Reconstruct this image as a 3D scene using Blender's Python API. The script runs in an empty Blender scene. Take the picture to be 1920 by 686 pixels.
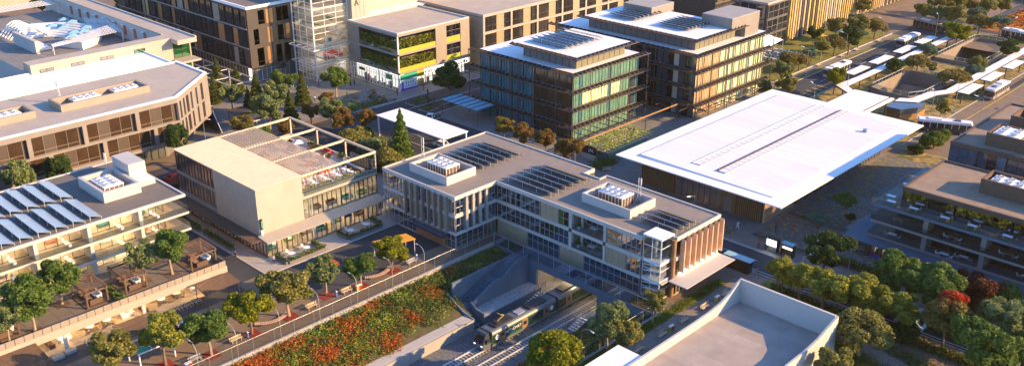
import bpy, math, random
from mathutils import Vector, Matrix
R = math.radians
sc = bpy.context.scene
col = sc.collection
random.seed(7)

# ---------------------------------------------------------------- camera
cam_d = bpy.data.cameras.new("camera"); cam = bpy.data.objects.new("camera", cam_d); col.objects.link(cam)
cam.location = (116.54, -105.58, 80.0)
cam.rotation_euler = (R(90 - 23.014), 0, R(44.15))
cam_d.sensor_width = 36.0; cam_d.lens = 36.0 * 1831.5 / 1920; cam_d.clip_start = 1.0; cam_d.clip_end = 6000
sc.camera = cam
# ---------------------------------------------------------------- light
SUN_EL, SUN_AZ = 20.5, 36.0
sv = Vector((math.cos(R(SUN_EL)) * math.cos(R(SUN_AZ)), math.cos(R(SUN_EL)) * math.sin(R(SUN_AZ)), math.sin(R(SUN_EL))))
w = bpy.data.worlds.new("World"); sc.world = w; w.use_nodes = True
nt = w.node_tree; nt.nodes.clear()
sky = nt.nodes.new("ShaderNodeTexSky"); sky.sky_type = 'NISHITA'; sky.sun_disc = False
sky.sun_elevation = R(SUN_EL); sky.sun_rotation = math.atan2(sv.x, sv.y)
sky.air_density = 1.0; sky.dust_density = 0.6; sky.ozone_density = 3.0
bg = nt.nodes.new("ShaderNodeBackground"); bg.inputs[1].default_value = 0.145
wo = nt.nodes.new("ShaderNodeOutputWorld"); tn = nt.nodes.new("ShaderNodeMix"); tn.data_type = 'RGBA'; tn.blend_type = 'MULTIPLY'; tn.inputs[0].default_value = 1; tn.inputs[7].default_value = (.66, .90, 1.20, 1)
nt.links.new(sky.outputs[0], tn.inputs[6]); nt.links.new(tn.outputs[2], bg.inputs[0]); nt.links.new(bg.outputs[0], wo.inputs[0])
sd = bpy.data.lights.new("sun", 'SUN'); sd.energy = 5.0; sd.angle = R(0.5); sd.color = (1.0, 0.64, 0.27)
sun = bpy.data.objects.new("sun", sd); col.objects.link(sun); sun.rotation_euler = sv.to_track_quat('Z', 'Y').to_euler(); sun.location = (200, 120, 120)
vs = sc.view_settings; vs.view_transform = 'Standard'; vs.look = 'None'; vs.exposure = 1.12; vs.gamma = 1.0; vs.use_curve_mapping = False
HAZE = 0.00008
sc.render.engine = 'CYCLES'
cy = sc.cycles; cy.use_denoising = True; cy.max_bounces = 7; cy.diffuse_bounces = 3; cy.glossy_bounces = 3
cy.transmission_bounces = 4; cy.transparent_max_bounces = 12; cy.volume_bounces = 0; cy.caustics_reflective = False; cy.caustics_refractive = False
cy.sample_clamp_indirect = 6.0

# ---------------------------------------------------------------- materials
MATS = {}
def mat(name, c, rough=0.7, metal=0.0, var=0.12, scale=0.6, bump=0.0, spec=0.5, coat=0.0, island=0.0):
    m = bpy.data.materials.new(name); m.use_nodes = True; t = m.node_tree; b = t.nodes["Principled BSDF"]
    b.inputs["Roughness"].default_value = rough; b.inputs["Metallic"].default_value = metal
    b.inputs["Specular IOR Level"].default_value = spec; b.inputs["Coat Weight"].default_value = coat
    if var > 0 or island > 0:
        g = t.nodes.new("ShaderNodeNewGeometry")
        n = t.nodes.new("ShaderNodeTexNoise"); n.inputs["Scale"].default_value = scale; n.inputs["Detail"].default_value = 5; n.inputs["Roughness"].default_value = 0.65
        t.links.new(g.outputs["Position"], n.inputs["Vector"])
        r = t.nodes.new("ShaderNodeMapRange"); r.inputs[1].default_value = 0.3; r.inputs[2].default_value = 0.7
        r.inputs[3].default_value = 1 - var; r.inputs[4].default_value = 1 + var
        t.links.new(n.outputs["Fac"], r.inputs[0])
        h = t.nodes.new("ShaderNodeHueSaturation"); h.inputs["Color"].default_value = (*c, 1)
        if island > 0:
            r2 = t.nodes.new("ShaderNodeMapRange"); r2.inputs[3].default_value = 1 - island; r2.inputs[4].default_value = 1 + island
            t.links.new(g.outputs["Random Per Island"], r2.inputs[0])
            mm = t.nodes.new("ShaderNodeMath"); mm.operation = 'MULTIPLY'; t.links.new(r.outputs[0], mm.inputs[0]); t.links.new(r2.outputs[0], mm.inputs[1])
            t.links.new(mm.outputs[0], h.inputs["Value"])
        else: t.links.new(r.outputs[0], h.inputs["Value"])
        t.links.new(h.outputs[0], b.inputs["Base Color"])
        if bump > 0:
            bn = t.nodes.new("ShaderNodeBump"); bn.inputs["Strength"].default_value = bump; bn.inputs["Distance"].default_value = 0.05
            n2 = t.nodes.new("ShaderNodeTexNoise"); n2.inputs["Scale"].default_value = 9; n2.inputs["Detail"].default_value = 4
            t.links.new(g.outputs["Position"], n2.inputs["Vector"]); t.links.new(n2.outputs["Fac"], bn.inputs["Height"]); t.links.new(bn.outputs[0], b.inputs["Normal"])
    else: b.inputs["Base Color"].default_value = (*c, 1)
    MATS[name] = m; return m
def speckle(m, c2, scale, lo, hi):
    """scatter a second colour over a material (gravel, ground cover, rust)"""
    t = m.node_tree; b = t.nodes["Principled BSDF"]; l = b.inputs["Base Color"].links[0].from_socket
    g = t.nodes.new("ShaderNodeNewGeometry"); n = t.nodes.new("ShaderNodeTexNoise"); n.inputs["Scale"].default_value = scale; n.inputs["Detail"].default_value = 3
    t.links.new(g.outputs["Position"], n.inputs["Vector"])
    r = t.nodes.new("ShaderNodeMapRange"); r.inputs[1].default_value = lo; r.inputs[2].default_value = hi; t.links.new(n.outputs["Fac"], r.inputs[0])
    x = t.nodes.new("ShaderNodeMix"); x.data_type = 'RGBA'; x.inputs[7].default_value = (*c2, 1)
    t.links.new(r.outputs[0], x.inputs[0]); t.links.new(l, x.inputs[6]); t.links.new(x.outputs[2], b.inputs["Base Color"])
    return m
def joints(m, sx, sy, wd, dark):
    """paving joints on a world grid"""
    t = m.node_tree; b = t.nodes["Principled BSDF"]; l = b.inputs["Base Color"].links[0].from_socket
    g = t.nodes.new("ShaderNodeNewGeometry"); mp = t.nodes.new("ShaderNodeMapping"); mp.inputs["Scale"].default_value = (1 / sx, 1 / sx, 1)
    br = t.nodes.new("ShaderNodeTexBrick"); br.offset = 0.5; br.inputs["Scale"].default_value = 1; br.inputs["Mortar Size"].default_value = wd / sx
    br.inputs["Brick Width"].default_value = 1.0; br.inputs["Row Height"].default_value = sy / sx
    br.inputs["Color1"].default_value = (1, 1, 1, 1); br.inputs["Color2"].default_value = (.86, .86, .86, 1); br.inputs["Mortar"].default_value = (dark, dark, dark, 1)
    t.links.new(g.outputs["Position"], mp.inputs[0]); t.links.new(mp.outputs[0], br.inputs["Vector"])
    x = t.nodes.new("ShaderNodeMix"); x.data_type = 'RGBA'; x.blend_type = 'MULTIPLY'; x.inputs[0].default_value = 1
    t.links.new(l, x.inputs[6]); t.links.new(br.outputs["Color"], x.inputs[7]); t.links.new(x.outputs[2], b.inputs["Base Color"]); return m
def glass(name, tint, refl=0.25, rough=0.03):
    m = bpy.data.materials.new(name); m.use_nodes = True; t = m.node_tree; t.nodes.clear()
    o = t.nodes.new("ShaderNodeOutputMaterial"); mx = t.nodes.new("ShaderNodeMixShader"); tr = t.nodes.new("ShaderNodeBsdfTransparent"); tr.inputs[0].default_value = (*tint, 1)
    gl = t.nodes.new("ShaderNodeBsdfGlossy"); gl.inputs["Roughness"].default_value = rough; gl.inputs["Color"].default_value = (.95, .97, 1, 1)
    lw = t.nodes.new("ShaderNodeLayerWeight"); lw.inputs["Blend"].default_value = 0.35
    r = t.nodes.new("ShaderNodeMapRange"); r.inputs[3].default_value = refl * 0.5; r.inputs[4].default_value = min(1, refl * 2.6)
    t.links.new(lw.outputs["Facing"], r.inputs[0]); t.links.new(r.outputs[0], mx.inputs[0]); t.links.new(tr.outputs[0], mx.inputs[1]); t.links.new(gl.outputs[0], mx.inputs[2]); t.links.new(mx.outputs[0], o.inputs[0])
    MATS[name] = m; return m
def emit(name, c, s):
    m = bpy.data.materials.new(name); m.use_nodes = True; b = m.node_tree.nodes["Principled BSDF"]
    b.inputs["Base Color"].default_value = (*c, 1); b.inputs["Emission Color"].default_value = (*c, 1); b.inputs["Emission Strength"].default_value = s
    MATS[name] = m; return m
def leafmat(name, c1, c2, tr=0.32):
    m = bpy.data.materials.new(name); m.use_nodes = True; t = m.node_tree; b = t.nodes["Principled BSDF"]; o = t.nodes["Material Output"]
    g = t.nodes.new("ShaderNodeNewGeometry"); x = t.nodes.new("ShaderNodeMix"); x.data_type = 'RGBA'
    n = t.nodes.new("ShaderNodeTexNoise"); n.inputs["Scale"].default_value = 0.9; t.links.new(g.outputs["Position"], n.inputs["Vector"])
    a = t.nodes.new("ShaderNodeMath"); a.operation = 'MULTIPLY_ADD'; a.inputs[1].default_value = 0.55
    t.links.new(g.outputs["Random Per Island"], a.inputs[0]); 
    s2 = t.nodes.new("ShaderNodeMath"); s2.operation = 'MULTIPLY_ADD'; s2.inputs[1].default_value = 1.4; s2.inputs[2].default_value = -0.45
    t.links.new(n.outputs["Fac"], s2.inputs[0]); t.links.new(s2.outputs[0], a.inputs[2])
    x.inputs[6].default_value = (*c1, 1); x.inputs[7].default_value = (*c2, 1); t.links.new(a.outputs[0], x.inputs[0])
    t.links.new(x.outputs[2], b.inputs["Base Color"]); b.inputs["Roughness"].default_value = 0.65; b.inputs["Specular IOR Level"].default_value = 0.25
    tl = t.nodes.new("ShaderNodeBsdfTranslucent"); mx = t.nodes.new("ShaderNodeMixShader"); mx.inputs[0].default_value = tr
    t.links.new(x.outputs[2], tl.inputs[0]); t.links.new(b.outputs[0], mx.inputs[1]); t.links.new(tl.outputs[0], mx.inputs[2]); t.links.new(mx.outputs[0], o.inputs[0])
    MATS[name] = m; return m

mat('asphalt', (.046, .048, .056), .85, var=.38, scale=.16, bump=.15)
mat('asphalt_warm', (.205, .145, .098), .85, var=.18, scale=.4, bump=.1)
mat('asphalt_dark', (.033, .033, .037), .85, var=.2, scale=.6)
mat('pavement', (.27, .215, .17), .8, var=.12, scale=.5); joints(MATS['pavement'], 2.4, 1.2, .04, .6)
mat('pavement_light', (.42, .38, .34), .8, var=.1, scale=.6); joints(MATS['pavement_light'], 1.8, .9, .03, .7)
mat('plaza_stone', (.24, .22, .20), .75, var=.12, scale=.3); joints(MATS['plaza_stone'], 3.0, 1.5, .05, .6)
mat('terrace_paver', (.20, .155, .115), .8, var=.12, scale=.7); joints(MATS['terrace_paver'], 3.4, 2.2, .05, .45)
mat('earth', (.17, .125, .075), .95, var=.3, scale=.25, bump=.3)
mat('kerb_stone', (.45, .42, .39), .8, var=.1)
mat('lane_paint', (.72, .72, .70), .6, var=.12, scale=2)
mat('lane_yellow', (.75, .52, .06), .6, var=.15, scale=2)
mat('grass', (.17, .165, .022), .95, var=.45, scale=.8, bump=.6)
mat('dry_grass', (.36, .25, .075), .95, var=.4, scale=.6, bump=.5); speckle(MATS['dry_grass'], (.12, .11, .035), .5, .45, .6)
mat('cobble', (.15, .145, .15), .85, var=.25, scale=1.2, bump=.5); speckle(MATS['cobble'], (.30, .27, .04), 1.1, .54, .62)
mat('gravel_white', (.33, .33, .33), .9, var=.6, scale=4, bump=.8)
mat('ballast', (.17, .17, .175), .95, var=.5, scale=2.6, bump=1.0); speckle(MATS['ballast'], (.07, .065, .062), 5, .5, .62)
mat('slope_soil', (.085, .062, .035), .95, var=.4, scale=.8, bump=.8); speckle(MATS['slope_soil'], (.06, .075, .02), .9, .45, .55)
mat('water', (.05, .09, .11), .08, var=0)
mat('orange_field', (.36, .12, .012), .95, var=.45, scale=.25, bump=.3); speckle(MATS['orange_field'], (.14, .10, .03), .4, .52, .62)
mat('concrete', (.34, .32, .30), .8, var=.1, scale=.4, bump=.08)
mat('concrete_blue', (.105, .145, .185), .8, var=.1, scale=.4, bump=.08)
mat('concrete_dark', (.16, .15, .15), .8, var=.12, scale=.4)
mat('roof_gravel', (.250, .210, .178), .92, var=.10, scale=.5, bump=.3)
mat('roof_grey', (.17, .145, .125), .92, var=.12, scale=.35, bump=.25)
mat('roof_pink', (.43, .37, .31), .9, var=.10, scale=.25, bump=.15)
mat('roof_brown', (.29, .205, .14), .92, var=.16, scale=.6, bump=.3)
mat('roof_white', (.84, .83, .80), .55, var=.03, scale=.3)
mat('roof_sheet', (.84, .83, .80), .5, var=.04, scale=.15); joints(MATS['roof_sheet'], 62, 1.2, .05, .88)
mat('roof_membrane', (.40, .335, .285), .9, var=.13, scale=.35, bump=.15); joints(MATS['roof_membrane'], 9, 2.0, .04, .86)
mat('render_white', (.50, .475, .445), .7, var=.05, scale=.3)
mat('render_cream', (.42, .365, .30), .8, var=.06, scale=.3)
mat('cladding_tan', (.42, .32, .205), .75, var=.10, scale=.8); joints(MATS['cladding_tan'], 6, 1.1, .03, .75)
mat('cladding_pale', (.315, .265, .21), .75, var=.07, scale=.5)
mat('cladding_brown', (.060, .048, .043), .6, var=.12, scale=.4)
mat('cladding_taupe', (.26, .22, .19), .65, var=.12, scale=.3)
mat('bronze_panel', (.30, .15, .07), .5, var=.2, scale=.9)
mat('ochre_panel', (.33, .16, .055), .6, var=.15, scale=.8)
mat('gold_panel', (.52, .36, .11), .5, var=.25, scale=.6)
mat('copper', (.64, .43, .28), .5, .0, var=.15, scale=.8)
mat('white_paint', (.78, .77, .76), .45, var=.04)
mat('grey_metal', (.42, .43, .45), .4, .4, var=.06)
mat('pale_metal', (.62, .61, .60), .4, .2, var=.06)
mat('dark_metal', (.045, .042, .042), .45, .3, var=.1)
mat('brown_metal', (.10, .072, .055), .5, .2, var=.12)
mat('black', (.015, .015, .017), .5, var=0)
mat('timber', (.36, .20, .095), .7, var=.2, scale=1.6)
mat('timber_pale', (.68, .52, .35), .65, var=.12, scale=1.2)
mat('timber_dark', (.13, .078, .05), .75, var=.2, scale=1.4)
mat('timber_bench', (.60, .45, .28), .6, var=.12, scale=2)
mat('batten', (.58, .50, .40), .65, var=.08, scale=1)
mat('solar_blue', (.020, .032, .055), .12, var=.1, scale=1, spec=.8)
mat('solar_pale', (.27, .35, .45), .25, var=.1, scale=1)  # pale tone paints the sky's reflection into the solar panels
mat('fabric_white', (.75, .72, .68), .9, var=.05)
mat('fabric_blue', (.09, .14, .25), .9, var=.1)
mat('fabric_red', (.50, .06, .035), .85, var=.1)
mat('fabric_teal', (.02, .20, .17), .85, var=.1)
mat('fabric_green', (.20, .27, .03), .85, var=.1)
mat('fabric_orange', (.62, .17, .06), .85, var=.1)
mat('fabric_brown', (.13, .075, .05), .85, var=.1)
mat('cushion', (.42, .36, .30), .9, var=.1)
mat('red_paint', (.55, .03, .02), .5, var=.08)
mat('red_mulch', (.25, .03, .018), .95, var=.3, scale=3)
mat('yellow_paint', (.60, .42, .04), .5, var=.06)
mat('green_paint', (.03, .42, .20), .5, var=.06)
mat('pink_paint', (.55, .36, .55), .5, var=.06)
mat('orange_paint', (.70, .33, .03), .55, var=.06)
mat('lime_paint', (.38, .40, .04), .5, var=.06)
mat('lime_slat', (.62, .66, .14), .6, var=.2, scale=2)
mat('purple_paint', (.16, .05, .45), .5, var=.06)
mat('magenta_paint', (.60, .04, .30), .5, var=.06)
mat('blue_paint', (.10, .22, .50), .4, var=.06)
mat('train_green', (.018, .11, .065), .3, .2, var=.05)
mat('train_silver', (.25, .27, .29), .3, .5, var=.05)
mat('train_nose', (.06, .075, .085), .15, var=.05)
mat('train_roof', (.10, .115, .13), .5, var=.1)
mat('skin', (.45, .27, .19), .6, var=0)
mat('hair_dark', (.03, .02, .016), .7, var=0)
mat('dark_glass', (.022, .021, .024), .06, var=.3, scale=.25, spec=.8, island=.4)
mat('bronze_glass', (.060, .034, .020), .10, var=.35, scale=.3, spec=.8)
mat('blue_glass', (.05, .065, .09), .06, var=.25, scale=.3, spec=1.0, island=.4)
mat('teal_curtain', (.045, .15, .18), .13, var=.3, scale=.7, coat=1.0, island=.22)
mat('green_curtain', (.13, .27, .20), .13, var=.25, scale=.7, coat=1.0, island=.22)
mat('lime_curtain', (.84, .82, .46), .3, var=.25, scale=.8, coat=1.0, island=.22)
mat('amber_curtain', (.66, .44, .24), .3, var=.25, scale=.8, coat=1.0, island=.22)
mat('mesh_grey', (.16, .15, .145), .6, .3, var=.1, scale=2)
mat('mesh_olive', (.20, .18, .12), .6, .3, var=.1, scale=2)
mat('interior_wall', (.55, .47, .38), .8, var=.08)
mat('interior_floor', (.42, .31, .20), .6, var=.1)
mat('interior_violet', (.30, .27, .30), .8, var=.1)
mat('interior_dim', (.20, .18, .17), .8, var=.1)
mat('poster', (.35, .10, .06), .6, var=.5, scale=1.2)
mat('bark', (.19, .13, .085), .9, var=.25, scale=3, bump=.4)
mat('bark_pale', (.36, .27, .19), .9, var=.2, scale=3)
mat('aqua_fabric', (.25, .47, .56), .7, var=.08)
glass('clear_glass', (.88, .92, .93), .18)
glass('facade_glass', (.66, .76, .86), .50)
glass('rail_glass', (.82, .88, .90), .16)
glass('smoke_glass', (.52, .50, .54), .60)
glass('green_glass', (.45, .80, .62), .25)
glass('fence_mesh', (.90, .90, .90), .02, .5)
emit('lamp_warm', (1, .74, .44), 17.0)
emit('lamp_soft', (1, .84, .66), 7.0)
emit('shop_glow_dim', (1, .86, .70), .28)  # fainter emissive back wall for the terrace building shops
mat('concrete_pit', (.26, .205, .16), .85, var=.12, scale=.3)
mat('solar_mid', (.07, .10, .15), .18, var=.1, scale=1)
emit('lamp_cool', (.85, .92, 1), 6.0)
emit('shop_glow', (1, .90, .76), .8)  # emissive surface for shop back walls and sign band, no lamp
emit('screen_light', (.80, .90, 1), 2.2)
emit('soffit_glow', (1, .86, .66), 2.2)
leafmat('leaf_mid', (0.038, 0.099, 0.016), (.215, .290, .055))
leafmat('leaf_yellow', (0.120, 0.152, 0.019), (.46, .43, .07))
leafmat('leaf_olive', (0.104, 0.120, 0.029), (.40, .35, .09))
leafmat('leaf_grey', (0.080, 0.136, 0.048), (.33, .36, .13))
leafmat('leaf_dark', (0.022, 0.058, 0.016), (.095, .150, .032))
leafmat('leaf_gold', (0.080, 0.112, 0.010), (.38, .36, .02))
leafmat('leaf_brown', (0.112, 0.099, 0.029), (.40, .30, .075))
leafmat('leaf_autumn', (0.096, 0.120, 0.032), (.36, .17, .045))
leafmat('leaf_red', (0.096, 0.040, 0.019), (.21, .07, .035))
leafmat('leaf_teal', (0.064, 0.128, 0.067), (.21, .31, .19))
leafmat('leaf_conifer', (0.035, 0.074, 0.019), (.18, .19, .040))
leafmat('flower_orange', (.36, .085, .016), (.72, .21, .045))
leafmat('blossom_red', (.30, .03, .012), (.62, .09, .03))
leafmat('shrub_green', (0.034, 0.068, 0.016), (0.164, 0.226, 0.040))
leafmat('shrub_lime', (.12, .20, .02), (.55, .66, .10))

# ---------------------------------------------------------------- geometry helpers
ORG = {}
CH = {}
class Fr:
    """a vertical facade: u runs along it, d is out of it, z is up"""
    def __init__(s, o, u):
        l = math.hypot(*u); s.o = o; s.u = (u[0] / l, u[1] / l); s.n = (s.u[1], -s.u[0])
    def p(s, u, d, z): return (s.o[0] + s.u[0] * u + s.n[0] * d, s.o[1] + s.u[1] * u + s.n[1] * d, z)
class MB:
    def __init__(s): s.v = []; s.f = []; s.m = []; s.mats = []
    def mi(s, m):
        if m not in s.mats: s.mats.append(m)
        return s.mats.index(m)
    def face(s, pts, m):
        k = len(s.v); s.v += [tuple(p) for p in pts]; s.f.append(tuple(range(k, k + len(pts)))); s.m.append(s.mi(m)); return s
    def hexa(s, b, t, m):
        k = len(s.v); s.v += [tuple(p) for p in b] + [tuple(p) for p in t]; i = s.mi(m)
        for q in ((3, 2, 1, 0), (4, 5, 6, 7), (0, 1, 5, 4), (1, 2, 6, 5), (2, 3, 7, 6), (3, 0, 4, 7)):
            s.f.append(tuple(k + a for a in q)); s.m.append(i)
        return s
    def box(s, x0, y0, z0, x1, y1, z1, m):
        x0, x1 = sorted((x0, x1)); y0, y1 = sorted((y0, y1)); z0, z1 = sorted((z0, z1))
        return s.hexa([(x0, y0, z0), (x1, y0, z0), (x1, y1, z0), (x0, y1, z0)], [(x0, y0, z1), (x1, y0, z1), (x1, y1, z1), (x0, y1, z1)], m)
    def fb(s, fr, u0, u1, d0, d1, z0, z1, m):
        d0, d1 = sorted((d0, d1)); q = [(u0, d1), (u1, d1), (u1, d0), (u0, d0)]
        return s.hexa([fr.p(u, d, z0) for u, d in q], [fr.p(u, d, z1) for u, d in q], m)
    def prism(s, pts, z0, z1, m, top=None):
        n = len(pts); k = len(s.v)
        s.v += [(x, y, z0) for x, y in pts] + [(x, y, z1) for x, y in pts]
        s.f.append(tuple(k + i for i in reversed(range(n)))); s.m.append(s.mi(m))
        s.f.append(tuple(k + n + i for i in range(n))); s.m.append(s.mi(top or m))
        for i in range(n):
            j = (i + 1) % n; s.f.append((k + i, k + j, k + n + j, k + n + i)); s.m.append(s.mi(m))
        return s
    def rim(s, pts, z0, z1, t, m):
        """a parapet of thickness t inside an outline (counter-clockwise)"""
        n = len(pts); q = []
        for i in range(n):
            a, b, c = Vector(pts[i - 1]), Vector(pts[i]), Vector(pts[(i + 1) % n])
            d1 = (b - a).normalized(); d2 = (c - b).normalized(); n1 = Vector((-d1.y, d1.x)); n2 = Vector((-d2.y, d2.x))
            k = (n1 + n2); k = k / max(1e-6, 1 + n1.dot(n2)); q.append((b.x + k.x * t, b.y + k.y * t))
        for i in range(n):
            j = (i + 1) % n; a, b, c, d = pts[i], pts[j], q[j], q[i]
            s.hexa([(*a, z0), (*b, z0), (*c, z0), (*d, z0)], [(*a, z1), (*b, z1), (*c, z1), (*d, z1)], m)
        return s
    def beam(s, p, q, w, h, m):
        p, q = Vector(p), Vector(q); d = (q - p).normalized(); up = Vector((0, 0, 1))
        if abs(d.z) > .98: up = Vector((0, 1, 0))
        sd_ = d.cross(up).normalized(); u2 = sd_.cross(d).normalized(); a = sd_ * w / 2; b = u2 * h / 2
        return s.hexa([p - a - b, p + a - b, p + a + b, p - a + b], [q - a - b, q + a - b, q + a + b, q - a + b], m)
    def tube(s, pts, r, m, n=6):
        pts = [Vector(p) for p in pts]; rs = r if isinstance(r, (list, tuple)) else [r] * len(pts); k = len(s.v); i_ = s.mi(m)
        for i, p in enumerate(pts):
            d = (pts[min(i + 1, len(pts) - 1)] - pts[max(i - 1, 0)]).normalized(); up = Vector((0, 0, 1)) if abs(d.z) < .9 else Vector((1, 0, 0))
            a = d.cross(up).normalized(); b = a.cross(d).normalized()
            for j in range(n):
                t = 2 * math.pi * j / n; s.v.append(tuple(p + (a * math.cos(t) + b * math.sin(t)) * rs[i]))
        for i in range(len(pts) - 1):
            for j in range(n):
                a = k + i * n + j; b = k + i * n + (j + 1) % n; s.f.append((a, b, b + n, a + n)); s.m.append(i_)
        s.f.append(tuple(k + j for j in reversed(range(n)))); s.m.append(i_)
        e = k + (len(pts) - 1) * n; s.f.append(tuple(e + j for j in range(n))); s.m.append(i_); return s
    def cyl(s, x, y, z0, z1, r0, m, r1=None, n=10): return s.tube([(x, y, z0), (x, y, z1)], [r0, r0 if r1 is None else r1], m, n)
    def build(s, name, parent=None, label=None, smooth=False):
        me = bpy.data.meshes.new(name); o = (0, 0, 0)
        if parent is not None: o = ORG.get(parent.name, (0, 0, 0))
        me.from_pydata([(x - o[0], y - o[1], z - o[2]) for x, y, z in s.v], [], s.f)
        for m in s.mats: me.materials.append(MATS[m])
        me.polygons.foreach_set("material_index", s.m)
        if smooth: me.polygons.foreach_set("use_smooth", [True] * len(s.f))
        me.update(); ob = bpy.data.objects.new(name, me); col.objects.link(ob)
        if parent is not None: ob.parent = parent; ORG[ob.name] = o; CH.setdefault(parent.name, []).append(ob)
        if label: ob['label'] = label
        return ob
def tag(o, label, cat, group=None):
    o['label'] = label; o['category'] = cat
    if group: o['group'] = group
    return o
def thing(name, label, cat, loc=(0, 0, 0), group=None, local=False, rz=0):
    o = bpy.data.objects.new(name, None); col.objects.link(o); o.location = loc; o.rotation_euler = (0, 0, rz); o.empty_display_size = .3
    ORG[o.name] = (0, 0, 0) if local else tuple(loc); return tag(o, label, cat, group)
def one(mb, name, label, cat, loc, group=None):
    """a thing that is a single mesh, its origin at its base"""
    ORG['__'] = tuple(loc)
    class _P: name = '__'
    me = bpy.data.meshes.new(name); me.from_pydata([(x - loc[0], y - loc[1], z - loc[2]) for x, y, z in mb.v], [], mb.f)
    for m in mb.mats: me.materials.append(MATS[m])
    me.polygons.foreach_set("material_index", mb.m); ob = bpy.data.objects.new(name, me); col.objects.link(ob); ob.location = loc
    return tag(ob, label, cat, group)
def struct(mb, name, kind='structure'):
    o = mb.build(name); o['kind'] = kind; return o
def dup(root, loc, rz=0, label=None, group=None, scale=None):
    def cp(o, par):
        c = o.copy(); col.objects.link(c)
        if par is not None: c.parent = par; CH.setdefault(par.name, []).append(c)
        for ch in list(CH.get(o.name, [])): cp(ch, c)
        return c
    r = cp(root, None); r.location = loc; r.rotation_euler = (0, 0, rz)
    if label: r['label'] = label
    if group: r['group'] = group
    if scale: r.scale = (scale,) * 3 if not isinstance(scale, tuple) else scale
    return r
def window(fr, u0, u1, z0, z1, par, cols=2, tr=(), gl='facade_glass', fm='grey_metal', d=-.12, bar=.065, name='window', panels=None):
    b = MB(); cw = (u1 - u0) / cols
    for i in range(cols):
        g = gl if not panels or panels[i % len(panels)] is None else panels[i % len(panels)]
        b.fb(fr, u0 + i * cw + bar * .3, u0 + (i + 1) * cw - bar * .3, d - .03, d, z0 + bar * .3, z1 - bar * .3, g)
    pane = b.build(name, par); b = MB()
    for i in range(cols + 1): b.fb(fr, u0 + i * cw - (bar / 2 if 0 < i < cols else (0 if i == 0 else bar)), u0 + i * cw + (bar / 2 if 0 < i < cols else (bar if i == 0 else 0)), d - .06, d + .07, z0, z1, fm)
    b.fb(fr, u0 + bar, u1 - bar, d - .058, d + .066, z0, z0 + bar, fm); b.fb(fr, u0 + bar, u1 - bar, d - .058, d + .066, z1 - bar, z1, fm)
    for t in tr: b.fb(fr, u0 + bar, u1 - bar, d - .055, d + .055, z0 + (z1 - z0) * t - bar / 2, z0 + (z1 - z0) * t + bar / 2, fm)
    b.build('window_frame', pane); return pane
def text(body, fr, u, z, size, m, par, name='lettering', d=.05):
    cu = bpy.data.curves.new(name, 'FONT'); cu.body = body; cu.size = size; cu.extrude = .02; cu.align_x = 'CENTER'; cu.align_y = 'CENTER'
    ob = bpy.data.objects.new(name, cu); dg = None; col.objects.link(ob)
    me = bpy.data.meshes.new_from_object(ob); bpy.data.objects.remove(ob)
    me.materials.clear(); me.materials.append(MATS[m]); ob = bpy.data.objects.new(name, me); col.objects.link(ob)
    x, y, z = fr.p(u, d, z); o = ORG.get(par.name, (0, 0, 0)) if par else (0, 0, 0)
    ob.location = (x - o[0], y - o[1], z - o[2]); ob.rotation_euler = (R(90), 0, math.atan2(fr.u[1], fr.u[0]))
    if par: ob.parent = par; CH.setdefault(par.name, []).append(ob)
    return ob
def rect(x0, y0, x1, y1): return [(x0, y0), (x1, y0), (x1, y1), (x0, y1)]
def ordn(i): return ['first', 'second', 'third', 'fourth', 'fifth', 'sixth', 'seventh', 'eighth', 'ninth', 'tenth', 'eleventh', 'twelfth', 'thirteenth', 'fourteenth', 'fifteenth', 'sixteenth'][i]
# ================================================================ GROUND, ROADS, TRENCH
XC = [-2500, 2.8, 10, 23.6, 27.0, 39.2, 2500]; YC = [-2500, -260, 7.02, 28, 141, 165.5, 184, 217, 2500]
def hole(x, y):
    if 2.8 < x < 39.2 and -260 < y < 7.02: return True
    if 2.8 < x < 27 and 7.02 < y < 28: return True
    if 10 < x < 23.6 and (141 < y < 165.5 or 184 < y < 217): return True
    return False
b = MB()
for i in range(len(XC) - 1):
    for j in range(len(YC) - 1):
        if not hole((XC[i] + XC[i + 1]) / 2, (YC[j] + YC[j + 1]) / 2):
            b.face([(XC[i], YC[j], 0), (XC[i + 1], YC[j], 0), (XC[i + 1], YC[j + 1], 0), (XC[i], YC[j + 1], 0)], 'asphalt_warm')
struct(b, 'ground')
LV = [0]
def sheet(name, m, *rects, z=None, kind='structure'):
    LV[0] += 1; zz = z if z is not None else .004 * LV[0]; b = MB()
    for r in rects:
        pts = rect(*r) if len(r) == 4 and not isinstance(r[0], tuple) else list(r)
        b.face([(x, y, zz) for x, y in pts], m)
    o = b.build(name); o['kind'] = kind; return o
sheet('promenade_paving', 'asphalt_warm', (-14.2, -140, 2.4, -34), (-3.6, -34, 2.4, 8))
sheet('forecourt_asphalt', 'asphalt', (-16.4, -28.4, -3.8, 1.5), (-76, -34, -17.5, -28.8))
sheet('street', 'asphalt', (-75, 30.5, 160, 38.2), (-75, -140, -57, 30.5), (-74, 38.2, -59, 300), (-59, 38.2, -34, 47), (-57, 14, -21, 30.4), (-17.9, -140, -14.2, -34))
sheet('bus_road', 'asphalt', (-8, 112, 1.8, 205), (-12, 205, 5, 232), (-60, 228, 60, 231.5), (2.6, 231.5, 5.6, 420))
sheet('bus_station_road', 'asphalt_warm', (34.4, 108, 52.5, 320), (5, 205, 34, 216 + 12))
sheet('plaza', 'plaza_stone', (-112, 33, -80, 52.5), (-79.4, 40, -74, 110), (-125, -10, -78, 33))
sheet('street_pavement', 'pavement', (12, 38.2, 120, 42), (28, 27, 120, 30.4), (-57, 5, -21, 14), (-34, 38.2, 1, 56))
sheet('pavilion_deck', 'pavement_light', (-54, -28.6, -16.6, 2.5))
sheet('station_apron', 'plaza_stone', (1, 42, 36, 100))
sheet('office_court', 'plaza_stone', (-60, 47, -2, 125))
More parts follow.
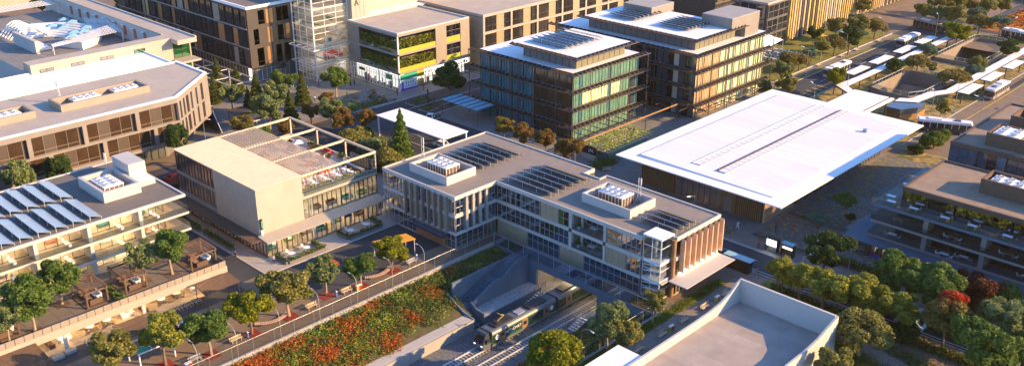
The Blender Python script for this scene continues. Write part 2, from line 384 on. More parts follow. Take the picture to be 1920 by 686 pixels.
sheet('cobbled_garden', 'cobble', (34.5, 43.2, 56, 100))
sheet('bus_island_ground', 'dry_grass', (1.9, 108, 34.2, 140.8), (1.9, 140.8, 9.4, 205), (24.2, 140.8, 34.2, 205), (9.4, 166, 24.2, 183.4), (36, 100, 52, 107))
sheet('roadside_lawn', 'grass', (-33, 128, -12.5, 205), (-9.7, 122, -8.4, 204), (4, 219, 40, 226), (-20, 240, 16, 246))
sheet('footpath', 'pavement', (-12, 122, -9.8, 205), (41.4, -60, 46, 28))
sheet('orange_meadow', 'orange_field', (6, 232, 420, 520))
sheet('lawn_strip', 'grass', (39.5, -60, 41.3, 24), (46, 24, 48, 30))
sheet('park_lawn', 'grass', (50, -60, 140, 20))
sheet('street_verge', 'earth', (48, 26.4, 140, 28.4), (50, 43.6, 140, 45.2), (52, 32.6, 140, 34))
sheet('gravel_beds', 'gravel_white', ((45.5, 58), (49, 58), (51, 84), (47.5, 84)))
sheet('garden_paths', 'brown_metal', (34.5, 56, 52, 56.9), (36, 68, 52, 68.8), (37, 82, 55, 82.8), (34.5, 43, 56, 44))
b = MB()
for x0, x1 in ((-55, 12), (12, 60), (60, 150)):
    b.box(x0, 30.38, 0, x1 - .02, 30.6, .13, 'kerb_stone')
    if x0 >= 12: b.box(x0, 38.1, 0, x1 - .02, 38.32, .13, 'kerb_stone')
b.box(-8.2, 122, 0, -8.0, 205, .13, 'kerb_stone'); b.box(1.8, 112, 0, 2.0, 205, .13, 'kerb_stone'); b.box(34.2, 108, 0, 34.42, 320, .13, 'kerb_stone')
b.box(52.5, 108, 0, 52.7, 320, .13, 'kerb_stone'); b.box(-16.6, -28.6, 0, -16.4, 2.5, .13, 'kerb_stone'); b.box(-54, -28.8, 0, -16.6, -28.6, .13, 'kerb_stone')
b.box(-59.2, 47, 0, -59, 120, .13, 'kerb_stone'); b.box(-74.2, 38.2, 0, -74, 120, .13, 'kerb_stone'); b.box(-12.2, 122, 0, -12, 205, .35, 'kerb_stone')
struct(b, 'kerbs')
sheet('asphalt_patches', 'asphalt_dark', (-12, -26, -9, -20), (-14.5, -6, -11, -4), (16, 32, 22, 33.4), (46, 35, 52, 37), (-70, 10, -66, 17), (-66, -32, -58, -30.5), (-44, 39, -39, 42.5), (-6, 150, -3.4, 163), (44, 130, 47, 141), (36, 170, 37.4, 190), (-72.4, 60, -70, 74), (72, 32.8, 80, 34))
sheet('kerb_strip', 'bronze_panel', (12, 37.78, 60, 38.08), (60, 37.78, 140, 38.08))
sheet('drain_covers', 'dark_metal', *[(x, y, x + .8, y + .8) for x, y in ((-9, -30), (-40, -31.5), (-62, 2), (-66, 24), (20, 36.8), (33, 31.6), (48, 36.9), (-1, 131), (-5, 176), (40, 150), (46, 176), (-70, 52), (-7, -20), (-12, -44), (-8, -62))])
b = MB(); z = .15
def ln(x0, y0, x1, y1, m='lane_paint', zz=.135): b.face([(x0, y0, zz), (x1, y0, zz), (x1, y1, zz), (x0, y1, zz)], m)
for i in range(22): ln(14 + i * 6, 34.25, 17 + i * 6, 34.37)
for i in range(16): ln(-56 + i * 5.5, 34.25, -53.5 + i * 5.5, 34.37)
ln(12, 37.6, 140, 37.75); ln(12, 31.1, 140, 31.25)
for x in (-73.4, -66.6, -59.7): ln(x, 40, x + .15, 200)
for i in range(18): ln(-63.2, 40 + i * 7, -63.05, 43 + i * 7)
ln(38.0, 108, 38.2, 320, 'lane_yellow')
for y in (126, 142, 168):
    ln(43.2, y, 43.5, y + 4, 'lane_yellow'); b.face([(42.6, y + 4, .135), (44.1, y + 4, .135), (43.35, y + 5.6, .135)], 'lane_yellow')
ln(33.5 + 1.2, 134.5, 38.0, 134.7, 'lane_yellow'); ln(35, 130, 35.2, 134.5, 'lane_yellow')
for i in range(7): ln(-2, 118 + i * 3, 1.2, 118.35 + i * 3, 'lane_yellow')
for i in range(8): ln(-3.2, 140 + i * 8, -3.05, 144 + i * 8)
struct(b, 'road_markings')

# ---------------------------------------------------------------- railway trench
b = MB(); b.face([(13.2, -260, -6), (28.2, -260, -6), (28.2, 62, -6), (13.2, 62, -6)], 'ballast'); struct(b, 'track_bed')
b = MB()
b.face([(2.9, -260, -.35), (13.0, -260, -4.2), (13.0, -8.6, -4.2), (2.9, -8.6, -.35)], 'slope_soil')
b.face([(2.9, -8.6, -.35), (8.0, -8.6, -2.28), (8.0, 6.9, -1.3), (2.9, 6.9, -.35)], 'slope_soil')
b.face([(27.2, -260, -5.7), (39.1, -260, -.25), (39.1, 6.9, -.25), (27.2, 6.9, -5.7)], 'slope_soil')
struct(b, 'embankment')
t = thing('retaining_wall', 'low concrete retaining wall between the flower bank and the railway tracks', 'wall', (14.4, -60, -6))
b = MB(); b.box(14.2, -260, -6.1, 14.6, -9.6, -4.0, 'concrete'); b.build('wall', t)
b = MB(); b.box(12.0, -260, -4.6, 14.18, -9.6, -3.95, 'kerb_stone'); b.build('ledge', t)
t = thing('trench_wall', 'tall concrete end wall of the railway cutting under the station building', 'wall', (8, 7.2, -6))
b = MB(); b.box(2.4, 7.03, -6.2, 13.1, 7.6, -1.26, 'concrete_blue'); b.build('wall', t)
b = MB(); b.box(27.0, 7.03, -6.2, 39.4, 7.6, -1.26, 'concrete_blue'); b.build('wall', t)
b = MB(); b.box(12.7, 7.6, -6.2, 13.1, 62, -1.3, 'concrete'); b.box(27.0, 7.6, -6.2, 27.4, 62, -1.3, 'concrete'); b.box(12.7, 62, -6.2, 27.4, 62.4, -1.3, 'concrete'); b.build('tunnel_lining', t); b = MB(); b.box(15, 9.5, -1.34, 25, 9.9, -1.28, 'lamp_warm'); b.build('tunnel_light', t)
b = MB(); b.box(2.4, -260, -1.2, 2.8, 7, .35, 'concrete'); one(b, 'kerb_wall', 'long low concrete kerb wall under the mesh fence beside the flower bank', 'wall', (2.6, -60, 0))
b = MB(); b.box(39.12, -260, -1.2, 39.5, 6.9, .3, 'concrete'); one(b, 'kerb_wall', 'low concrete kerb wall above the far bank, beside the bench path', 'wall', (39.3, -60, 0))
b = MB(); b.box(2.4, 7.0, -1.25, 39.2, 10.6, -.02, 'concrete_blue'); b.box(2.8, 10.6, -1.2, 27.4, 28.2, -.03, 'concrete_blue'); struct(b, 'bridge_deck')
# stair down to the tracks
t = thing('stairway', 'concrete stairway with parapet walls dropping from the station deck to the tracks', 'stairs', (10, -1, -6))
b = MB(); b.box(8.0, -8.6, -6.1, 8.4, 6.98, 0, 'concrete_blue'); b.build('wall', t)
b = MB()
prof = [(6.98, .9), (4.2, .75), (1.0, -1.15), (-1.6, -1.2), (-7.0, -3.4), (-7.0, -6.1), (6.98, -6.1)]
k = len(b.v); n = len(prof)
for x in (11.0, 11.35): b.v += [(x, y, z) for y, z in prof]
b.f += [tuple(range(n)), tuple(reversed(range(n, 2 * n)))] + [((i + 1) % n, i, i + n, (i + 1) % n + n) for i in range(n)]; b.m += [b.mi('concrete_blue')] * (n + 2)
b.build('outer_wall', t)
b = MB()
def flight(x0, x1, y0, y1, z0, z1, n):
    for i in range(n):
        y = y0 + (y1 - y0) * i / n; y2 = y0 + (y1 - y0) * (i + 1) / n; zz = z0 + (z1 - z0) * (i + 1) / n
        b.box(x0, y, zz - .6, x1, y2, zz, 'concrete_blue')
b.box(8.4, 4.2, -.3, 11, 6.98, -.01, 'concrete_blue'); flight(8.42, 10.98, 4.2, 0.4, 0, -2.0, 12); b.box(8.4, -1.4, -2.6, 11, .4, -2.0, 'concrete_blue')
flight(8.42, 10.98, -1.4, -6.4, -2.0, -4.2, 13); b.box(8.4, -9.4, -4.8, 11, -6.4, -4.2, 'concrete_blue')
for i in range(10):
    x = 11 + 3.3 * i / 10; b.box(x, -9.3, -6.1, x + .33, -7.3, -4.2 - 1.8 * (i + 1) / 10, 'concrete_blue')
b.build('steps', t)
for yy, pr in ((-9.7, [(8.2, -1.6), (12.2, -3.5), (14.5, -3.9), (14.5, -6.1), (8.2, -6.1)]), (-7.25, [(11.36, -2.9), (12.6, -3.7), (14.6, -3.9), (14.6, -6.1), (11.36, -6.1)])):
    b = MB(); n = len(pr)
    for y in (yy, yy + .32): b.v += [(x, y, z) for x, z in pr]
    b.f += [tuple(range(n)), tuple(reversed(range(n, 2 * n)))] + [((i + 1) % n, i, i + n, (i + 1) % n + n) for i in range(n)]; b.m += [b.mi('concrete_blue')] * (n + 2)
    b.build('side_wall', t)
b = MB()
for x in (8.6, 10.85):
    b.tube([(x, 6.8, .95), (x, 4.2, .95), (x, .4, -1.05), (x, -1.4, -1.05), (x, -6.4, -3.2), (x, -9, -3.2)], .035, 'dark_metal', 5)
    for y, z in ((6.6, 0), (5.4, 0), (4.2, 0), (2.3, -1), (.4, -2), (-1.4, -2), (-3.9, -3.1), (-6.4, -4.2), (-8.6, -4.2)): b.tube([(x, y, z), (x, y, z + .95)], .025, 'dark_metal', 4)
b.build('handrail', t)
b = MB(); b.box(11.36, -6.9, -6.1, 14.5, 6.98, -4.5, 'concrete_blue'); b.box(11.36, -6.9, -4.49, 14.4, 6.97, -4.44, 'gravel_white'); b.build('gravel_ledge', t)
def metal_steps(name, label, x0, x1, ya, yb):
    t = thing(name, label, 'steps', ((x0 + x1) / 2, ya, -6))
    b = MB(); n = 6
    for i in range(n): b.box(x0, ya + (yb - ya) * i / n, -6 + (i + 1) / n - .05, x1, ya + (yb - ya) * (i + .8) / n, -6 + (i + 1) / n, 'pale_metal')
    b.build('treads', t); b = MB()
    for x in (x0, (x0 + x1) / 2, x1): b.beam((x, ya, -5.95), (x, yb, -4.95), .06, .2, 'pale_metal')
    b.build('stringers', t); b = MB()
    for x in (x0, x1):
        b.tube([(x, ya, -5.1), (x, yb, -4.0), (x, yb + 2, -4.0)], .035, 'dark_metal', 5)
        for k in range(4): y = ya + (yb + 2 - ya) * k / 3; zb = -6 + min(1, (y - ya) / (yb - ya)); b.tube([(x, y, zb), (x, y, zb + 1)], .03, 'dark_metal', 4)
    b.build('handrail', t)
metal_steps('platform_steps', 'small metal steps up to the platform behind the train', 14.4, 16.2, 2.6, 6.2)
metal_steps('platform_steps', 'small metal steps beside the empty track, near the yellow platform line', 25.5, 27.0, 1.5, 5.0)
for x0, x1, lb in ((13.1, 17.4, 'platform behind the train inside the tunnel mouth'), (25.4, 27.0, 'platform with a yellow edge line beside the empty track')):
    t = thing('platform', 'concrete ' + lb, 'platform', ((x0 + x1) / 2, 20, -6)); y0 = 6.3 if x0 < 20 else 5.1
    b = MB(); b.box(x0, y0, -6.05, x1, 61.9, -5.0, 'concrete'); b.build('slab', t)
    b = MB(); xe = x1 - .5 if x0 < 20 else x0 + .4; b.box(xe, y0, -5.0, xe + .12, 61, -4.992, 'lane_yellow'); b.build('edge_line', t)
for xa, xb, lb in ((18.85, 20.3, 'railway track under the green train'), (22.7, 24.15, 'empty railway track next to the green train')):
    t = thing('railway_track', lb + ', steel rails on sleepers', 'railway track', ((xa + xb) / 2, -10, -6))
    for x in (xa, xb):
        b = MB(); b.box(x - .14, -260, -5.93, x + .14, 61, -5.89, 'grey_metal'); b.box(x - .07, -260, -5.89, x + .07, 61, -5.74, 'pale_metal'); b.build('rail', t)
    sl = None
    for i in range(82):
        y = -24 + i * .66
        if sl is None:
            b = MB(); b.box(xa - .5, y - .13, -6.0, xb + .5, y + .13, -5.9, 'concrete'); sl = b.build('sleeper', t); y0 = y
        else:
            c = sl.copy(); col.objects.link(c); c.parent = t; c.location = (0, y - y0, 0)
# ---------------------------------------------------------------- fences
def mesh_fence(label, p, q, h, step, m='fence_mesh', pm='pale_metal', z0=0.3):
    p, q = Vector((*p, 0)), Vector((*q, 0)); L = (q - p).length; d = (q - p) / L; n = max(1, round(L / step))
    t = thing('fence', label, 'fence', ((p.x + q.x) / 2, (p.y + q.y) / 2, z0)); fr = Fr((p.x, p.y), (d.x, d.y))
    b = MB(); b.fb(fr, 0, L, -.012, .012, z0 + .05, z0 + h - .05, m); b.build('panel', t)
    b = MB(); b.tube([fr.p(0, 0, z0 + h), fr.p(L, 0, z0 + h)], .02, pm, 6); b.build('top_rail', t)
    po = None
    for i in range(n + 1):
        u = L * i / n
        if po is None: b = MB(); b.tube([fr.p(u, 0, z0), fr.p(u, 0, z0 + h)], .028, pm, 6); po = b.build('post', t)
        else: c = po.copy(); col.objects.link(c); c.parent = t; c.location = (d.x * u, d.y * u, 0)
    return t
mesh_fence('long wire mesh fence with pale posts between the promenade and the flower bank', (2.6, -90), (2.6, 7.0), 2.1, 3.6, pm='grey_metal')
mesh_fence('glass screen fence with posts along the station deck above the tracks', (2.6, 7.15), (39.0, 7.15), 2.0, 3.6, 'facade_glass', 'pale_metal', .0)
mesh_fence('short wire mesh fence above the bank beside the slim leafy tree and lawn', (39.3, -60), (39.3, 6.8), 2.1, 3.6)

# ---------------------------------------------------------------- evening haze: one box of thin even air round everything
b = MB(); b.box(-2600, -2600, -9.6, 2600, 2600, 82.5, 'white_paint'); hz = b.build('haze'); hz['kind'] = 'stuff'
hm = bpy.data.materials.new('haze_air'); hm.use_nodes = True; ht = hm.node_tree; ht.nodes.clear(); ho = ht.nodes.new("ShaderNodeOutputMaterial"); pv = ht.nodes.new("ShaderNodeVolumePrincipled")
pv.inputs["Color"].default_value = (1, .74, .38, 1); pv.inputs["Density"].default_value = HAZE; pv.inputs["Anisotropy"].default_value = .35
ht.links.new(pv.outputs[0], ho.inputs["Volume"]); hz.data.materials.clear(); hz.data.materials.append(hm)
# ================================================================ REUSABLE ROOF AND TERRACE THINGS
def ac_unit(x0, y0, x1, y1, z0, z1, nx, ny, label, side='timber_dark'):
    t = thing('rooftop_chiller', label, 'air conditioner', ((x0 + x1) / 2, (y0 + y1) / 2, z0), 'rooftop chillers')
    b = MB(); b.box(x0, y0, z0, x1, y1, z1 - .25, side); b.build('housing', t); b = MB(); n = max(3, round((x1 - x0) / .75)); m = max(3, round((y1 - y0) / .75))
    for i in range(n + 1): x = x0 + (x1 - x0) * i / n; b.box(x - .05, y0 - .06, z0, x + .05, y0 - .003, z1 - .25, 'white_paint'); b.box(x - .05, y1 + .003, z0, x + .05, y1 + .06, z1 - .25, 'white_paint')
    for i in range(m + 1): y = y0 + (y1 - y0) * i / m; b.box(x1 + .003, y - .05, z0, x1 + .06, y + .05, z1 - .25, 'white_paint'); b.box(x0 - .06, y - .05, z0, x0 - .003, y + .05, z1 - .25, 'white_paint')
    b.build('louvre_frame', t)
    b = MB(); b.box(x0 - .1, y0 - .1, z1 - .25, x1 + .1, y1 + .1, z1, 'white_paint'); b.build('top_plate', t)
    fan = None; cw = (x1 - x0) / nx; cd = (y1 - y0) / ny
    for i in range(nx):
        for j in range(ny):
            cx, cyy = x0 + cw * (i + .5), y0 + cd * (j + .5); r = min(cw, cd) * .36
            if fan is None:
                b = MB(); b.cyl(cx, cyy, z1, z1 + .28, r, 'white_paint', r * .92, 14); b.cyl(cx, cyy, z1 + .2801, z1 + .30, r * .8, 'dark_metal', None, 14)
                fan = b.build('fan', t); f0 = (cx, cyy); b = MB(); b.cyl(cx, cyy, z1 + .30, z1 + .36, r * .3, 'white_paint', None, 8)
                for k in range(3): a = k * 2.094; b.beam((cx, cyy, z1 + .33), (cx + math.cos(a) * r * .85, cyy + math.sin(a) * r * .85, z1 + .33), .12, .03, 'white_paint')
                blade = b.build('fan_blades', fan)
            else:
                c = fan.copy(); col.objects.link(c); c.parent = t; c.location = (cx - f0[0], cyy - f0[1], 0)
                e = blade.copy(); col.objects.link(e); e.parent = c
    return t
def screen_wall(pts, z0, z1, th, m, par): b = MB(); b.rim(pts, z0, z1, th, m); b.build('plant_screen', par)
def mast(x, y, z, h, label):
    t = thing('roof_mast', label, 'antenna mast', (x, y, z), 'roof masts')
    b = MB()
    for dx, dy in ((-.25, 0), (.25, 0), (0, .3)): b.tube([(x + dx * 1.3, y + dy * 1.3, z), (x + dx * .8, y + dy * .8, z + h)], .05, 'pale_metal', 5)
    for k in range(6): zz = z + h * (k + .5) / 6; b.tube([(x - .25, y, zz), (x + .25, y, zz + h / 12)], .03, 'pale_metal', 4); b.tube([(x + .25, y, zz), (x, y + .3, zz + h / 12)], .03, 'pale_metal', 4)
    b.build('lattice', t); b = MB()
    for a in (0.4, 2.5, 4.6): b.tube([(x + 1.2 * math.cos(a), y + 1.2 * math.sin(a), z), (x, y, z + h * .45)], .035, 'pale_metal', 4)
    b.build('brace', t); b = MB(); b.box(x - .33, y - .05, z + h * .75, x - .23, y + .12, z + h, 'pale_metal'); b.box(x + .23, y - .05, z + h * .75, x + .33, y + .12, z + h, 'pale_metal'); b.build('antenna_panel', t)
def pv_rows(x0, x1, ys, z, label_fn, group, m='solar_pale', rise=.75, dep=1.35, nseg=6):
    first = None; n = len(ys)
    for i, y in enumerate(ys):
        if first is None:
            t = thing('solar_panel_row', label_fn(i), 'solar panels', (x0, y, z), group)
            b = MB(); s = (x1 - x0) / nseg
            for k in range(nseg):
                a0, a1 = x0 + k * s + .03, x0 + (k + 1) * s - .03
                b.hexa([(a0, y, z + .30 + rise), (a1, y, z + .30 + rise), (a1, y + dep, z + .3), (a0, y + dep, z + .3)], [(a0, y + .02, z + .35 + rise), (a1, y + .02, z + .35 + rise), (a1, y + dep + .02, z + .35), (a0, y + dep + .02, z + .35)], m)
            b.build('panel', t); b = MB()
            b.beam((x0, y - .03, z + .32 + rise), (x1, y - .03, z + .32 + rise), .04, .06, 'pale_metal'); b.beam((x0, y + dep + .05, z + .3), (x1, y + dep + .05, z + .3), .04, .05, 'grey_metal')
            for k in range(nseg // 2 + 1):
                x = x0 + (x1 - x0) * k / (nseg // 2); b.tube([(x, y + .05, z), (x, y + .05, z + .3 + rise)], .04, 'white_paint', 4); b.tube([(x, y + dep - .05, z), (x, y + dep - .05, z + .3)], .04, 'white_paint', 4)
            b.build('support_frame', t); first = t
        else: dup(first, (x0, y, z), 0, label_fn(i))
def mk_table(kind):
    t = thing('round_table', 'round white café table', 'table', (0, 0, 0), local=True); 
    b = MB()
    if kind == 'round': b.cyl(0, 0, .70, .75, .65, 'white_paint', None, 18)
    else: b.box(-.75, -.4, .70, .75, .4, .75, 'timber' if kind == 'wood' else 'white_paint')
    b.build('table_top', t); b = MB()
    if kind == 'round': b.cyl(0, 0, .03, .70, .06, 'grey_metal', None, 8); b.cyl(0, 0, 0, .03, .35, 'grey_metal', None, 12)
    else:
        for sx in (-.65, .65):
            for sy in (-.32, .32): b.box(sx - .03, sy - .03, 0, sx + .03, sy + .03, .70, 'grey_metal')
    b.build('leg', t); return t
def mk_chair(m='timber', fm='timber'):
    t = thing('chair', 'chair', 'chair', (0, 0, 0), local=True)
    b = MB(); b.box(-.24, -.24, .42, .24, .24, .47, m); b.build('seat', t)
    b = MB(); b.hexa([(-.24, .2, .47), (.24, .2, .47), (.24, .25, .47), (-.24, .25, .47)], [(-.22, .3, .9), (.22, .3, .9), (.22, .34, .9), (-.22, .34, .9)], m); b.build('backrest', t)
    for sx in (-.2, .2):
        for sy in (-.2, .2): b = MB(); b.beam((sx * 1.1, sy * 1.1, 0), (sx, sy, .42), .04, .04, fm); b.build('leg', t)
    return t
HID = []
TB = {k: mk_table(k) for k in ('round', 'wood', 'white')}; CHR = {'wood': mk_chair(), 'white': mk_chair('white_paint', 'grey_metal')}
def drop(o):
    for c in list(CH.get(o.name, [])): drop(c)
    bpy.data.objects.remove(o)
def tables(kind, ck, spots, z, tl, cl, group):
    for i, (x, y, nch) in enumerate(spots):
        lab = tl[i] if isinstance(tl, list) else tl
        dup(TB[kind], (x, y, z), 0, lab, group + ' tables')
        for k in range(nch):
            a = 2 * math.pi * k / nch + (0 if nch != 4 else .78) + (math.pi / 2 if nch == 2 else 0); r = .95
            if nch == 2: a = k * math.pi; r = 1.15
            dup(CHR[ck], (x + r * math.cos(a), y + r * math.sin(a), z), a - math.pi / 2, cl[i] if isinstance(cl, list) else cl, group + ' chairs')

# ================================================================ STATION CONCOURSE (the long building over the tracks)
C = thing('station_building', 'long flat-roofed station building bridging the railway cutting, glazed with pale fins', 'building', (8, 14, 0))
OUT = [(-20.2, 0), (0, 0), (0, 10.3), (33.2, 10.3), (33.2, 14), (37.5, 14), (37.5, 26.6), (12.7, 26.6), (12.7, 24.5), (9.1, 24.5), (9.1, 27.5), (-20.2, 27.5)]
for z0, z1 in ((0, .12), (3.0, 3.55), (6.4, 7.05)):
    b = MB(); b.prism(OUT, z0, z1, 'render_white' if z0 > 0 else 'concrete', 'interior_floor'); b.build('floor_slab', C)
b = MB(); b.prism(OUT, 9.9, 10.38, 'render_white', 'roof_gravel'); b.build('roof', C)
b = MB(); b.rim(OUT, 10.38, 10.62, .3, 'render_white'); b.build('parapet', C)
b = MB()
for z0, z1 in ((.12, 3.0), (3.55, 6.4), (7.05, 9.9)):
    b.box(-14, 6, z0, -6, 22, z1, 'interior_wall'); b.box(2, 17, z0, 30, 22, z1, 'interior_wall'); b.box(33.4, 16.5, z0, 34, 24, z1, 'interior_wall')
    for x in (-10, -4, 3, 8.5, 14, 19.5, 30, 35): b.box(x - .2, 11.6 if x > 0 else 1.4, z0, x + .2, 12 if x > 0 else 1.8, z1, 'render_white')
b.build('interior_wall', C)
FA, FB, FC, FD = Fr((-20.2, 0), (1, 0)), Fr((0, 0), (0, 1)), Fr((0, 10.3), (1, 0)), Fr((37.5, 14), (0, 1))
LZ = [(.12, 3.0), (3.55, 6.4), (7.05, 9.9)]
P_ = 'cladding_tan'
def panel(fr, u0, u1, z0, z1, m, par=C, nj=3, d=-.1, name='cladding_panel'):
    b = MB(); s = (u1 - u0) / nj
    for i in range(nj): b.fb(fr, u0 + i * s + .02, u0 + (i + 1) * s - .02, d - .1, d, z0, z1, m)
    b.fb(fr, u0, u1, d - .14, d - .1, z0, z1, 'dark_metal'); return b.build(name, par)
def column(fr, u0, u1, z0, z1, m, par=C, d0=-.4, d1=0, name='column'): b = MB(); b.fb(fr, u0, u1, d0, d1, z0, z1, m); return b.build(name, par)
for li in (1, 2):
    z0, z1 = LZ[li]
    window(FA, .3, 5.2, z0, z1, C, 5, (.5,))
    for k in range(9):
        u0 = 5.3 + k * 1.64
        if (k + li) % 4 in (0, 3) or (li == 2 and k in (6, 7)): panel(FA, u0, u0 + 1.6, z0, z1, P_, nj=1)
        else: window(FA, u0, u0 + 1.6, z0, z1, C, 2, (.45,))
    window(FB, .25, 2.3, z0, z1, C, 2, (.45,))
    for k in range(3): window(FB, 2.5 + k * 1.65, 4.1 + k * 1.65, z0, z1, C, 2, (.5,), panels=['fabric_white' if k == 1 and li == 2 else None, None])
    window(FB, 7.6, 10.1, z0, z1, C, 3, (.5,))
for k in range(8):
    u = 7.0 + k * 1.6; b = MB(); b.fb(FA, u - .14, u + .14, .002, .62, 3.3, 10.1, 'cladding_taupe'); b.build('fin', C)
for u in (2.55, 4.2, 5.85, 7.5):
    b = MB(); z = 9.7; w_ = .27
    q = [(-w_, 3.7), (w_, 3.7), (w_, 9.5), (.12, 10.05), (-.12, 10.05), (-w_, 9.5)]; n = len(q)
    b.v = [FB.p(u + a, .45, c) for a, c in q] + [FB.p(u + a, .002, c) for a, c in q]; b.f = [tuple(range(n)), tuple(reversed(range(n, 2 * n)))] + [((i + 1) % n, i, i + n, (i + 1) % n + n) for i in range(n)]
    b.m = [b.mi('concrete')] * (n + 2); b.build('fin', C)
window(FA, 3.0, 9.4, .12, 3.0, C, 5, (.6,)); window(FA, .2, 2.9, .12, 3.0, C, 2, (.6,))
panel(FA, 9.5, 17.6, .15, 2.2, 'bronze_panel', nj=7, d=.1, name='shutter'); b = MB(); b.fb(FA, 9.2, 17.9, .002, 1.3, 2.25, 2.6, 'blue_glass'); b.fb(FA, 9.2, 17.9, -.3, 0, 2.62, 3.0, 'concrete_blue'); b.build('awning', C)
window(FA, 17.7, 20.0, .12, 3.0, C, 2, (.6,)); window(FB, .2, 7.0, .12, 3.0, C, 5, (.5,)); window(FB, 7.1, 10.1, .12, 3.0, C, 3, ())
# long front over the tracks
z0, z1 = LZ[2]; window(FC, .15, 10.8, z0, z1, C, 9, (.5,)); panel(FC, 10.95, 15.1, z0, z1, P_); window(FC, 15.15, 17.6, z0, z1, C, 2, (.5,), panels=['shrub_green', None])
window(FC, 25.85, 29.0, z0, z1, C, 3, (.5,)); window(FC, 29.05, 33.1, z0, z1, C, 4, (.4,), gl='smoke_glass')
z0, z1 = LZ[1]; window(FC, .15, 10.8, z0, z1, C, 9, (.5,)); window(FC, 10.9, 17.6, z0, z1, C, 6, (.5,)); panel(FC, 25.85, 30.1, z0, z1, P_); window(FC, 30.2, 33.1, z0, z1, C, 3, (.5,))
z0, z1 = LZ[0]; panel(FC, .15, 7.8, z0, z1, P_, nj=6); window(FC, 7.9, 15.5, z0, z1, C, 6, (.55,)); panel(FC, 15.6, 21.1, z0, z1, P_, nj=4); window(FC, 21.2, 33.1, z0, z1, C, 9, (.55,))
for u0, u1 in ((17.7, 18.3), (25.3, 25.8)): column(FC, u0, u1, 3.55, 9.9, 'render_white')
for li in (1, 2):
    z0, z1 = LZ[li]
    b = MB(); b.fb(FC, 18.3, 25.3, -4.2, -3.5, z0, z1, 'interior_wall'); b.fb(FC, 18.3, 18.45, -3.5, -.4, z0, z1, 'cladding_pale'); b.build('balcony_wall', C)
    window(Fr((18.5, 13.75), (1, 0)), .3, 6.6, z0, z1 - .4, C, 5, (.7,), fm='white_paint', d=.05)
    b = MB(); b.fb(FC, 18.32, 25.28, -.12, -.09, z0, z0 + 1.0, 'rail_glass'); b.build('balcony_rail', C)
# end wall with copper fins
for li in (1, 2):
    z0, z1 = LZ[li]; z0 = max(z0, 4.0)
    for k in range(7):
        u0 = 1.25 + k * 1.6
        b = MB(); n = 4
        for j in range(n):
            a0, a1 = z0 + (z1 - z0) * j / n, z0 + (z1 - z0) * (j + 1) / n; m = ['ochre_panel', 'bronze_panel', 'amber_curtain', 'blue_glass'][(k * 2 + j * 3 + li) % 4 if (k + j) % 3 == 0 else (k + j) % 2]
            b.fb(FD, u0 + .02, u0 + 1.55, -.2, -.1, a0 + .03, a1 - .03, m)
        b.fb(FD, u0, u0 + 1.58, -.24, -.2, z0, z1, 'dark_metal'); b.build('facade_panel', C)
for k in range(8):
    u = 1.2 + k * 1.6; b = MB(); q = [(-.12, 4.1), (.12, 4.1), (.12, 9.6), (0, 10.1), (-.12, 9.6)]; n = len(q)
    b.v = [FD.p(u + a, .85, c) for a, c in q] + [FD.p(u + a, .002, c) for a, c in q]; b.f = [tuple(range(n)), tuple(reversed(range(n, 2 * n)))] + [((i + 1) % n, i, i + n, (i + 1) % n + n) for i in range(n)]
    b.m = [b.mi('copper')] * (n + 2); b.build('fin', C)
b = MB()
for k in range(9): b.fb(FD, .9 + k * 1.28, 2.1 + k * 1.28, .003, .10, 3.56, 4.0, 'soffit_glow')
b.build('lit_window_band', C)
b = MB(); b.hexa([(37.52, 12.2, 3.3), (41.1, 12.2, 3.3), (41.1, 26.4, 3.3), (37.52, 26.4, 3.3)], [(37.52, 12.2, 3.5), (41.1, 12.2, 3.45), (41.1, 26.4, 3.45), (37.52, 26.4, 3.5)], 'render_white'); b.box(36.95, 10.4, 3.32, 37.5, 12.2, 3.5, 'render_white'); b.build('canopy', C)
for k in range(4): window(FD, .7 + k * 3, 3.6 + k * 3, .12, 3.0, C, 3, (), gl='facade_glass' if k % 2 else 'bronze_glass', fm='timber_pale')
b = MB(); b.cyl(37.2, 13.6, 0, 10.3, .38, 'bronze_panel', None, 12); b.build('column', C)
b = MB(); b.box(33.3, 13.95, .12, 37.4, 14.05, 9.9, 'cladding_pale'); b.build('interior_wall', C)
# glass lift tower at the corner
G1, G2 = Fr((33.3, 10.55), (1, 0)), Fr((36.9, 10.55), (0, 1))
for fr, L in ((G1, 3.55), (G2, 3.35)):
    for z0, z1 in ((.1, 3.1), (3.5, 6.5), (6.9, 11.0)): window(fr, .04, L, z0, z1, C, 2 if fr is G1 else 1, (.62,), gl='clear_glass', fm='white_paint', d=-.05, bar=.08)
b = MB(); b.box(33.25, 10.5, 11.0, 36.95, 13.95, 11.2, 'roof_white'); b.build('tower_roof', C)
b = MB()
for z in (3.1, 6.5): b.box(33.32, 10.62, z, 36.84, 13.9, z + .4, 'white_paint')
b.box(33.32, 10.62, 0.02, 36.84, 13.9, .1, 'concrete')
for k in range(12): b.beam((33.6, 11 + (k % 2) * 1.5, .4 + k * .55), (36.4, 11 + (k % 2) * 1.5, .9 + k * .55), 1.0, .1, 'white_paint')
b.build('tower_stair', C)
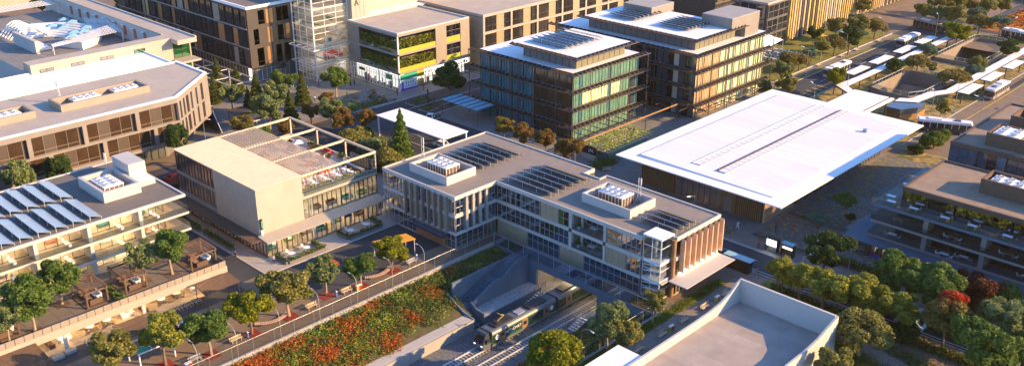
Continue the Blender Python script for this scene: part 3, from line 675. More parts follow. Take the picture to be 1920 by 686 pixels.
# rear faces
for fr, L in ((Fr((-20.2, 27.5), (0, -1)), 27.5), (Fr((37.5, 26.6), (-1, 0)), 24.8), (Fr((9.1, 27.5), (-1, 0)), 29.3)):
    for z0, z1 in LZ:
        n = max(2, round(L / 6)); s = L / n
        for k in range(n): window(fr, k * s + .1, (k + 1) * s - .1, z0, z1, C, 4, (.5,))
screen_wall(rect(-15.5, 2.8, -5.1, 10.1), 10.38, 12.0, .35, 'render_white', C); screen_wall(rect(16.8, 14.6, 27.4, 21.7), 10.38, 12.0, .35, 'render_white', C)
ac_unit(-13.1, 5.3, -8.0, 8.6, 10.4, 12.3, 4, 2, 'white topped chiller with brown louvres on the station roof end nearest the timber pavilion')
ac_unit(18.6, 17.1, 23.7, 20.3, 10.4, 12.3, 4, 2, 'white topped chiller with brown louvres on the station roof end near the copper fins')
mast(-16.8, 7.3, 10.4, 5.0, 'slim lattice mast on the station roof next to the chiller by the pavilion'); mast(24.4, 21.0, 10.4, 4.6, 'slim lattice mast on the station roof at the end near the copper fins')
pv_rows(-15.5, -5.6, [12.4 + i * 1.95 for i in range(6)], 10.4, lambda i: ordn(i) + ' of six solar rows from the chiller, on the pavilion end of the station roof', 'solar rows at the pavilion end of the station roof', 'solar_mid')
pv_rows(1.6, 12.0, [11.9 + i * 1.95 for i in range(6)], 10.4, lambda i: ordn(i) + ' of six solar rows from the front edge, mid roof of the station', 'solar rows in the middle of the station roof', 'solar_mid')
pv_rows(29.2, 36.6, [15.0 + i * 1.75 for i in range(4)], 10.4, lambda i: ordn(i) + ' of four solar rows from the glass lift tower, end of the station roof', 'solar rows above the copper fins', 'solar_mid', nseg=4)
for li, nm in ((1, 'lower'), (2, 'upper')):
    tables('white', 'white', [(21.3 + li * .3, 11.9, 0)], LZ[li][0], 'white bench table on the %s recessed balcony of the station front' % nm, '', 'station balcony')
    t = thing('potted_plant', 'potted spiky plant on the %s recessed balcony of the station front' % nm, 'plant', (19.2, 11.2, LZ[li][0])); x, y, z = 19.2, 11.2, LZ[li][0]
    b = MB(); b.cyl(x, y, z, z + .5, .25, 'white_paint', .32, 10); b.build('pot', t); b = MB()
    for k in range(40):
        a = random.random() * 6.28; e = .2 + random.random() * 1.1; L = .5 + random.random() * .7; d = Vector((math.cos(a) * math.cos(e), math.sin(a) * math.cos(e), math.sin(e))) * L
        b.face([(x, y, z + .5), (x + d.x * .6 - .06 * math.sin(a), y + d.y * .6 + .06 * math.cos(a), z + .5 + d.z * .7), (x + d.x, y + d.y, z + .5 + d.z), (x + d.x * .6 + .06 * math.sin(a), y + d.y * .6 - .06 * math.cos(a), z + .5 + d.z * .7)], 'leaf_mid')
    b.build('foliage', t)
# ================================================================ TIMBER PAVILION
W = thing('timber_pavilion', 'pale timber-clad pavilion with glazed ground floor, roof terrace and open pergola', 'building', (-39, -11, 0))
X0, X1, Y0, Y1 = -53.3, -24.4, -24.6, 2.0; YR = -15.2
b = MB(); b.prism(rect(-54, -25.2, -22, 1.2), 0, .1, 'interior_floor'); b.build('floor_slab', W)
b = MB(); b.prism(rect(X0, Y0 + .3, X1 - .05, Y1), 3.0, 3.55, 'render_cream'); b.prism(rect(X0 + .1, Y0 + .3, X1 - .05, Y1), 7.35, 7.9, 'render_cream', 'timber_pale'); b.build('floor_slab', W)
b = MB(); b.box(X1 - .3, Y0, 2.95, X1, YR, 12.15, 'render_cream'); b.box(X1 - .3, YR - .3, 7.9, -36, YR, 12.1, 'render_cream'); b.build('wall', W)
b = MB(); b.box(X0, Y0 + .1, 11.85, X1 - .02, YR, 12.1, 'batten'); n = 84
for i in range(n):
    x = X0 + .1 + (X1 - X0 - .25) * i / (n - 1); b.box(x - .08, Y0 - .12, 12.1, x + .08, YR, 12.26, 'batten')
b.build('roof', W)
b = MB(); b.box(-38.8, Y0 + .12, 3.0, X1 - .32, Y0 + .35, 11.85, 'batten')
for i in range(42): x = -38.7 + 14.2 * i / 41; b.box(x - .08, Y0 - .12, 2.9, x + .08, Y0 + .1, 12.1, 'batten')
b.build('batten_screen', W)
FW = Fr((X0, Y0), (1, 0)); FE = Fr((X1, Y0), (0, 1))
for z0, z1 in ((4.1, 7.35), (7.95, 11.8)):
    for k in range(3): window(FW, .1 + k * 4.8, 4.8 + k * 4.8, z0, z1, W, 4, (), 'smoke_glass', 'dark_metal', bar=.12)
b = MB(); b.box(X0, Y0, 3.0, -38.8, Y0 + .3, 4.08, 'concrete'); b.box(X0, Y0 - .02, 7.36, -38.8, Y0 + .28, 7.93, 'concrete'); b.build('spandrel', W)
for k in range(4): window(FE, 9.45 + k * 4.25, 9.45 + (k + 1) * 4.25 - .05, 3.6, 7.3, W, 4, (), 'clear_glass', 'dark_metal', bar=.1)
for k in range(6): window(Fr((-22, -25.1), (0, 1)), .1 + k * 4.3, (k + 1) * 4.3, .1, 3.0, W, 4, (), 'clear_glass', 'dark_metal', bar=.1)
for k in range(7): window(Fr((-54, -25.1), (1, 0)), .1 + k * 4.55, (k + 1) * 4.55, .1, 3.0, W, 4, (), 'smoke_glass', 'dark_metal', bar=.1)
for fr, L in ((Fr((-24.4, 2.0), (-1, 0)), 28.9), (Fr((-53.3, 2.0), (0, -1)), 26.6)):
    b = MB()
    for z0, z1 in ((.1, 3), (3.55, 7.35)): b.fb(fr, 0, L, -.2, -.1, z0, z1, 'smoke_glass')
    b.fb(fr, 0, L if L > 28 else 9, -.1, 0, 7.9, 8.7, 'timber_pale') if False else None
    b.build('rear_glazing', W)
b = MB(); b.hexa([(X1 + .01, -25.2, 3.25), (-21.2, -25.2, 3.05), (-21.2, 1.6, 3.05), (X1 + .01, 1.6, 3.25)], [(X1 + .01, -25.2, 3.5), (-21.2, -25.2, 3.2), (-21.2, 1.6, 3.2), (X1 + .01, 1.6, 3.5)], 'render_cream'); b.build('canopy', W)
b = MB()
for k in range(8): x = -55 + k * 4; b.box(x + .03, -27.3, 3.1, x + 3.97, Y0 - .15, 3.25, 'timber_dark')
b.box(-55, -27.35, 3.05, -23, -27.2, 3.3, 'brown_metal'); b.build('slatted_canopy', W)
b = MB()
for k in range(7): b.box(-23.1, -22.5 + k * 4.1, .1, -22.8, -22.2 + k * 4.1, 3.2, 'white_paint')
for y in (-13.2, -4.4): b.box(-25.2, y, 3.55, -24.9, y + .3, 7.35, 'white_paint')
b.build('column', W)
b = MB(); b.box(-40, -20, .1, -33, -4, 11.8 if False else 3.0, 'interior_wall'); b.box(-38, -22, 3.55, -37.6, 1, 7.35, 'interior_wall'); b.box(-53, -19, 3.55, -39, -18.7, 11.8, 'interior_wall'); b.box(-38.9, Y0 + .5, 7.95, -38.6, YR - .4, 11.8, 'interior_wall'); b.box(-53.1, -19, .1, -41, -18.8, 3, 'interior_wall'); b.build('interior_wall', W)
b = MB()
for k in range(6): b.box(-29, -23 + k * 4.2, 2.9, -25, -22.4 + k * 4.2, 2.98, 'lamp_warm'); b.box(-31, -14 + k * 2.6, 7.25, -26.5, -13.6 + k * 2.6, 7.33, 'lamp_warm')
for k in range(5): b.box(-52 + k * 2.7, -23, 7.26, -51.4 + k * 2.7, -20, 7.34, 'lamp_warm'); b.box(-52 + k * 2.7, -23, 11.76, -51.4 + k * 2.7, -20, 11.84, 'lamp_warm')
for k in range(8): b.box(-52 + k * 3.4, -23.8, 2.9, -51.4 + k * 3.4, -21, 2.98, 'lamp_warm')
b.build('ceiling_lights', W)
b = MB()
for x in (-53.2, -43.6, -34.0, -24.55): b.box(x - .14, YR, 11.75, x + .14, 1.95, 12.15, 'timber_pale')
b.box(-53.3, 1.7, 11.75, -24.4, 2.02, 12.16, 'timber_pale'); b.build('pergola_beam', W)
for x in (-53.2, -43.6, -34.0, -24.55): b = MB(); b.box(x - .12, 1.72, 7.9, x + .12, 1.98, 11.75, 'timber_pale'); b.build('pergola_post', W)
b = MB()
for i in range(14):
    y = YR + .35 + i * .62; b.box(-53.0, y - .09, 11.88, -24.7, y + .09, 12.08, 'timber_pale')
b.build('pergola_slats', W)
b = MB(); b.box(-24.62, YR, 7.9, -24.42, 1.98, 8.55, 'render_cream'); b.box(-53.3, 1.8, 7.9, -24.64, 2.0, 8.5, 'timber_pale'); b.box(-53.3, YR, 7.9, -53.1, 1.78, 8.5, 'render_cream'); b.build('parapet', W)
b = MB(); b.fb(Fr((-24.3, YR), (0, 1)), .2, 17, -.02, 0, 8.0, 8.9, 'rail_glass'); b.build('rail', W)
sg = MB(); sg.box(-24.38, -24.5, 4.6, -24.1, -24.1, 6.6, 'black'); sg.box(-24.09, -24.42, 4.9, -24.08, -24.18, 6.3, 'green_paint'); so = sg.build('hanging_sign', W)
sg = MB(); sg.box(-24.38, -24.5, 2.9 + .6, -24.12, -24.15, 4.4, 'white_paint'); sg.build('sign_panel', W)
sg = MB(); sg.box(-21.7, -8.3, 2.3, -21.62, -6.6, 2.9, 'black'); sg.build('hanging_sign', W)
# roof terrace and indoor furniture
def mk_sofa(m, L=2.0):
    t = thing('sofa', 'sofa', 'sofa', (0, 0, 0), local=True); b = MB(); b.box(-L / 2, -.42, .0, L / 2, .42, .42, m); b.build('seat', t)
    b = MB(); b.box(-L / 2, .28, .421, L / 2, .46, .85, m); b.build('backrest', t)
    for s in (-1, 1): b = MB(); b.box(s * L / 2 - .09 * s - .09, -.42, .421, s * L / 2 - .09 * s + .09, .27, .62, m); b.build('armrest', t)
    return t
SOF = {k: mk_sofa('fabric_' + k) for k in ('white', 'blue', 'red', 'teal', 'green', 'orange', 'brown')}
def sofa(k, x, y, z, rz, label, group=None): dup(SOF[k], (x, y, z), rz, label, group)
WORD = {'white': 'white', 'blue': 'navy blue', 'red': 'red', 'teal': 'teal', 'green': 'lime green', 'orange': 'orange', 'brown': 'dark brown'}
for i, (k, x, y, rz) in enumerate([('teal', -24.5, -22.6, 1.57), ('green', -25.3, -18.4, 1.57), ('brown', -25.5, -14.6, 1.57), ('teal', -24.6, -11.8, 1.57), ('green', -25.4, -7.6, 1.57), ('brown', -25.0, -2.6, 1.57)]):
    sofa(k, x, y, .1, rz, WORD[k] + ' sofa inside the pavilion ground floor, ' + ordn(i) + ' of six from the white wall corner', 'sofas in the pavilion ground floor')
for i, (k, x, y, rz) in enumerate([('white', -26.5, -14.2, 1.57), ('brown', -26.8, -11, 1.57), ('brown', -26.6, -7.6, 1.57), ('teal', -26.4, -3.9, 1.57), ('green', -26.2, -.6, 1.57)]):
    sofa(k, x, y, 3.55, rz, WORD[k] + ' sofa behind the pavilion upper windows, ' + ordn(i) + ' of five from the white wall', 'sofas in the pavilion upper floor')
sp = [(-49, -1.2), (-45.9, -3), (-43, .2), (-40.5, -3), (-37.5, -.5), (-35, -3.5)]
for i, (x, y) in enumerate(sp): sofa('blue' if i % 2 else 'brown', x, y, 7.9, .4 * i, ('navy blue' if i % 2 else 'dark brown') + ' lounge sofa on the pavilion roof terrace, ' + ordn(i) + ' of six from the far corner', 'lounge sofas on the pavilion roof')
tables('white', 'white', [(-33 + .2 * i, -13.2 + 2.4 * i, 4) for i in range(5)] + [(-29 + .1 * i, -13 + 2.6 * i, 4) for i in range(5)] + [(-26.2, -10.5 + 2.7 * i, 2) for i in range(4)], 7.9,
       ['white table on the pavilion roof terrace, %s of fourteen counting from the roof edge' % ordn(i) for i in range(14)], ['white chair at the %s table of the pavilion roof terrace' % ordn(i) for i in range(14)], 'pavilion roof terrace')
tables('wood', 'wood', [(-38.5, -10, 4), (-42, -8.5, 4), (-47, -9, 4), (-32.5, -9.2, 0)], 7.9, ['wooden table under the pergola slats of the pavilion roof, %s from the front' % ordn(i) for i in range(4)], ['wooden chair at the %s table under the pavilion pergola' % ordn(i) for i in range(4)], 'pavilion pergola')
def umbrella(x, y, z, label, m='fabric_white', r=1.5, h=2.5):
    t = thing('parasol', label, 'umbrella', (x, y, z), 'parasols'); b = MB(); b.cyl(x, y, z, z + h, .04, 'grey_metal', None, 6); b.build('pole', t); b = MB()
    q = [(x + r * math.cos(k * math.pi / 2 + .4), y + r * math.sin(k * math.pi / 2 + .4), z + h - .55) for k in range(4)]
    for k in range(4): b.face([(x, y, z + h + .1), q[k], q[(k + 1) % 4]], m)
    b.build('canopy', t)
for i, (k, x, y) in enumerate((('red', -39.5, 1.0), ('orange', -36.2, -5.2), ('red', -31.5, -5.6), ('blue', -33.0, .9), ('blue', -50.8, -4.6), ('white', -47.2, 1.0))): sofa(k, x, y, 7.9, .7 * i, WORD[k] + ' seat on the pavilion roof terrace, ' + ['by the far parapet', 'beside the pergola slats', 'in front of the bar counter', 'behind the bar counter', 'at the far left corner', 'at the far right parapet'][i], 'loose seats on the pavilion roof')
umbrella(-44.4, -2.4, 7.9, 'white square parasol on the pavilion roof terrace'); 
t = thing('bar_shelf', 'black open shelf wall with counter at the end of the pavilion roof terrace', 'shelf', (-28, 1.2, 7.9)); b = MB()
for i in range(9): b.box(-31.5 + i * .85, 1.0, 7.9, -31.42 + i * .85, 1.4, 10.3, 'dark_metal')
for i in range(6): b.box(-31.5, .99, 8.0 + i * .45, -24.65, 1.41, 8.06 + i * .45, 'dark_metal')
b.build('shelf', t); b = MB(); b.box(-31.5, -1.0, 7.9, -25.4, -.4, 8.9, 'brown_metal'); b.box(-31.6, -1.1, 8.9, -25.3, -.3, 8.96, 'grey_metal'); b.build('counter', t)
def planter(x0, y0, x1, y1, z, h, label, wall='concrete_dark', leaf='shrub_green', dens=16, lh=.55, group='planters'):
    t = thing('planter', label, 'planter', ((x0 + x1) / 2, (y0 + y1) / 2, z), group); b = MB(); b.rim(rect(x0, y0, x1, y1), z, z + h, .08, wall); b.box(x0 + .08, y0 + .08, z, x1 - .08, y1 - .08, z + h - .06, 'earth'); b.build('box', t)
    b = MB(); n = int((x1 - x0) * (y1 - y0) * dens) + 12
    for k in range(n): leafquad(b, (x0 + random.random() * (x1 - x0), y0 + random.random() * (y1 - y0), z + h + random.random() * lh), .16 + .16 * random.random(), leaf)
    b.build('foliage', t)
def leafquad(b, p, s, m):
    a = Vector((random.gauss(0, 1), random.gauss(0, 1), random.gauss(0, .6))).normalized(); c = a.cross(Vector((random.gauss(0, 1), random.gauss(0, 1), random.gauss(0, 1)))).normalized()
    p = Vector(p); b.face([p - a * s, p + c * s * .55, p + a * s, p - c * s * .55], m)
for i, (x, y) in enumerate(((-45, 1.3), (-41.6, 1.3), (-51.8, -2), (-34.6, 1.3))): planter(x - 1.3, y - .35, x + 1.3, y + .35, 7.9, .5, 'green planter box along the far parapet of the pavilion roof, ' + ['second from the left', 'third from the left', 'round the left corner', 'nearest the bar shelf'][i], 'timber', dens=40, lh=.7)
planter(-24.9, YR + .2, -24.65, -2, 8.5, .3, 'row of small succulents in a trough along the pavilion roof edge', dens=60, leaf='leaf_grey')
planter(-21.0, -24.3, -17.4, -23.8, 0.02, .55, 'low hedge trough facing the street corner of the pavilion deck', dens=45)
planter(-17.7, -23.7, -17.1, -16, .02, .55, 'low hedge trough along the deck edge, nearest the pavilion corner', dens=45)
planter(-21.0, -16.6, -17.8, -16.1, .02, .55, 'low hedge trough closing the first seating bay of the pavilion deck', dens=45)
planter(-17.7, -10.5, -17.1, -3, .02, .55, 'low hedge trough along the deck edge, nearer the station building', dens=45)
planter(-21.0, -10.9, -17.8, -10.4, .02, .55, 'low hedge trough opening the second seating bay of the pavilion deck', dens=45)
planter(-21.0, -2.9, -17.8, -2.4, .02, .55, 'low hedge trough closing the second seating bay of the pavilion deck', dens=45)
planter(-48.5, -28.2, -40.3, -27.4, .02, .55, 'long hedge trough beside the side street, far one by the slatted canopy', dens=45)
planter(-38.8, -28.2, -29.0, -27.4, .02, .55, 'long hedge trough beside the side street, near one by the slatted canopy', dens=45)
tables('round', 'white', [(-19.4, -21.8, 2), (-19.4, -18.6, 2), (-19.4, -8.8, 2), (-19.4, -5, 2)], .03, ['small round table on the pavilion deck, %s from the street corner' % ordn(i) for i in range(4)], ['chair at the %s round table of the pavilion deck' % ordn(i) for i in range(4)], 'pavilion deck')

# ================================================================ BALCONY BUILDING (left) WITH TERRACE AND CAFE
S = thing('balcony_building', 'low cream building with lit glass balconies and solar panels on its flat roof', 'building', (-43, -60, 0))
SX0, SX1, SY0, SY1 = -55, -31, -90, -34.3
b = MB(); b.prism(rect(SX0, SY0, SX1, SY1), 12.1, 12.42, 'render_white', 'roof_grey'); b.build('roof', S)
b = MB(); b.rim(rect(SX0, SY0, SX1, SY1), 12.42, 12.62, .35, 'render_white'); b.build('parapet', S)
for z in (5.9, 9.0): b = MB(); b.prism(rect(SX0 + .2, SY0, SX1 + .3, SY1 + .1), z, z + .4, 'render_white', 'interior_floor'); b.build('floor_slab', S)
b = MB(); b.prism(rect(SX0 + .2, SY0, SX1, SY1 - 2.8), 0, 3.4, 'render_cream'); b.build('base', S)
CY = [-76.9, -68.3, -59.8, -51.3, -42.6]
for y in CY: b = MB(); b.box(-33.5, y - .3, 3.5, -31.02, y + .3, 12.1, 'render_white'); b.build('column', S)
LS = ((3.5, 5.9), (6.3, 9.0), (9.4, 12.1)); FS = Fr((-33.6, -90), (0, 1))
for z0, z1 in LS:
    ys = [-85.4] + CY + [-37.2]
    for k in range(len(ys) - 1): window(FS, ys[k] + 90 + .3, ys[k + 1] + 90 - .3, z0, z1, S, 4, (), 'clear_glass', 'brown_metal', bar=.07)
    window(Fr((-33.6, -37.2), (-1, 0)), .1, 8, z0, z1, S, 4, (), 'clear_glass', 'brown_metal', bar=.07)
    b = MB(); b.box(-40.4, -90, z0, -40, -37.5, z1, 'interior_wall'); b.box(-54.8, -37.3, z0, -42, -37.1, z1, 'render_cream')
    for y in CY: b.box(-39.9, y - .1, z0, -33.7, y + .1, z1, 'interior_wall')
    b.build('interior_wall', S)
    b = MB()
    for y in CY + [-37]:
        for k in range(2): b.box(-38.6, y - 3.4 - k * 3.2, z1 - .09, -35, y - 2.7 - k * 3.2, z1 - .02, 'lamp_warm')
    b.build('ceiling_lights', S)
    if z0 > 4:
        b = MB(); b.fb(Fr((SX1 + .25, SY0), (0, 1)), 0, 55.7, -.03, 0, z0, z0 + 1.0, 'rail_glass'); b.fb(Fr((SX1 + .2, SY1 + .05), (-1, 0)), 0, 7, -.03, 0, z0, z0 + 1, 'rail_glass'); b.build('balcony_rail', S)
b = MB(); b.box(-54.9, -90, 3.4, -54.7, -37, 12.1, 'bronze_glass'); b.build('rear_glazing', S)
screen_wall(rect(-47.3, -45.6, -37.4, -39.0), 12.42, 14.3, .55, 'render_white', S)
b = MB(); b.box(-48.6, -38.6, 12.42, -42.2, -35.5, 16.0, 'render_white'); b.build('lift_overrun', S)
b = MB(); b.box(-42.19, -38.4, 12.42, -39.6, -35.3, 13.3, 'render_white'); b.box(-42.18, -38.2, 13.3, -39.8, -35.5, 13.45, 'roof_white'); b.build('roof_light', S)
ac_unit(-45.2, -44.2, -40.0, -40.9, 12.45, 14.1, 4, 2, 'white chiller inside the screen wall on the balcony building roof')
mast(-48.0, -40.1, 12.45, 4.6, 'slim lattice mast by the lift box on the balcony building roof')
pv_rows(-41.8, -32.0, [-67 + i * 2.75 for i in range(7)], 12.45, lambda i: ordn(i) + ' of seven solar rows at the balcony edge, counted towards the mast', 'front solar rows on the balcony building', rise=.62, dep=1.95)
pv_rows(-53.0, -43.2, [-67 + i * 2.75 for i in range(7)], 12.45, lambda i: ordn(i) + ' of seven rear solar rows on the left roof, counted towards the mast', 'rear solar rows on the balcony building', rise=.62, dep=1.95)
i = 0
for li, (z0, z1) in enumerate(LS):
    for j, y in enumerate([-38.5] + [c - 2.2 for c in reversed(CY)]):
        k = ['white', 'teal', 'white', 'orange', 'red', 'white', 'teal'][(li * 3 + j * 2) % 7]; f_ = ['terrace', 'middle', 'top'][li]
        sofa(k, -35.6, y - 2.4, z0, 1.57, '%s sofa in the lit %s floor rooms, %s bay from the pavilion end' % (WORD[k], f_, ordn(j)), 'sofas in the balcony building')
        k2 = ['white', 'blue', 'teal', 'white', 'brown'][(li + j) % 5]
        sofa(k2, -37.8, y - .2, z0, .2, '%s rear sofa on the lit %s floor, %s bay from the pavilion end' % (WORD[k2], f_, ordn(j)), 'sofas at the back of the balcony building')
        if li: tables('white', 'white', [(-32.2, y - 1.2, 2)], z0, 'white balcony table on the %s floor, %s bay from the pavilion end' % (f_, ordn(j)), 'white chair on the %s floor balcony, %s bay from the pavilion end' % (f_, ordn(j)), 'balcony building')
# terrace podium
T = thing('terrace_podium', 'cream podium with a paved roof terrace above an open café front', 'building', (-25, -60, 0))
b = MB(); b.prism(rect(-31, -90, -18.6, -35), 3.0, 3.5, 'render_cream', 'terrace_paver'); b.build('terrace', T)
b = MB(); b.box(-18.58, -90, 2.3, -18.4, -34.9, 3.55, 'render_cream'); b.build('fascia', T)
b = MB(); n = 42
for i in range(n): b.box(-18.62, -90 + 55 * i / n + .04, 3.56, -18.5, -90 + 55 * (i + 1) / n - .04, 4.5, 'cladding_pale')
for i in range(8): b.box(-18.6 - 1.3 * (i + 1) + .04, -35.1, 3.56, -18.6 - 1.3 * i - .04, -35.0, 4.5, 'cladding_pale')
b.build('parapet', T)
b = MB(); b.box(-31, -90, 0, -22.4, -35.2, 3.0, 'interior_wall'); b.build('wall', T); b = MB(); b.box(-22.4, -90, .0, -17.9, -35, .04, 'interior_floor'); b.build('floor', T)
for y in (-74, -62.2, -49.8, -36): b = MB(); b.box(-18.9, y - .25, 0.04, -18.45, y + .25, 3.0, 'render_white'); b.build('column', T)
b = MB()
for i in range(13): b.box(-20.8, -88 + i * 4.1, 2.9, -20.4, -86 + i * 4.1, 2.97, 'lamp_warm')
b.build('ceiling_lights', T)
tables('round', 'wood', [(-20.9, -45.8, 4), (-20.9, -43.1, 4), (-20.9, -54.9, 4), (-20.9, -57.6, 4)], .04, ['round white café table, first of the pair by the pergola end', 'round white café table, second of the pair by the pergola end', 'round white café table, nearer the bicycle rack of the left pair', 'round white café table, leftmost of the café tables'],
       ['wooden chair at café table nearest the bikes', 'wooden chair at café table by the slatted shelter', 'wooden chair at the third café table', 'wooden chair at the leftmost café table'], 'café')
for i, (x, y) in enumerate([(-20.8, -61.6), (-20.8, -63.8), (-20.8, -51.6), (-20.8, -49.0), (-20.8, -39.6)]): sofa('white' if i % 2 == 0 else 'brown', x, y, .04, 1.57 * (1 + i % 2), ('white' if i % 2 == 0 else 'dark brown') + ' café sofa under the podium, ' + ['beside the left column', 'left of the left column', 'left of the middle column', 'right of the middle column', 'behind the slatted shelter'][i], 'café sofas')
def pergola(x0, x1, y0, y1, z, h, label, m='timber_dark', n=10, group='terrace pergolas'):
    t = thing('pergola', label, 'pergola', ((x0 + x1) / 2, (y0 + y1) / 2, z), group)
    for x in (x0, x1):
        for y in (y0, y1): b = MB(); b.box(x - .12, y - .12, z, x + .12, y + .12, z + h, m); b.build('post', t)
    b = MB()
    for y in (y0, y1): b.box(x0 - .3, y - .1, z + h, x1 + .3, y + .1, z + h + .28, m)
    for x in (x0, x1): b.box(x - .1, y0 - .3, z + h - .3, x + .1, y1 + .3, z + h - .01, m)
    b.build('beam', t); b = MB()
    for i in range(n): x = x0 + (x1 - x0) * i / (n - 1); b.box(x - .045, y0 - .25, z + h + .285, x + .045, y1 + .25, z + h + .37, m)
    b.build('slats', t); b = MB(); b.box(x0 - .2, y0 - .3, z, x1 + .2, y1 + .3, z + .12, 'timber_dark'); b.build('deck', t)
for (x0, x1, y0, y1, lb) in ((-26.6, -21.2, -57.2, -54.0, 'brown timber pergola with lounge seating, left of the planted bed'), (-26.6, -21.2, -51.0, -47.6, 'brown timber pergola with lounge seating, right of the planted bed'), (-25.4, -20.6, -40.0, -35.6, 'brown timber pergola at the street end of the roof terrace'), (-26.6, -21.2, -71, -67.4, 'brown timber pergola at the far left of the roof terrace')):
    pergola(x0, x1, y0, y1, 3.5, 2.7, lb)
    a, c = (y0 + y1) / 2, lb.split('pergola ')[1]
    sofa('brown', x1 - .9, a, 3.62, -1.57, 'dark brown lounge sofa in the pergola ' + c, 'lounge sofas under the terrace pergolas'); sofa('brown', x0 + 1, a, 3.62, 1.57, 'dark brown rear sofa in the pergola ' + c, 'rear lounge sofas under the terrace pergolas')
    sofa('white', (x0 + x1) / 2, y1 - .6, 3.62, 0, 'pale cushioned sofa in the pergola ' + c, 'pale sofas under the terrace pergolas'); dup(TB['wood'], ((x0 + x1) / 2, a - .4, 3.35), 0, 'low wooden table in the pergola ' + c, 'low tables under the terrace pergolas')
planter(-25.5, -53.2, -19.2, -51.9, 3.5, .25, 'planted green bed between two pergolas on the roof terrace', 'timber_dark', dens=60)
planter(-28.5, -46.5, -27.5, -42, 3.5, .3, 'low dark planter by the facade on the roof terrace', 'timber_dark')
def slat_shelter(x0, x1, y0, y1, z, label, slope=.35):
    t = thing('slatted_shelter', label, 'shelter', ((x0 + x1) / 2, (y0 + y1) / 2, 0), 'slatted shelters'); b = MB(); n = int((x1 - x0) / .26)
    for i in range(n): x = x0 + (x1 - x0) * i / n; zz = z - slope * i / n; b.box(x, y0, zz, x + .17, y1, zz + .07, 'timber_dark')
    for y in (y0 + .3, (y0 + y1) / 2, y1 - .3): b.beam((x0, y, z - .06), (x1, y, z - slope - .06), .1, .1, 'brown_metal')
    b.build('roof', t)
    for y in (y0 + .3, y1 - .3):
        for x in (x0 + .4, x1 - .3): b = MB(); b.cyl(x, y, 0, z - .12 - slope * (x - x0) / (x1 - x0), .05, 'brown_metal', None, 6); b.build('post', t)
slat_shelter(-17.5, -13.5, -41.8, -35.4, 2.9, 'brown slatted shelter at the street end of the café front'); slat_shelter(-14.6, -10.8, -56.7, -49.7, 2.9, 'brown slatted shelter behind the multi-lobed promenade tree'); slat_shelter(-18.2, -13.4, -84, -66.5, 2.9, 'brown slatted shelter at the bottom left corner')
# ================================================================ LEFT AND TOP BUILDINGS
def shopfront(fr, u0, u1, z0, z1, par, n, light='shop_glow', fm='dark_metal', seed=1, goods=('fabric_white', 'fabric_red', 'timber', 'blue_paint', 'fabric_orange')):
    rr = random.Random(seed); b = MB(); b.fb(fr, u0, u1, -2.2, -2.1, z0, z1, light)  # back wall itself glows, in place of lamps inside the shop
    for k in range(n * 3): u = u0 + (u1 - u0) * rr.random() * .95; h = .5 + rr.random() * 1.3; b.fb(fr, u, u + .25 + rr.random() * .6, -2.0, -1.2 - rr.random() * .5, z0 + .01, z0 + h, rr.choice(goods))
    b.build('shop_interior', par)
    s = (u1 - u0) / n
    for k in range(n): window(fr, u0 + k * s + .03, u0 + (k + 1) * s - .03, z0, z1, par, 2, (.75,), 'clear_glass', fm, bar=.07, name='shop_window')
# ---- long building with brown windows
N = thing('office_block', 'long taupe office block with bronze windows, chamfered end and slim white roof edge', 'building', (-90, -45, 0))
NO = [(-103, -110), (-76.9, -110), (-76.9, -10.9), (-89, 3.2), (-103, 3.2)]
b = MB(); b.prism(NO, 13.2, 14.0, 'cladding_taupe', 'roof_pink'); b.build('roof', N); b = MB(); b.rim(NO, 14.0, 14.3, .7, 'roof_white'); b.build('parapet', N)
NI = [(-102, -109), (-77.6, -109), (-77.6, -11.2), (-89.3, 2.2), (-102, 2.2)]
b = MB(); b.prism(NI, 3.9, 13.2, 'brown_metal'); b.build('wall', N)
b = MB(); b.prism([(-101, -108), (-80.6, -108), (-80.6, -13), (-90, -1), (-101, -1)], 0, 3.9, 'concrete_dark'); b.build('base', N)
for z0, z1 in ((3.9, 4.6), (8.35, 8.85), (12.85, 13.2)): b = MB(); b.prism(NO, z0, z1, 'cladding_taupe'); b.build('floor_band', N)
FN = Fr((-76.9, -110), (0, 1)); FN2 = Fr((-76.9, -10.9), (-12.1, 14.1))
for li, (z0, z1, off) in enumerate(((4.6, 8.35, 3.6), (8.85, 12.85, 0))):
    k = 0; u = 3.2 + off
    while u < 96:
        wd = [10.2, 10.4, 9.0][k % 3]; u1 = min(u + wd, 99 - .4)
        b = MB(); b.fb(FN, u - .9, u - .02, -.6, -.003, z0, z1, 'cladding_taupe'); b.build('pier', N)
        if u1 - u > 3:
            n = 4 if wd > 9.5 else 3
            window(FN, u, u1 - .8, z0, z1, N, n, (.22,), 'bronze_glass', 'cladding_pale', d=-.55, bar=.06, panels=[None, 'brown_metal', None, None])
        u += wd + .9; k += 1
    L = math.hypot(12.1, 14.1); uu = [.9, 2.9, 4.7, 7.4, 10.5, 13.6, 16.5]; prev = 0
    for j, a in enumerate(uu):
        b = MB(); b.fb(FN2, prev, a, -.5, -.003, z0, z1, 'cladding_taupe'); b.build('pier', N); e = a + (1.0 if j % 3 != 2 else 1.5)
        if j < len(uu) - 1: window(FN2, a, e, z0, z1, N, 1, (.25,), 'bronze_glass', 'brown_metal', d=-.4); prev = e
        else:
            b = MB(); b.fb(FN2, a, L, -.5, -.003, z0, z1, 'cladding_taupe'); b.build('pier', N)
shopfront(Fr((-80.4, -60), (0, 1)), 20, 46.5, .05, 3.6, N, 8, 'lamp_warm' if False else 'shop_glow', seed=4, goods=('fabric_orange', 'fabric_red', 'magenta_paint', 'green_paint', 'yellow_paint', 'fabric_brown'))
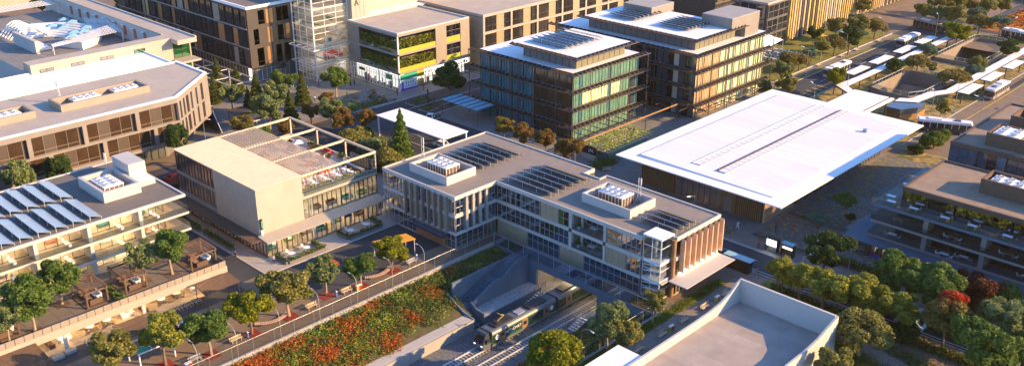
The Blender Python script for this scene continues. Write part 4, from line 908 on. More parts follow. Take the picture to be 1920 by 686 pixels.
b = MB(); b.hexa([(-104, 11.5, .2), (-84.3, 2.8, .2), (-89, 3.4, 4.4), (-103, 3.4, 4.4)], [(-104, 11.6, .3), (-84.2, 2.9, .3), (-88.9, 3.5, 4.5), (-103, 3.5, 4.5)], 'blue_glass')
for k in range(10): p = Vector((-104, 11.5, .35)).lerp(Vector((-84.3, 2.8, .35)), k / 9); q = Vector((-103, 3.5, 4.55)).lerp(Vector((-89, 3.5, 4.55)), k / 9); b.beam(p, q, .1, .1, 'white_paint')
b.build('glass_canopy', N)
screen_wall(rect(-91.3, -32.5, -85.0, -12.9), 14.0, 15.5, .5, 'cladding_pale', N); screen_wall(rect(-91.3, -62, -85.4, -37.5), 14.0, 15.5, .5, 'cladding_pale', N)
ac_unit(-90.4, -28.6, -87.6, -22.9, 14.05, 15.0, 2, 4, 'row of white fans in the taupe block roof trough, beside the mast'); ac_unit(-90.2, -19.6, -87.8, -13.9, 14.05, 15.0, 2, 4, 'row of white fans in the taupe block roof trough, chamfered end'); ac_unit(-90.6, -46, -88.0, -39.4, 14.05, 15.0, 2, 4, 'row of white fans in the second roof trough, at the photo edge')
mast(-91.8, -30.0, 14.0, 4.6, 'slim lattice mast on the pink roof of the taupe block')
t = thing('link_building', 'low building with a plain bright white roof behind the taupe block', 'building', (-112, -40, 0)); b = MB(); b.prism(rect(-121, -110, -103.2, 3.2), 0, 13.2, 'render_white', 'roof_white'); b.build('wall', t); b = MB(); b.rim(rect(-121, -110, -103.2, 3.2), 13.2, 13.5, .4, 'roof_white'); b.build('parapet', t)
# ---- courtyard building with the open-air theatre
H = thing('courtyard_building', 'cream building wrapped round an open-air theatre courtyard', 'building', (-150, -5, 0))
b = MB(); b.prism(rect(-124.3, -25, -119.9, 16), 0, 15.4, 'render_cream', 'roof_pink'); b.build('wall', H); b = MB(); b.prism(rect(-200, 10.4, -124.32, 16), 0, 15.4, 'render_white', 'roof_pink'); b.build('wall', H); b = MB(); b.prism(rect(-119.88, 10.6, -116.2, 16), 14.2, 15.4, 'render_cream', 'roof_pink'); b.build('roof', H)
b = MB(); b.box(-200, 15.6, 15.4, -116.2, 16.0, 15.75, 'render_white'); b.box(-124.3, 10.4, 15.41, -200, 10.7, 15.7, 'render_cream'); b.build('parapet', H)
b = MB(); b.box(-119.88, 10.6, 9.2, -115.8, 16.4, 9.7, 'render_cream'); b.box(-119.88, 10.6, 4.6, -115.8, 16.4, 5.1, 'timber'); b.build('balcony', H)
FH = Fr((-119.85, -25), (0, 1))
for u, wd, z0, z1 in ((2, 3.2, 12.5, 14.0), (9.5, 3.2, 12.5, 14), (16.8, 3.2, 12.5, 14), (25.6, 2.8, 10, 14.2), (36, 4.6, 9.8, 14.2), (36, 4.6, 5.2, 9.1)): window(FH, u, u + wd, z0, z1, H, 2 if wd > 3 else 1, (.5,), 'green_glass' if wd < 3 or wd > 4 else 'smoke_glass', 'brown_metal', d=.02)
b = MB(); b.fb(FH, .5, 30, .01, .12, 12.25, 12.4, 'brown_metal'); b.build('sill', H)
FK = Fr((-196, 10.38), (1, 0))
for k in range(9): b = MB(); b.fb(FK, 15 + k * 5.8, 16.6 + k * 5.8, .003, .06, 11.8, 14.3, 'poster'); b.build('poster', H); b = MB(); b.fb(FK, 15.4 + k * 5.8, 16.2 + k * 5.8, .003, .9, 14.6, 14.75, 'white_paint'); b.build('wall_lamp', H)
b = MB(); b.prism(rect(-196, -22, -124.32, 10.38), 0, 10.6, 'render_white', 'plaza_stone'); b.build('courtyard_deck', H)
t = thing('open_air_theatre', 'white stepped half-round open-air theatre in the courtyard', 'theatre', (-160, -6, 10.6)); cx, cyy = -158, -8.5
for k in range(7):
    b = MB(); r0, r1, z1 = 7 + k * 1.3, 8.3 + k * 1.3, 10.7 + .32 * k; n = 22
    for i in range(n):
        a0, a1 = R(20) + R(160) * i / n, R(20) + R(160) * (i + 1) / n
        q = [(cx + r * math.cos(a), cyy + r * math.sin(a)) for r, a in ((r0, a0), (r1, a0), (r1, a1), (r0, a1))]; b.hexa([(*p, 10.6) for p in q], [(*p, z1) for p in q], 'white_paint')
    b.build('seating_step', t)
b = MB(); b.box(-162, -13.5, 10.6, -147, -12.6, 14, 'render_white'); b.box(-162, -12.59, 10.6, -150, -8.5, 11.2, 'white_paint'); b.build('stage', t)
for k in range(6): b = MB(); b.tube([(-163 - k * 1.9 + 4 * math.sin(s * .45) * .0, -13.4 + s * 1.15, 10.8 + 3.6 * math.sin(math.pi * (s + .2) / 8.4)) for s in range(9)], .22, 'white_paint', 5); b.build('arched_rib', t)
def lattice(q, label, n=14):
    t = thing('lattice_canopy', label, 'canopy', (q[0][0], q[0][1], 10.6), 'lattice canopies'); b = MB(); q = [Vector(p) for p in q]
    for i in range(n + 1):
        f = i / n; b.beam(q[0].lerp(q[1], f), q[3].lerp(q[2], f), .14, .06, 'white_paint'); g = (i + .5) / n
        if i < n: b.beam(q[0].lerp(q[1], f), q[3].lerp(q[2], min(1, f + .18)), .1, .05, 'white_paint')
    m = 8
    for i in range(m + 1): f = i / m; b.beam(q[0].lerp(q[3], f), q[1].lerp(q[2], f), .12, .06, 'white_paint')
    b.build('lattice', t)
    for p in q: b = MB(); b.tube([(p.x, p.y, 10.6), p], .1, 'white_paint', 5); b.build('post', t)
lattice([(-143, -10.5, 12.8), (-143.5, 8.5, 13.6), (-151, 10, 14.2), (-148, -9, 12.2)], 'white lattice canopy sloping over the near side of the theatre courtyard', 24)
lattice([(-188, -18, 14), (-188, 9.5, 14), (-195.5, 9.5, 14), (-195.5, -18, 14)], 'white lattice canopy along the far side of the theatre courtyard', 26)
lattice([(-155, 5, 12.5), (-146, 9.8, 12.5), (-156, 10, 14.6), (-166, 8, 13.5)], 'small white lattice canopy under the poster wall of the courtyard', 12)
for i, (x, y) in enumerate([(-175.1, -9.4), (-173.3, -4.1), (-168.1, 1.0), (-173.6, 5.1), (-162.4, -2.8), (-158.3, -1.3), (-163.2, 3.2), (-153.8, 3.1), (-151.1, -1.4), (-150.1, .8), (-147.2, -3.9)]):
    umbrella(x, y, 10.7 + (1.4 if i > 3 else 0), 'pale blue parasol by the courtyard theatre, ' + ['at its outer left edge', 'left of the far steps', 'centre of the far steps', 'under the far lattice canopy', 'on the upper left steps', 'on the upper middle steps', 'on the top step', 'on the right steps', 'low on the right steps', 'beside the near lattice canopy', 'under the near lattice canopy'][i], 'aqua_fabric', 2.1, 2.1)
t = thing('distant_building', 'tan low building behind the courtyard at the top left corner', 'building', (-262, 10, 0)); b = MB(); b.prism(rect(-300, -60, -262, 30), 0, 9, 'render_cream', 'roof_pink'); b.build('wall', t); b = MB(); b.box(-262, -40, 3, -261.7, -30, 6, 'bronze_glass'); b.box(-262, -20, 3, -261.7, -8, 6, 'bronze_glass'); b.build('window', t)
# ---- dark apartment block
D = thing('apartment_block', 'dark brown apartment block with ochre panels and staggered windows', 'building', (-140, 45, 0))
b = MB(); b.prism(rect(-190, 29.4, -112.9, 70), 4.6, 20.8, 'cladding_brown', 'roof_grey'); b.build('wall', D); b = MB(); b.rim(rect(-190, 29.2, -112.7, 70), 20.8, 21.5, .5, 'roof_white'); b.build('parapet', D); b = MB(); b.prism(rect(-190, 31.5, -114.9, 70), 0, 4.6, 'concrete_dark'); b.build('base', D)
DX, DY = Fr((-112.7, 29.2), (0, 1)), Fr((-190, 29.2), (1, 0))
b = MB()
for z0, z1, ws in ((15.9, 20.8, [(3.4, 5.4), (5.9, 8.2), (9.1, 13.0)]), (10.6, 15.9, [(1.6, 3.2), (6, 7.6), (9.1, 11), (11.8, 13.2)]), (4.6, 10.6, [(2.2, 4.3), (5.4, 6.4), (8.1, 10), (10.8, 12.8)])):
    p = 0
    for a, e in ws + [(13.4, 13.4)]: b.fb(DX, p, a, -.25, -.003, z0, z1, 'cladding_brown'); b.fb(DX, a, e, -.25, -.003, z1 - .7, z1, 'cladding_brown') if e > a else None; b.fb(DX, a, e, -.25, -.003, z0, z0 + .3, 'cladding_brown') if e > a else None; p = e
b.build('cladding', D)
for z0, z1, ws in ((16.2, 20.1, [(3.4, 5.4, 'd'), (5.9, 8.2, 'o'), (9.1, 13.0, 'd')]), (10.9, 15.2, [(1.6, 3.2, 'd'), (6, 7.6, 'o'), (9.1, 11, 'd'), (11.8, 13.2, 'o')]), (4.9, 9.9, [(2.2, 4.3, 'd'), (5.4, 6.4, 'o'), (8.1, 10, 'd'), (10.8, 12.8, 'd')])):
    for a, e, k in ws:
        if k == 'd': window(DX, a, e, z0, z1, D, 2 if e - a > 2.2 else 1, (.25,), 'dark_glass', 'brown_metal', d=-.2)
        else: panel(DX, a, e, z0, z1, 'ochre_panel', D, 1, -.12)
rr = random.Random(5)
for li, z in enumerate((5.0, 10.4, 15.7)):
    u = 4 + li * 1.7
    while u < 75.5:
        wd = rr.choice((1.6, 2.2, 3.2)); k = rr.choice('dodo'); h = 4.6
        if u + wd > 77: break
        if k == 'd': window(DY, u, u + wd, z, z + h, D, 2 if wd > 2 else 1, (.25,), 'dark_glass', 'cladding_brown', d=.22)
        else: panel(DY, u, u + wd, z, z + h, rr.choice(('ochre_panel', 'gold_panel', 'cladding_taupe')), D, 1, .2)
        u += wd + rr.choice((.5, 1.1, 2.0))
b = MB()
for z in (4.7, 10.05, 15.35): b.fb(DY, 0, 77, .02, .35, z, z + .22, 'concrete')
b.build('floor_band', D)
shopfront(Fr((-114.8, 29.8), (0, 1)), .8, 12.6, .1, 4.3, D, 4, seed=8, fm='white_paint', goods=('fabric_white', 'pink_paint', 'timber_pale')); shopfront(Fr((-190, 31.4), (1, 0)), 42, 75, .1, 4.2, D, 10, seed=9, fm='white_paint', goods=('green_paint', 'purple_paint', 'fabric_white', 'timber'))
b = MB(); b.fb(DX, 8.6, 10.4, .3, .45, 3.1, 4.4, 'black'); b.build('hanging_sign', D)
t = thing('truss_canopy', 'open white steel canopy frame in front of the dark apartment block', 'canopy', (-110, 22, 0)); b = MB()
for y in (17, 21, 25): b.beam((-160, y, 4.5), (-104, y, 4.5), .22, .3, 'pale_metal')
for k in range(9): b.beam((-160 + k * 7, 16.8, 4.5), (-160 + k * 7, 25.2, 4.5), .16, .2, 'pale_metal')
b.build('frame', t)
for k in range(5):
    for y in (17, 25): b = MB(); b.cyl(-158 + k * 13.4, y, 0, 4.4, .14, 'pale_metal', None, 6); b.build('post', t)
# ---- glass atrium
A = thing('glass_atrium', 'tall clear glass atrium with white frame and lit floors', 'building', (-108, 49, 0))
AX, AY = Fr((-103, 43.2), (0, 1)), Fr((-112.6, 43.2), (1, 0))
for fr, L in ((AX, 11.6), (AY, 9.6)):
    for z0, z1 in ((.1, 4.9), (5.1, 9.9), (10.1, 14.9), (15.1, 19.9), (20.1, 25)): window(fr, .05, L, z0, z1, A, 3 if z0 > 5 else 6, (.33, .66), 'clear_glass', 'white_paint', d=-.02, bar=.11)
for z in (5, 10, 15, 20): b = MB(); b.prism(rect(-112.5, 46.5 if z > 5 else 48, -103.3, 54.7), z - .2, z + .15, 'render_white', 'interior_floor'); b.build('floor_slab', A)
b = MB(); b.prism(rect(-112.7, 43.1, -102.9, 54.9), 25, 25.5, 'roof_white'); b.build('roof', A)
b = MB(); b.box(-112.6, 54.6, .1, -103.2, 54.9, 25, 'interior_wall'); b.box(-112.8, 44, .1, -112.6, 54.6, 25, 'interior_wall'); b.build('interior_wall', A)
b = MB()
for z in (4.7, 9.7, 14.7, 19.7): b.box(-110.5, 48.5, z - .05, -109.5, 53.5, z + .05, 'lamp_soft'); b.box(-106.5, 48.5, z - .05, -105.5, 53.5, z + .05, 'lamp_soft')
b.build('ceiling_lights', A)
b = MB()
for x in (-103.0, -112.7): b.box(x - .16, 43.05, 0, x + .16, 43.35, 25.6, 'white_paint')
b.box(-103.14, 54.7, 0, -102.84, 55.0, 25.6, 'white_paint'); b.build('column', A)
b = MB()
for z, x1, y0 in ((9.6, -100.4, 41.0), (5.0, -101, 41.4)):
    for k in range(6): y = y0 + k * 2.8; b.beam((-112, y, z), (x1, y, z), .16, .18, 'white_paint') if k == 0 else b.beam((-102.8, y, z), (x1, y, z), .14, .18, 'white_paint')
    b.beam((x1, y0, z), (x1, 55, z), .18, .22, 'white_paint')
    for k in range(4): b.beam((-112 + k * 3, y0, z), (-112 + k * 3, 43.0, z), .14, .18, 'white_paint')
    b.box(-102.8, y0 + .1, z + .1, x1, 55, z + .13, 'rail_glass')
b.build('glass_canopy', A)
for i, (x, y, z) in enumerate([(-105, 50, 5.2), (-105.5, 52.8, 5.2), (-108, 50.5, 5.2), (-105, 48.5, 5.2), (-108.5, 53, 5.2), (-105.2, 50, 10.2), (-107.5, 52, 15.2)]): sofa('red' if i < 5 else 'teal', x, y, z, .5 * i, ('red' if i < 5 else 'teal') + ' seat inside the glass atrium, ' + ['front of first floor', 'right of first floor', 'middle of first floor', 'left of first floor', 'rear of first floor', 'on the second floor', 'on the third floor'][i], 'seats in the atrium')
b = MB(); b.prism(rect(-104.5, 54.95, -101, 60.6), 0, 25, 'render_cream'); 
for k in range(4): b.box(-101.02, 55 + k * 1.4, 16, -100.95, 55.05 + k * 1.4, 25, 'cladding_pale')
b.build('sign_tower', A); text('A', Fr((-101, 53), (0, 1)), 3.7, 20.1, 2.3, 'brown_metal', A, 'logo', .12)
# ---- planted building
Gp = thing('planted_building', 'cream building whose open floors are filled with hedges behind lime and green panels', 'building', (-90, 66, 0))
GX, GY = Fr((-79.3, 53), (0, 1)), Fr((-100.9, 53), (1, 0)); GO = rect(-100.9, 53, -79.3, 79)
b = MB(); b.prism(GO, 15.0, 15.7, 'cladding_pale', 'roof_pink'); b.build('roof', Gp); b = MB(); b.rim(GO, 15.7, 16.1, .5, 'render_white'); b.build('parapet', Gp)
for z in (4.7, 9.8): b = MB(); b.prism(GO, z, z + .55, 'cladding_pale', 'interior_floor'); b.build('floor_slab', Gp)
b = MB()
for z0, z1 in ((5.25, 9.8), (10.35, 15.0)): [MB().fb(f_, u0, u1, -.4, 0, z0, z1, m_).build('wall', Gp) for f_, u0, u1, m_ in ((GY, 0, 5.1, 'cladding_taupe'), (GX, 13.4, 17.3, 'cladding_pale'), (GX, 22.6, 26, 'cladding_pale'))]
b = MB(); b.box(-79.65, 53, 0, -79.3, 53.35, 15, 'white_paint'); b.build('column', Gp)
b = MB(); b.prism(rect(-97, 58, -84, 78), .1, 15, 'interior_dim'); b.build('interior_wall', Gp)
for z0, z1 in ((5.25, 9.8), (10.35, 15.0)):
    b = MB(); b.fb(GY, 5.2, 21, -.15, -.1, z0, z0 + 1.15, 'green_glass'); b.fb(GX, .4, 13.4, -.15, -.1, z0, z0 + 1.2, 'lime_paint'); b.build('balustrade', Gp)
    window(GX, 17.4, 22.5, z0 + 1.4, z1, Gp, 3, (.5,), 'smoke_glass', 'brown_metal'); b = MB(); b.fb(GX, 17.4, 22.5, -.15, -.1, z0, z0 + 1.38, 'lime_paint'); b.build('balustrade', Gp)
    b = MB()
    for k in range(2600): u = 5.4 + random.random() * 15.5; leafquad(b, GY.p(u, -.4 - random.random() * 1.1, z0 + .7 + random.random() ** .8 * 2.5), .2 + random.random() * .25, random.choice(('shrub_green', 'leaf_olive', 'leaf_gold')))
    for k in range(2400): u = .6 + random.random() * 12.6; leafquad(b, GX.p(u, -.4 - random.random() * 1.1, z0 + .9 + random.random() ** .8 * 2.5), .2 + random.random() * .25, random.choice(('shrub_green', 'leaf_gold', 'leaf_olive')))
    o = b.build('hedge', Gp)
shopfront(GY, .6, 10, .1, 4.4, Gp, 4, seed=11, fm='white_paint'); shopfront(GY, 10.4, 21.2, .1, 4.4, Gp, 4, seed=12, fm='white_paint'); shopfront(GX, 6.5, 25.6, .1, 3.0, Gp, 7, seed=13, light='lamp_warm' if False else 'shop_glow', goods=('fabric_red', 'timber', 'fabric_orange', 'lime_paint', 'black'))
b = MB(); b.fb(GX, .4, 6.3, .003, .12, 3.1, 4.6, 'green_paint'); b.fb(GX, 6.3, 8.8, .003, .12, 3.1, 4.6, 'yellow_paint'); b.fb(GX, 8.8, 25.8, .003, .12, 3.2, 4.6, 'shop_glow')
rr = random.Random(3)
for k in range(16): u = 9 + k * 1.02; b.fb(GX, u, u + .4 + rr.random() * .5, .121, .15, 3.4, 3.7 + rr.random() * .7, rr.choice(('fabric_orange', 'red_paint', 'brown_metal', 'lime_paint')))
b.build('sign_band', Gp); b = MB(); b.fb(GX, .5, 6.2, .003, .08, .15, 3.0, 'fabric_white'); b.fb(GX, .5, 6.2, .081, .1, .15, .7, 'purple_paint'); b.fb(GX, .8, 1.4, .081, .1, .7, 2.5, 'purple_paint')
for k in range(9): b.fb(GX, 2.2 + (k % 5) * .8, 2.5 + (k % 5) * .8, .081, .1, 1.1 + (k // 5) * .85, 1.5 + (k // 5) * .85, 'black')
b.build('poster_window', Gp); b = MB(); b.fb(GY, 16.5, 19.0, .15, .3, 2.9, 4.3, 'green_paint'); b.fb(GY, 17.1, 18.4, .301, .33, 3.3, 3.9, 'fabric_orange'); b.build('hanging_sign', Gp); b = MB(); b.fb(GY, 4.9, 7.2, .2, .35, 3.2, 3.9, 'black'); b.build('hanging_sign', Gp)
# ---- tan gridded building and the ones behind it
TBd = thing('gridded_building', 'long tan building with a pale concrete grid of windows behind the planted building', 'building', (-110, 130, 0)); TO = rect(-108, 82.2, -77, 175)
b = MB(); b.prism(rect(-107.8, 82.4, -77.6, 174.8), 0, 15.4, 'cladding_tan'); b.build('wall', TBd); b = MB(); b.prism(TO, 15.6, 16.4, 'render_cream', 'roof_pink'); b.build('roof', TBd)
TX = Fr((-77, 82.2), (0, 1))
for z in (0.1, 5.1, 10.6): b = MB(); b.fb(TX, 0, 92, -.6, 0, z, z + .7, 'render_cream'); b.build('floor_band', TBd)
for k in range(9): b = MB(); b.fb(TX, k * 11.1 - .01, k * 11.1 + .7, -.58, .02, .8, 15.6, 'render_cream'); b.build('column', TBd)
for z0, z1 in ((11.3, 15.6), (5.8, 10.6), (.8, 5.1)):
    for k in range(8):
        u = k * 11.1 + .8; window(TX, u, u + 4.7, z0, z1, TBd, 3, (.35,), 'dark_glass', 'brown_metal', d=-.3); window(TX, u + 8.4, u + 10.2, z0, z1, TBd, 1, (.35,), 'dark_glass', 'brown_metal', d=-.3)
t = thing('rear_block', 'tall plain tan block behind the planted building with a white roof ledge', 'building', (-130, 100, 0)); b = MB(); b.prism(rect(-175, 60.7, -104.6, 150), 0, 27, 'render_cream'); b.build('wall', t); b = MB(); b.prism(rect(-104.58, 60.7, -101.0, 150), 0, 15.9, 'render_cream', 'roof_white'); b.build('ledge', t)
# ================================================================ OFFICES, STATION HALL, BUS STATION, RIGHT-HAND BUILDINGS
def sunshade(par, x0, y0, x1, y1, ov, z, teeth=1.45, posts=False):
    b = MB(); X0, Y0_, X1, Y1_ = x0 - ov, y0 - ov, x1 + ov, y1 + ov
    for q0, q1 in (((X0, Y0_), (X1, Y0_)), ((X1, Y0_), (X1, Y1_))):
        b.beam((*q0, z), (*q1, z), .16, .22, 'brown_metal')
    for f in (.3, .55, .8): b.box(X0, Y0_ + ov * f, z - .03, X1, Y0_ + ov * f + .3, z + .03, 'brown_metal'); b.box(x1 + ov * (1 - f) - .3 + 0, y0, z - .031, x1 + ov * (1 - f), Y1_, z + .029, 'brown_metal')
    n = int((X1 - X0) / teeth)
    for i in range(n): u = X0 + (X1 - X0) * i / n; b.hexa([(u, Y0_, z), (u + .1, Y0_, z), (u + .1, y0, z), (u, y0, z)], [(u, Y0_ + .1, z + .1), (u + .1, Y0_ + .1, z + .1), (u + .1 + .5, y0 - .9, z + .55), (u + .5, y0 - .9, z + .55)], 'brown_metal')
    n = int((Y1_ - Y0_) / teeth)
    for i in range(n): v = Y0_ + (Y1_ - Y0_) * i / n; b.hexa([(x1, v, z), (X1, v, z), (X1, v + .1, z), (x1, v + .1, z)], [(x1 + .9, v + .5, z + .55), (X1 - .1, v, z + .1), (X1 - .1, v + .1, z + .1), (x1 + .9, v + .6, z + .55)], 'brown_metal')
    b.build('sunshade', par)
def office(t, x0, y0, x1, y1, ph, fm_front, fm_side):
    for z in (0, 3.5, 7.7, 11.9): b = MB(); b.prism(rect(x0, y0, x1, y1), z, z + (.3 if z else .08), 'concrete_dark', 'interior_floor'); b.build('floor_slab', t)
    b = MB(); b.prism(rect(x0, y0, x1, y1), 15.9, 16.35, 'concrete_dark', 'roof_white'); b.build('roof', t)
    b = MB(); b.prism(rect(x0 + 2, y0 + 2, x1 - 2, y1 - .2), .1, 15.9, 'interior_dim'); b.build('core', t)
    for z in (3.6, 7.8, 12.0, 16.2): sunshade(t, x0, y0, x1, y1, 2.0, z)
    FX, FY = Fr((x1, y0), (0, 1)), Fr((x0, y0), (1, 0))
    for z0, z1 in ((.1, 3.4), (3.85, 7.6), (8.05, 11.8), (12.25, 15.85)):
        fm_front(FY, x1 - x0, z0, z1); fm_side(FX, y1 - y0, z0, z1)
    for k in range(int((x1 - x0) / 7) + 2): b = MB(); b.cyl(min(x0 - 1.9 + k * 7.2, x1 + 1.9), y0 - 1.9, 0, 16.2, .11, 'brown_metal', None, 6); b.build('post', t)
    for k in range(int((y1 - y0) / 7) + 1): b = MB(); b.cyl(x1 + 1.9, y0 + 4 + k * 7.2, 0, 16.2, .11, 'brown_metal', None, 6); b.build('post', t)
    px0, py0, px1, py1 = ph; b = MB(); b.prism(rect(px0, py0, px1, py1), 16.35, 19.0, 'mesh_grey')
    n = int((px1 - px0) / 1.9)
    for i in range(n + 1): x = px0 + (px1 - px0) * i / n; b.box(x - .06, py0 - .08, 16.4, x + .06, py0, 19, 'brown_metal')
    n = int((py1 - py0) / 2.0)
    for i in range(n): y = py0 + (py1 - py0) * i / n; b.box(px1 + .001, y + .1, 16.5, px1 + .08, y + 1.85, 18.9, 'mesh_olive')
    b.build('penthouse', t); b = MB(); b.prism(rect(px0 - 1, py0 - 1, px1 + 1, py1 + 1), 19.0, 19.45, 'concrete_dark', 'roof_white'); b.build('penthouse_roof', t); sunshade(t, px0 - 1, py0 - 1, px1 + 1, py1 + 1, 1.5, 19.3)
O1 = thing('office_building', 'glass office with dark sunshades and teal curtains, nearest the station roof solar panels', 'building', (-37, 69, 0))
def front1(fr, L, z0, z1):
    n = 5
    for k in range(n): a = k * 3.7; window(fr, a + .05, a + 3.6, z0, z1, O1, 4, (), 'teal_curtain', 'dark_metal', bar=.08, panels=['teal_curtain', 'teal_curtain', 'blue_glass', 'teal_curtain'] if k % 2 else ['teal_curtain', 'white_paint', 'teal_curtain', 'teal_curtain'] if z0 > 99 else None)
    for k in range(3): a = 18.6 + k * 3.8; window(fr, a + .05, min(a + 3.7, L - .05), z0, z1, O1, 2, (), 'bronze_glass', 'brown_metal', bar=.1)
def side1(fr, L, z0, z1):
    n = 7; s = (L - .1) / n
    for k in range(n): window(fr, k * s + .05, (k + 1) * s, z0, z1, O1, 3, (), 'lime_curtain' if (7 < z0 < 9 and 1 <= k <= 4) else 'green_curtain' if k < 6 or z0 > 11 else 'blue_glass', 'brown_metal', bar=.08, panels=[None, None, 'teal_curtain'] if k % 3 == 0 else None)
office(O1, -52.4, 57, -22, 81.6, (-40.2, 60, -23.8, 78), front1, side1)
O2 = thing('office_building', 'larger glass office with dark sunshades, amber and lime curtains on its sunny side', 'building', (-32, 105, 0))
def front2(fr, L, z0, z1):
    n = 9; s = L / n
    for k in range(n): window(fr, k * s + .05, (k + 1) * s - .05, z0, z1, O2, 3, (), 'blue_glass', 'dark_metal', bar=.1, panels=['blue_glass', 'dark_glass', 'interior_wall'] if k % 3 == 1 else ['blue_glass', 'dark_glass'])
def side2(fr, L, z0, z1):
    n = 9; s = L / n
    for k in range(n): window(fr, k * s + .05, (k + 1) * s - .1, z0, z1, O2, 5, (), 'amber_curtain' if k < 3 else 'lime_curtain', 'brown_metal', bar=.08, panels=None if k < 3 else [None, 'white_paint', None, 'green_curtain', None])
office(O2, -56, 90, -11, 121.5, (-47, 92.5, -13.5, 110.5), front2, side2)
b = MB(); b.box(-44, 103, 19.45, -34.6, 113, 21.6, 'cladding_taupe'); b.box(-44, 103, 21.6, -34.6, 113, 21.75, 'concrete'); b.build('plant_room', O2); b = MB(); b.box(-20.6, 105.6, 19.46, -11.6, 118.6, 22, 'cladding_taupe'); b.box(-20.6, 105.6, 22, -11.6, 118.6, 22.2, 'concrete'); b.box(-20.59, 112.2, 16.36, -11.61, 118.5, 19.44, 'cladding_taupe'); b.build('plant_room', O2)
pv_rows(-40.6, -28.6, [62.2 + i * 2.0 for i in range(7)], 19.45, lambda i: ordn(i) + ' of seven dark solar rows on the smaller glass office', 'solar rows on the smaller glass office', 'solar_blue')
pv_rows(-43, -34, [95.5 + i * 1.75 for i in range(7)], 19.45, lambda i: ordn(i) + ' of seven dark solar rows, left array of the larger glass office', 'left solar rows on the larger glass office', 'solar_blue')
pv_rows(-27.5, -18, [96.2 + i * 1.6 for i in range(7)], 19.45, lambda i: ordn(i) + ' of seven dark solar rows, right array of the larger glass office', 'right solar rows on the larger glass office', 'solar_blue')
t = thing('steel_pergola', 'brown steel pergola frame running between the two glass offices at first floor level', 'pergola', (-12, 80, 0)); b = MB()
b.beam((-14.2, 50.5, 3.5), (-14.2, 88, 3.5), .2, .3, 'timber'); b.beam((-17, 88, 3.5), (-6, 88, 3.5), .2, .3, 'brown_metal'); b.beam((-6.5, 86, 3.5), (-6.5, 122, 3.5), .2, .25, 'brown_metal')
for k in range(13): b.beam((-19.8, 52 + k * 3, 3.4), (-14.2, 52 + k * 3, 3.4), .1, .16, 'brown_metal')
for k in range(12): b.beam((-8.8, 89 + k * 3, 3.4), (-6.5, 89 + k * 3, 3.4), .1, .14, 'brown_metal')
for k in range(3): b.beam((-18 + k * 3.5, 84, 3.4), (-18 + k * 3.5, 90, 3.4), .1, .14, 'brown_metal')
b.build('beam', t)
for x, y in ((-14.2, 51), (-14.2, 63), (-14.2, 75), (-14.2, 87.8), (-6.5, 98), (-6.5, 110), (-6.5, 121)): b = MB(); b.cyl(x, y, 0, 3.4, .1, 'brown_metal', None, 6); b.build('post', t)
t = thing('vine_pergola', 'low pergola with lime green slats and climbers behind a black name board', 'pergola', (-11, 60, 0)); b = MB()
for k in range(12): b.beam((-15, 51.7 + k * 1.45, 2.75), (-7, 51.7 + k * 1.45, 2.75), .16, .12, 'lime_slat' if k % 2 else 'timber_pale')
for k in range(7): b.beam((-15 + k * 1.33, 51.5, 2.6), (-15 + k * 1.33, 68, 2.6), .12, .1, 'timber_pale')
b.build('slats', t); b = MB()
for k in range(1100): leafquad(b, (-15 + random.random() * 8, 51.5 + random.random() * 17, 2.75 + random.random() * .5), .13 + .2 * random.random(), random.choice(('shrub_lime', 'shrub_lime', 'leaf_gold')))
b.build('foliage', t); b = MB(); b.box(-7.1, 52, .05, -7.0, 66, 2.4, 'green_curtain'); b.box(-10, 51.8, .05, -7.1, 51.9, 2.4, 'teal_curtain'); b.build('glass_wall', t)
b = MB(); b.box(-14.4, 50.9, 1.4, -9.6, 51.2, 3.2, 'black'); b.build('name_board', t); text('JAL', Fr((-14.4, 50.9), (1, 0)), 3.4, 2.3, 1.1, 'white_paint', t, 'lettering', .03)
b = MB(); b.box(-14.4, 50.95, .05, -9.6, 51.15, 1.38, 'render_white'); b.build('board_base', t)
t = thing('glass_canopy', 'blue glass entrance canopy at the left end of the smaller glass office', 'canopy', (-50, 51, 0)); b = MB(); b.box(-58, 48.8, 4.0, -44.8, 54.9, 4.06, 'aqua_fabric'); b.build('panel', t); b = MB()
for k in range(7): b.beam((-58 + k * 2.2, 48.8, 4.15), (-58 + k * 2.2, 55, 4.15), .1, .14, 'brown_metal')
b.build('beam', t); b = MB()
for x in (-57.8, -45): b.cyl(x, 49, 0, 4, .09, 'brown_metal', None, 6)
b.build('post', t)
# ---- white drop-off canopy
t = thing('street_canopy', 'long flat bright white canopy over the street behind the station building', 'canopy', (-45, 31, 0)); b = MB(); b.box(-57, 27.6, 5.1, -33.6, 35.0, 5.3, 'roof_white'); b.build('roof', t)
for x in (-56.6, -34.0):
    for y in (27.9, 34.7): b = MB(); b.box(x - .15, y - .15, 0, x + .15, y + .15, 5.1, 'white_paint'); b.build('post', t)
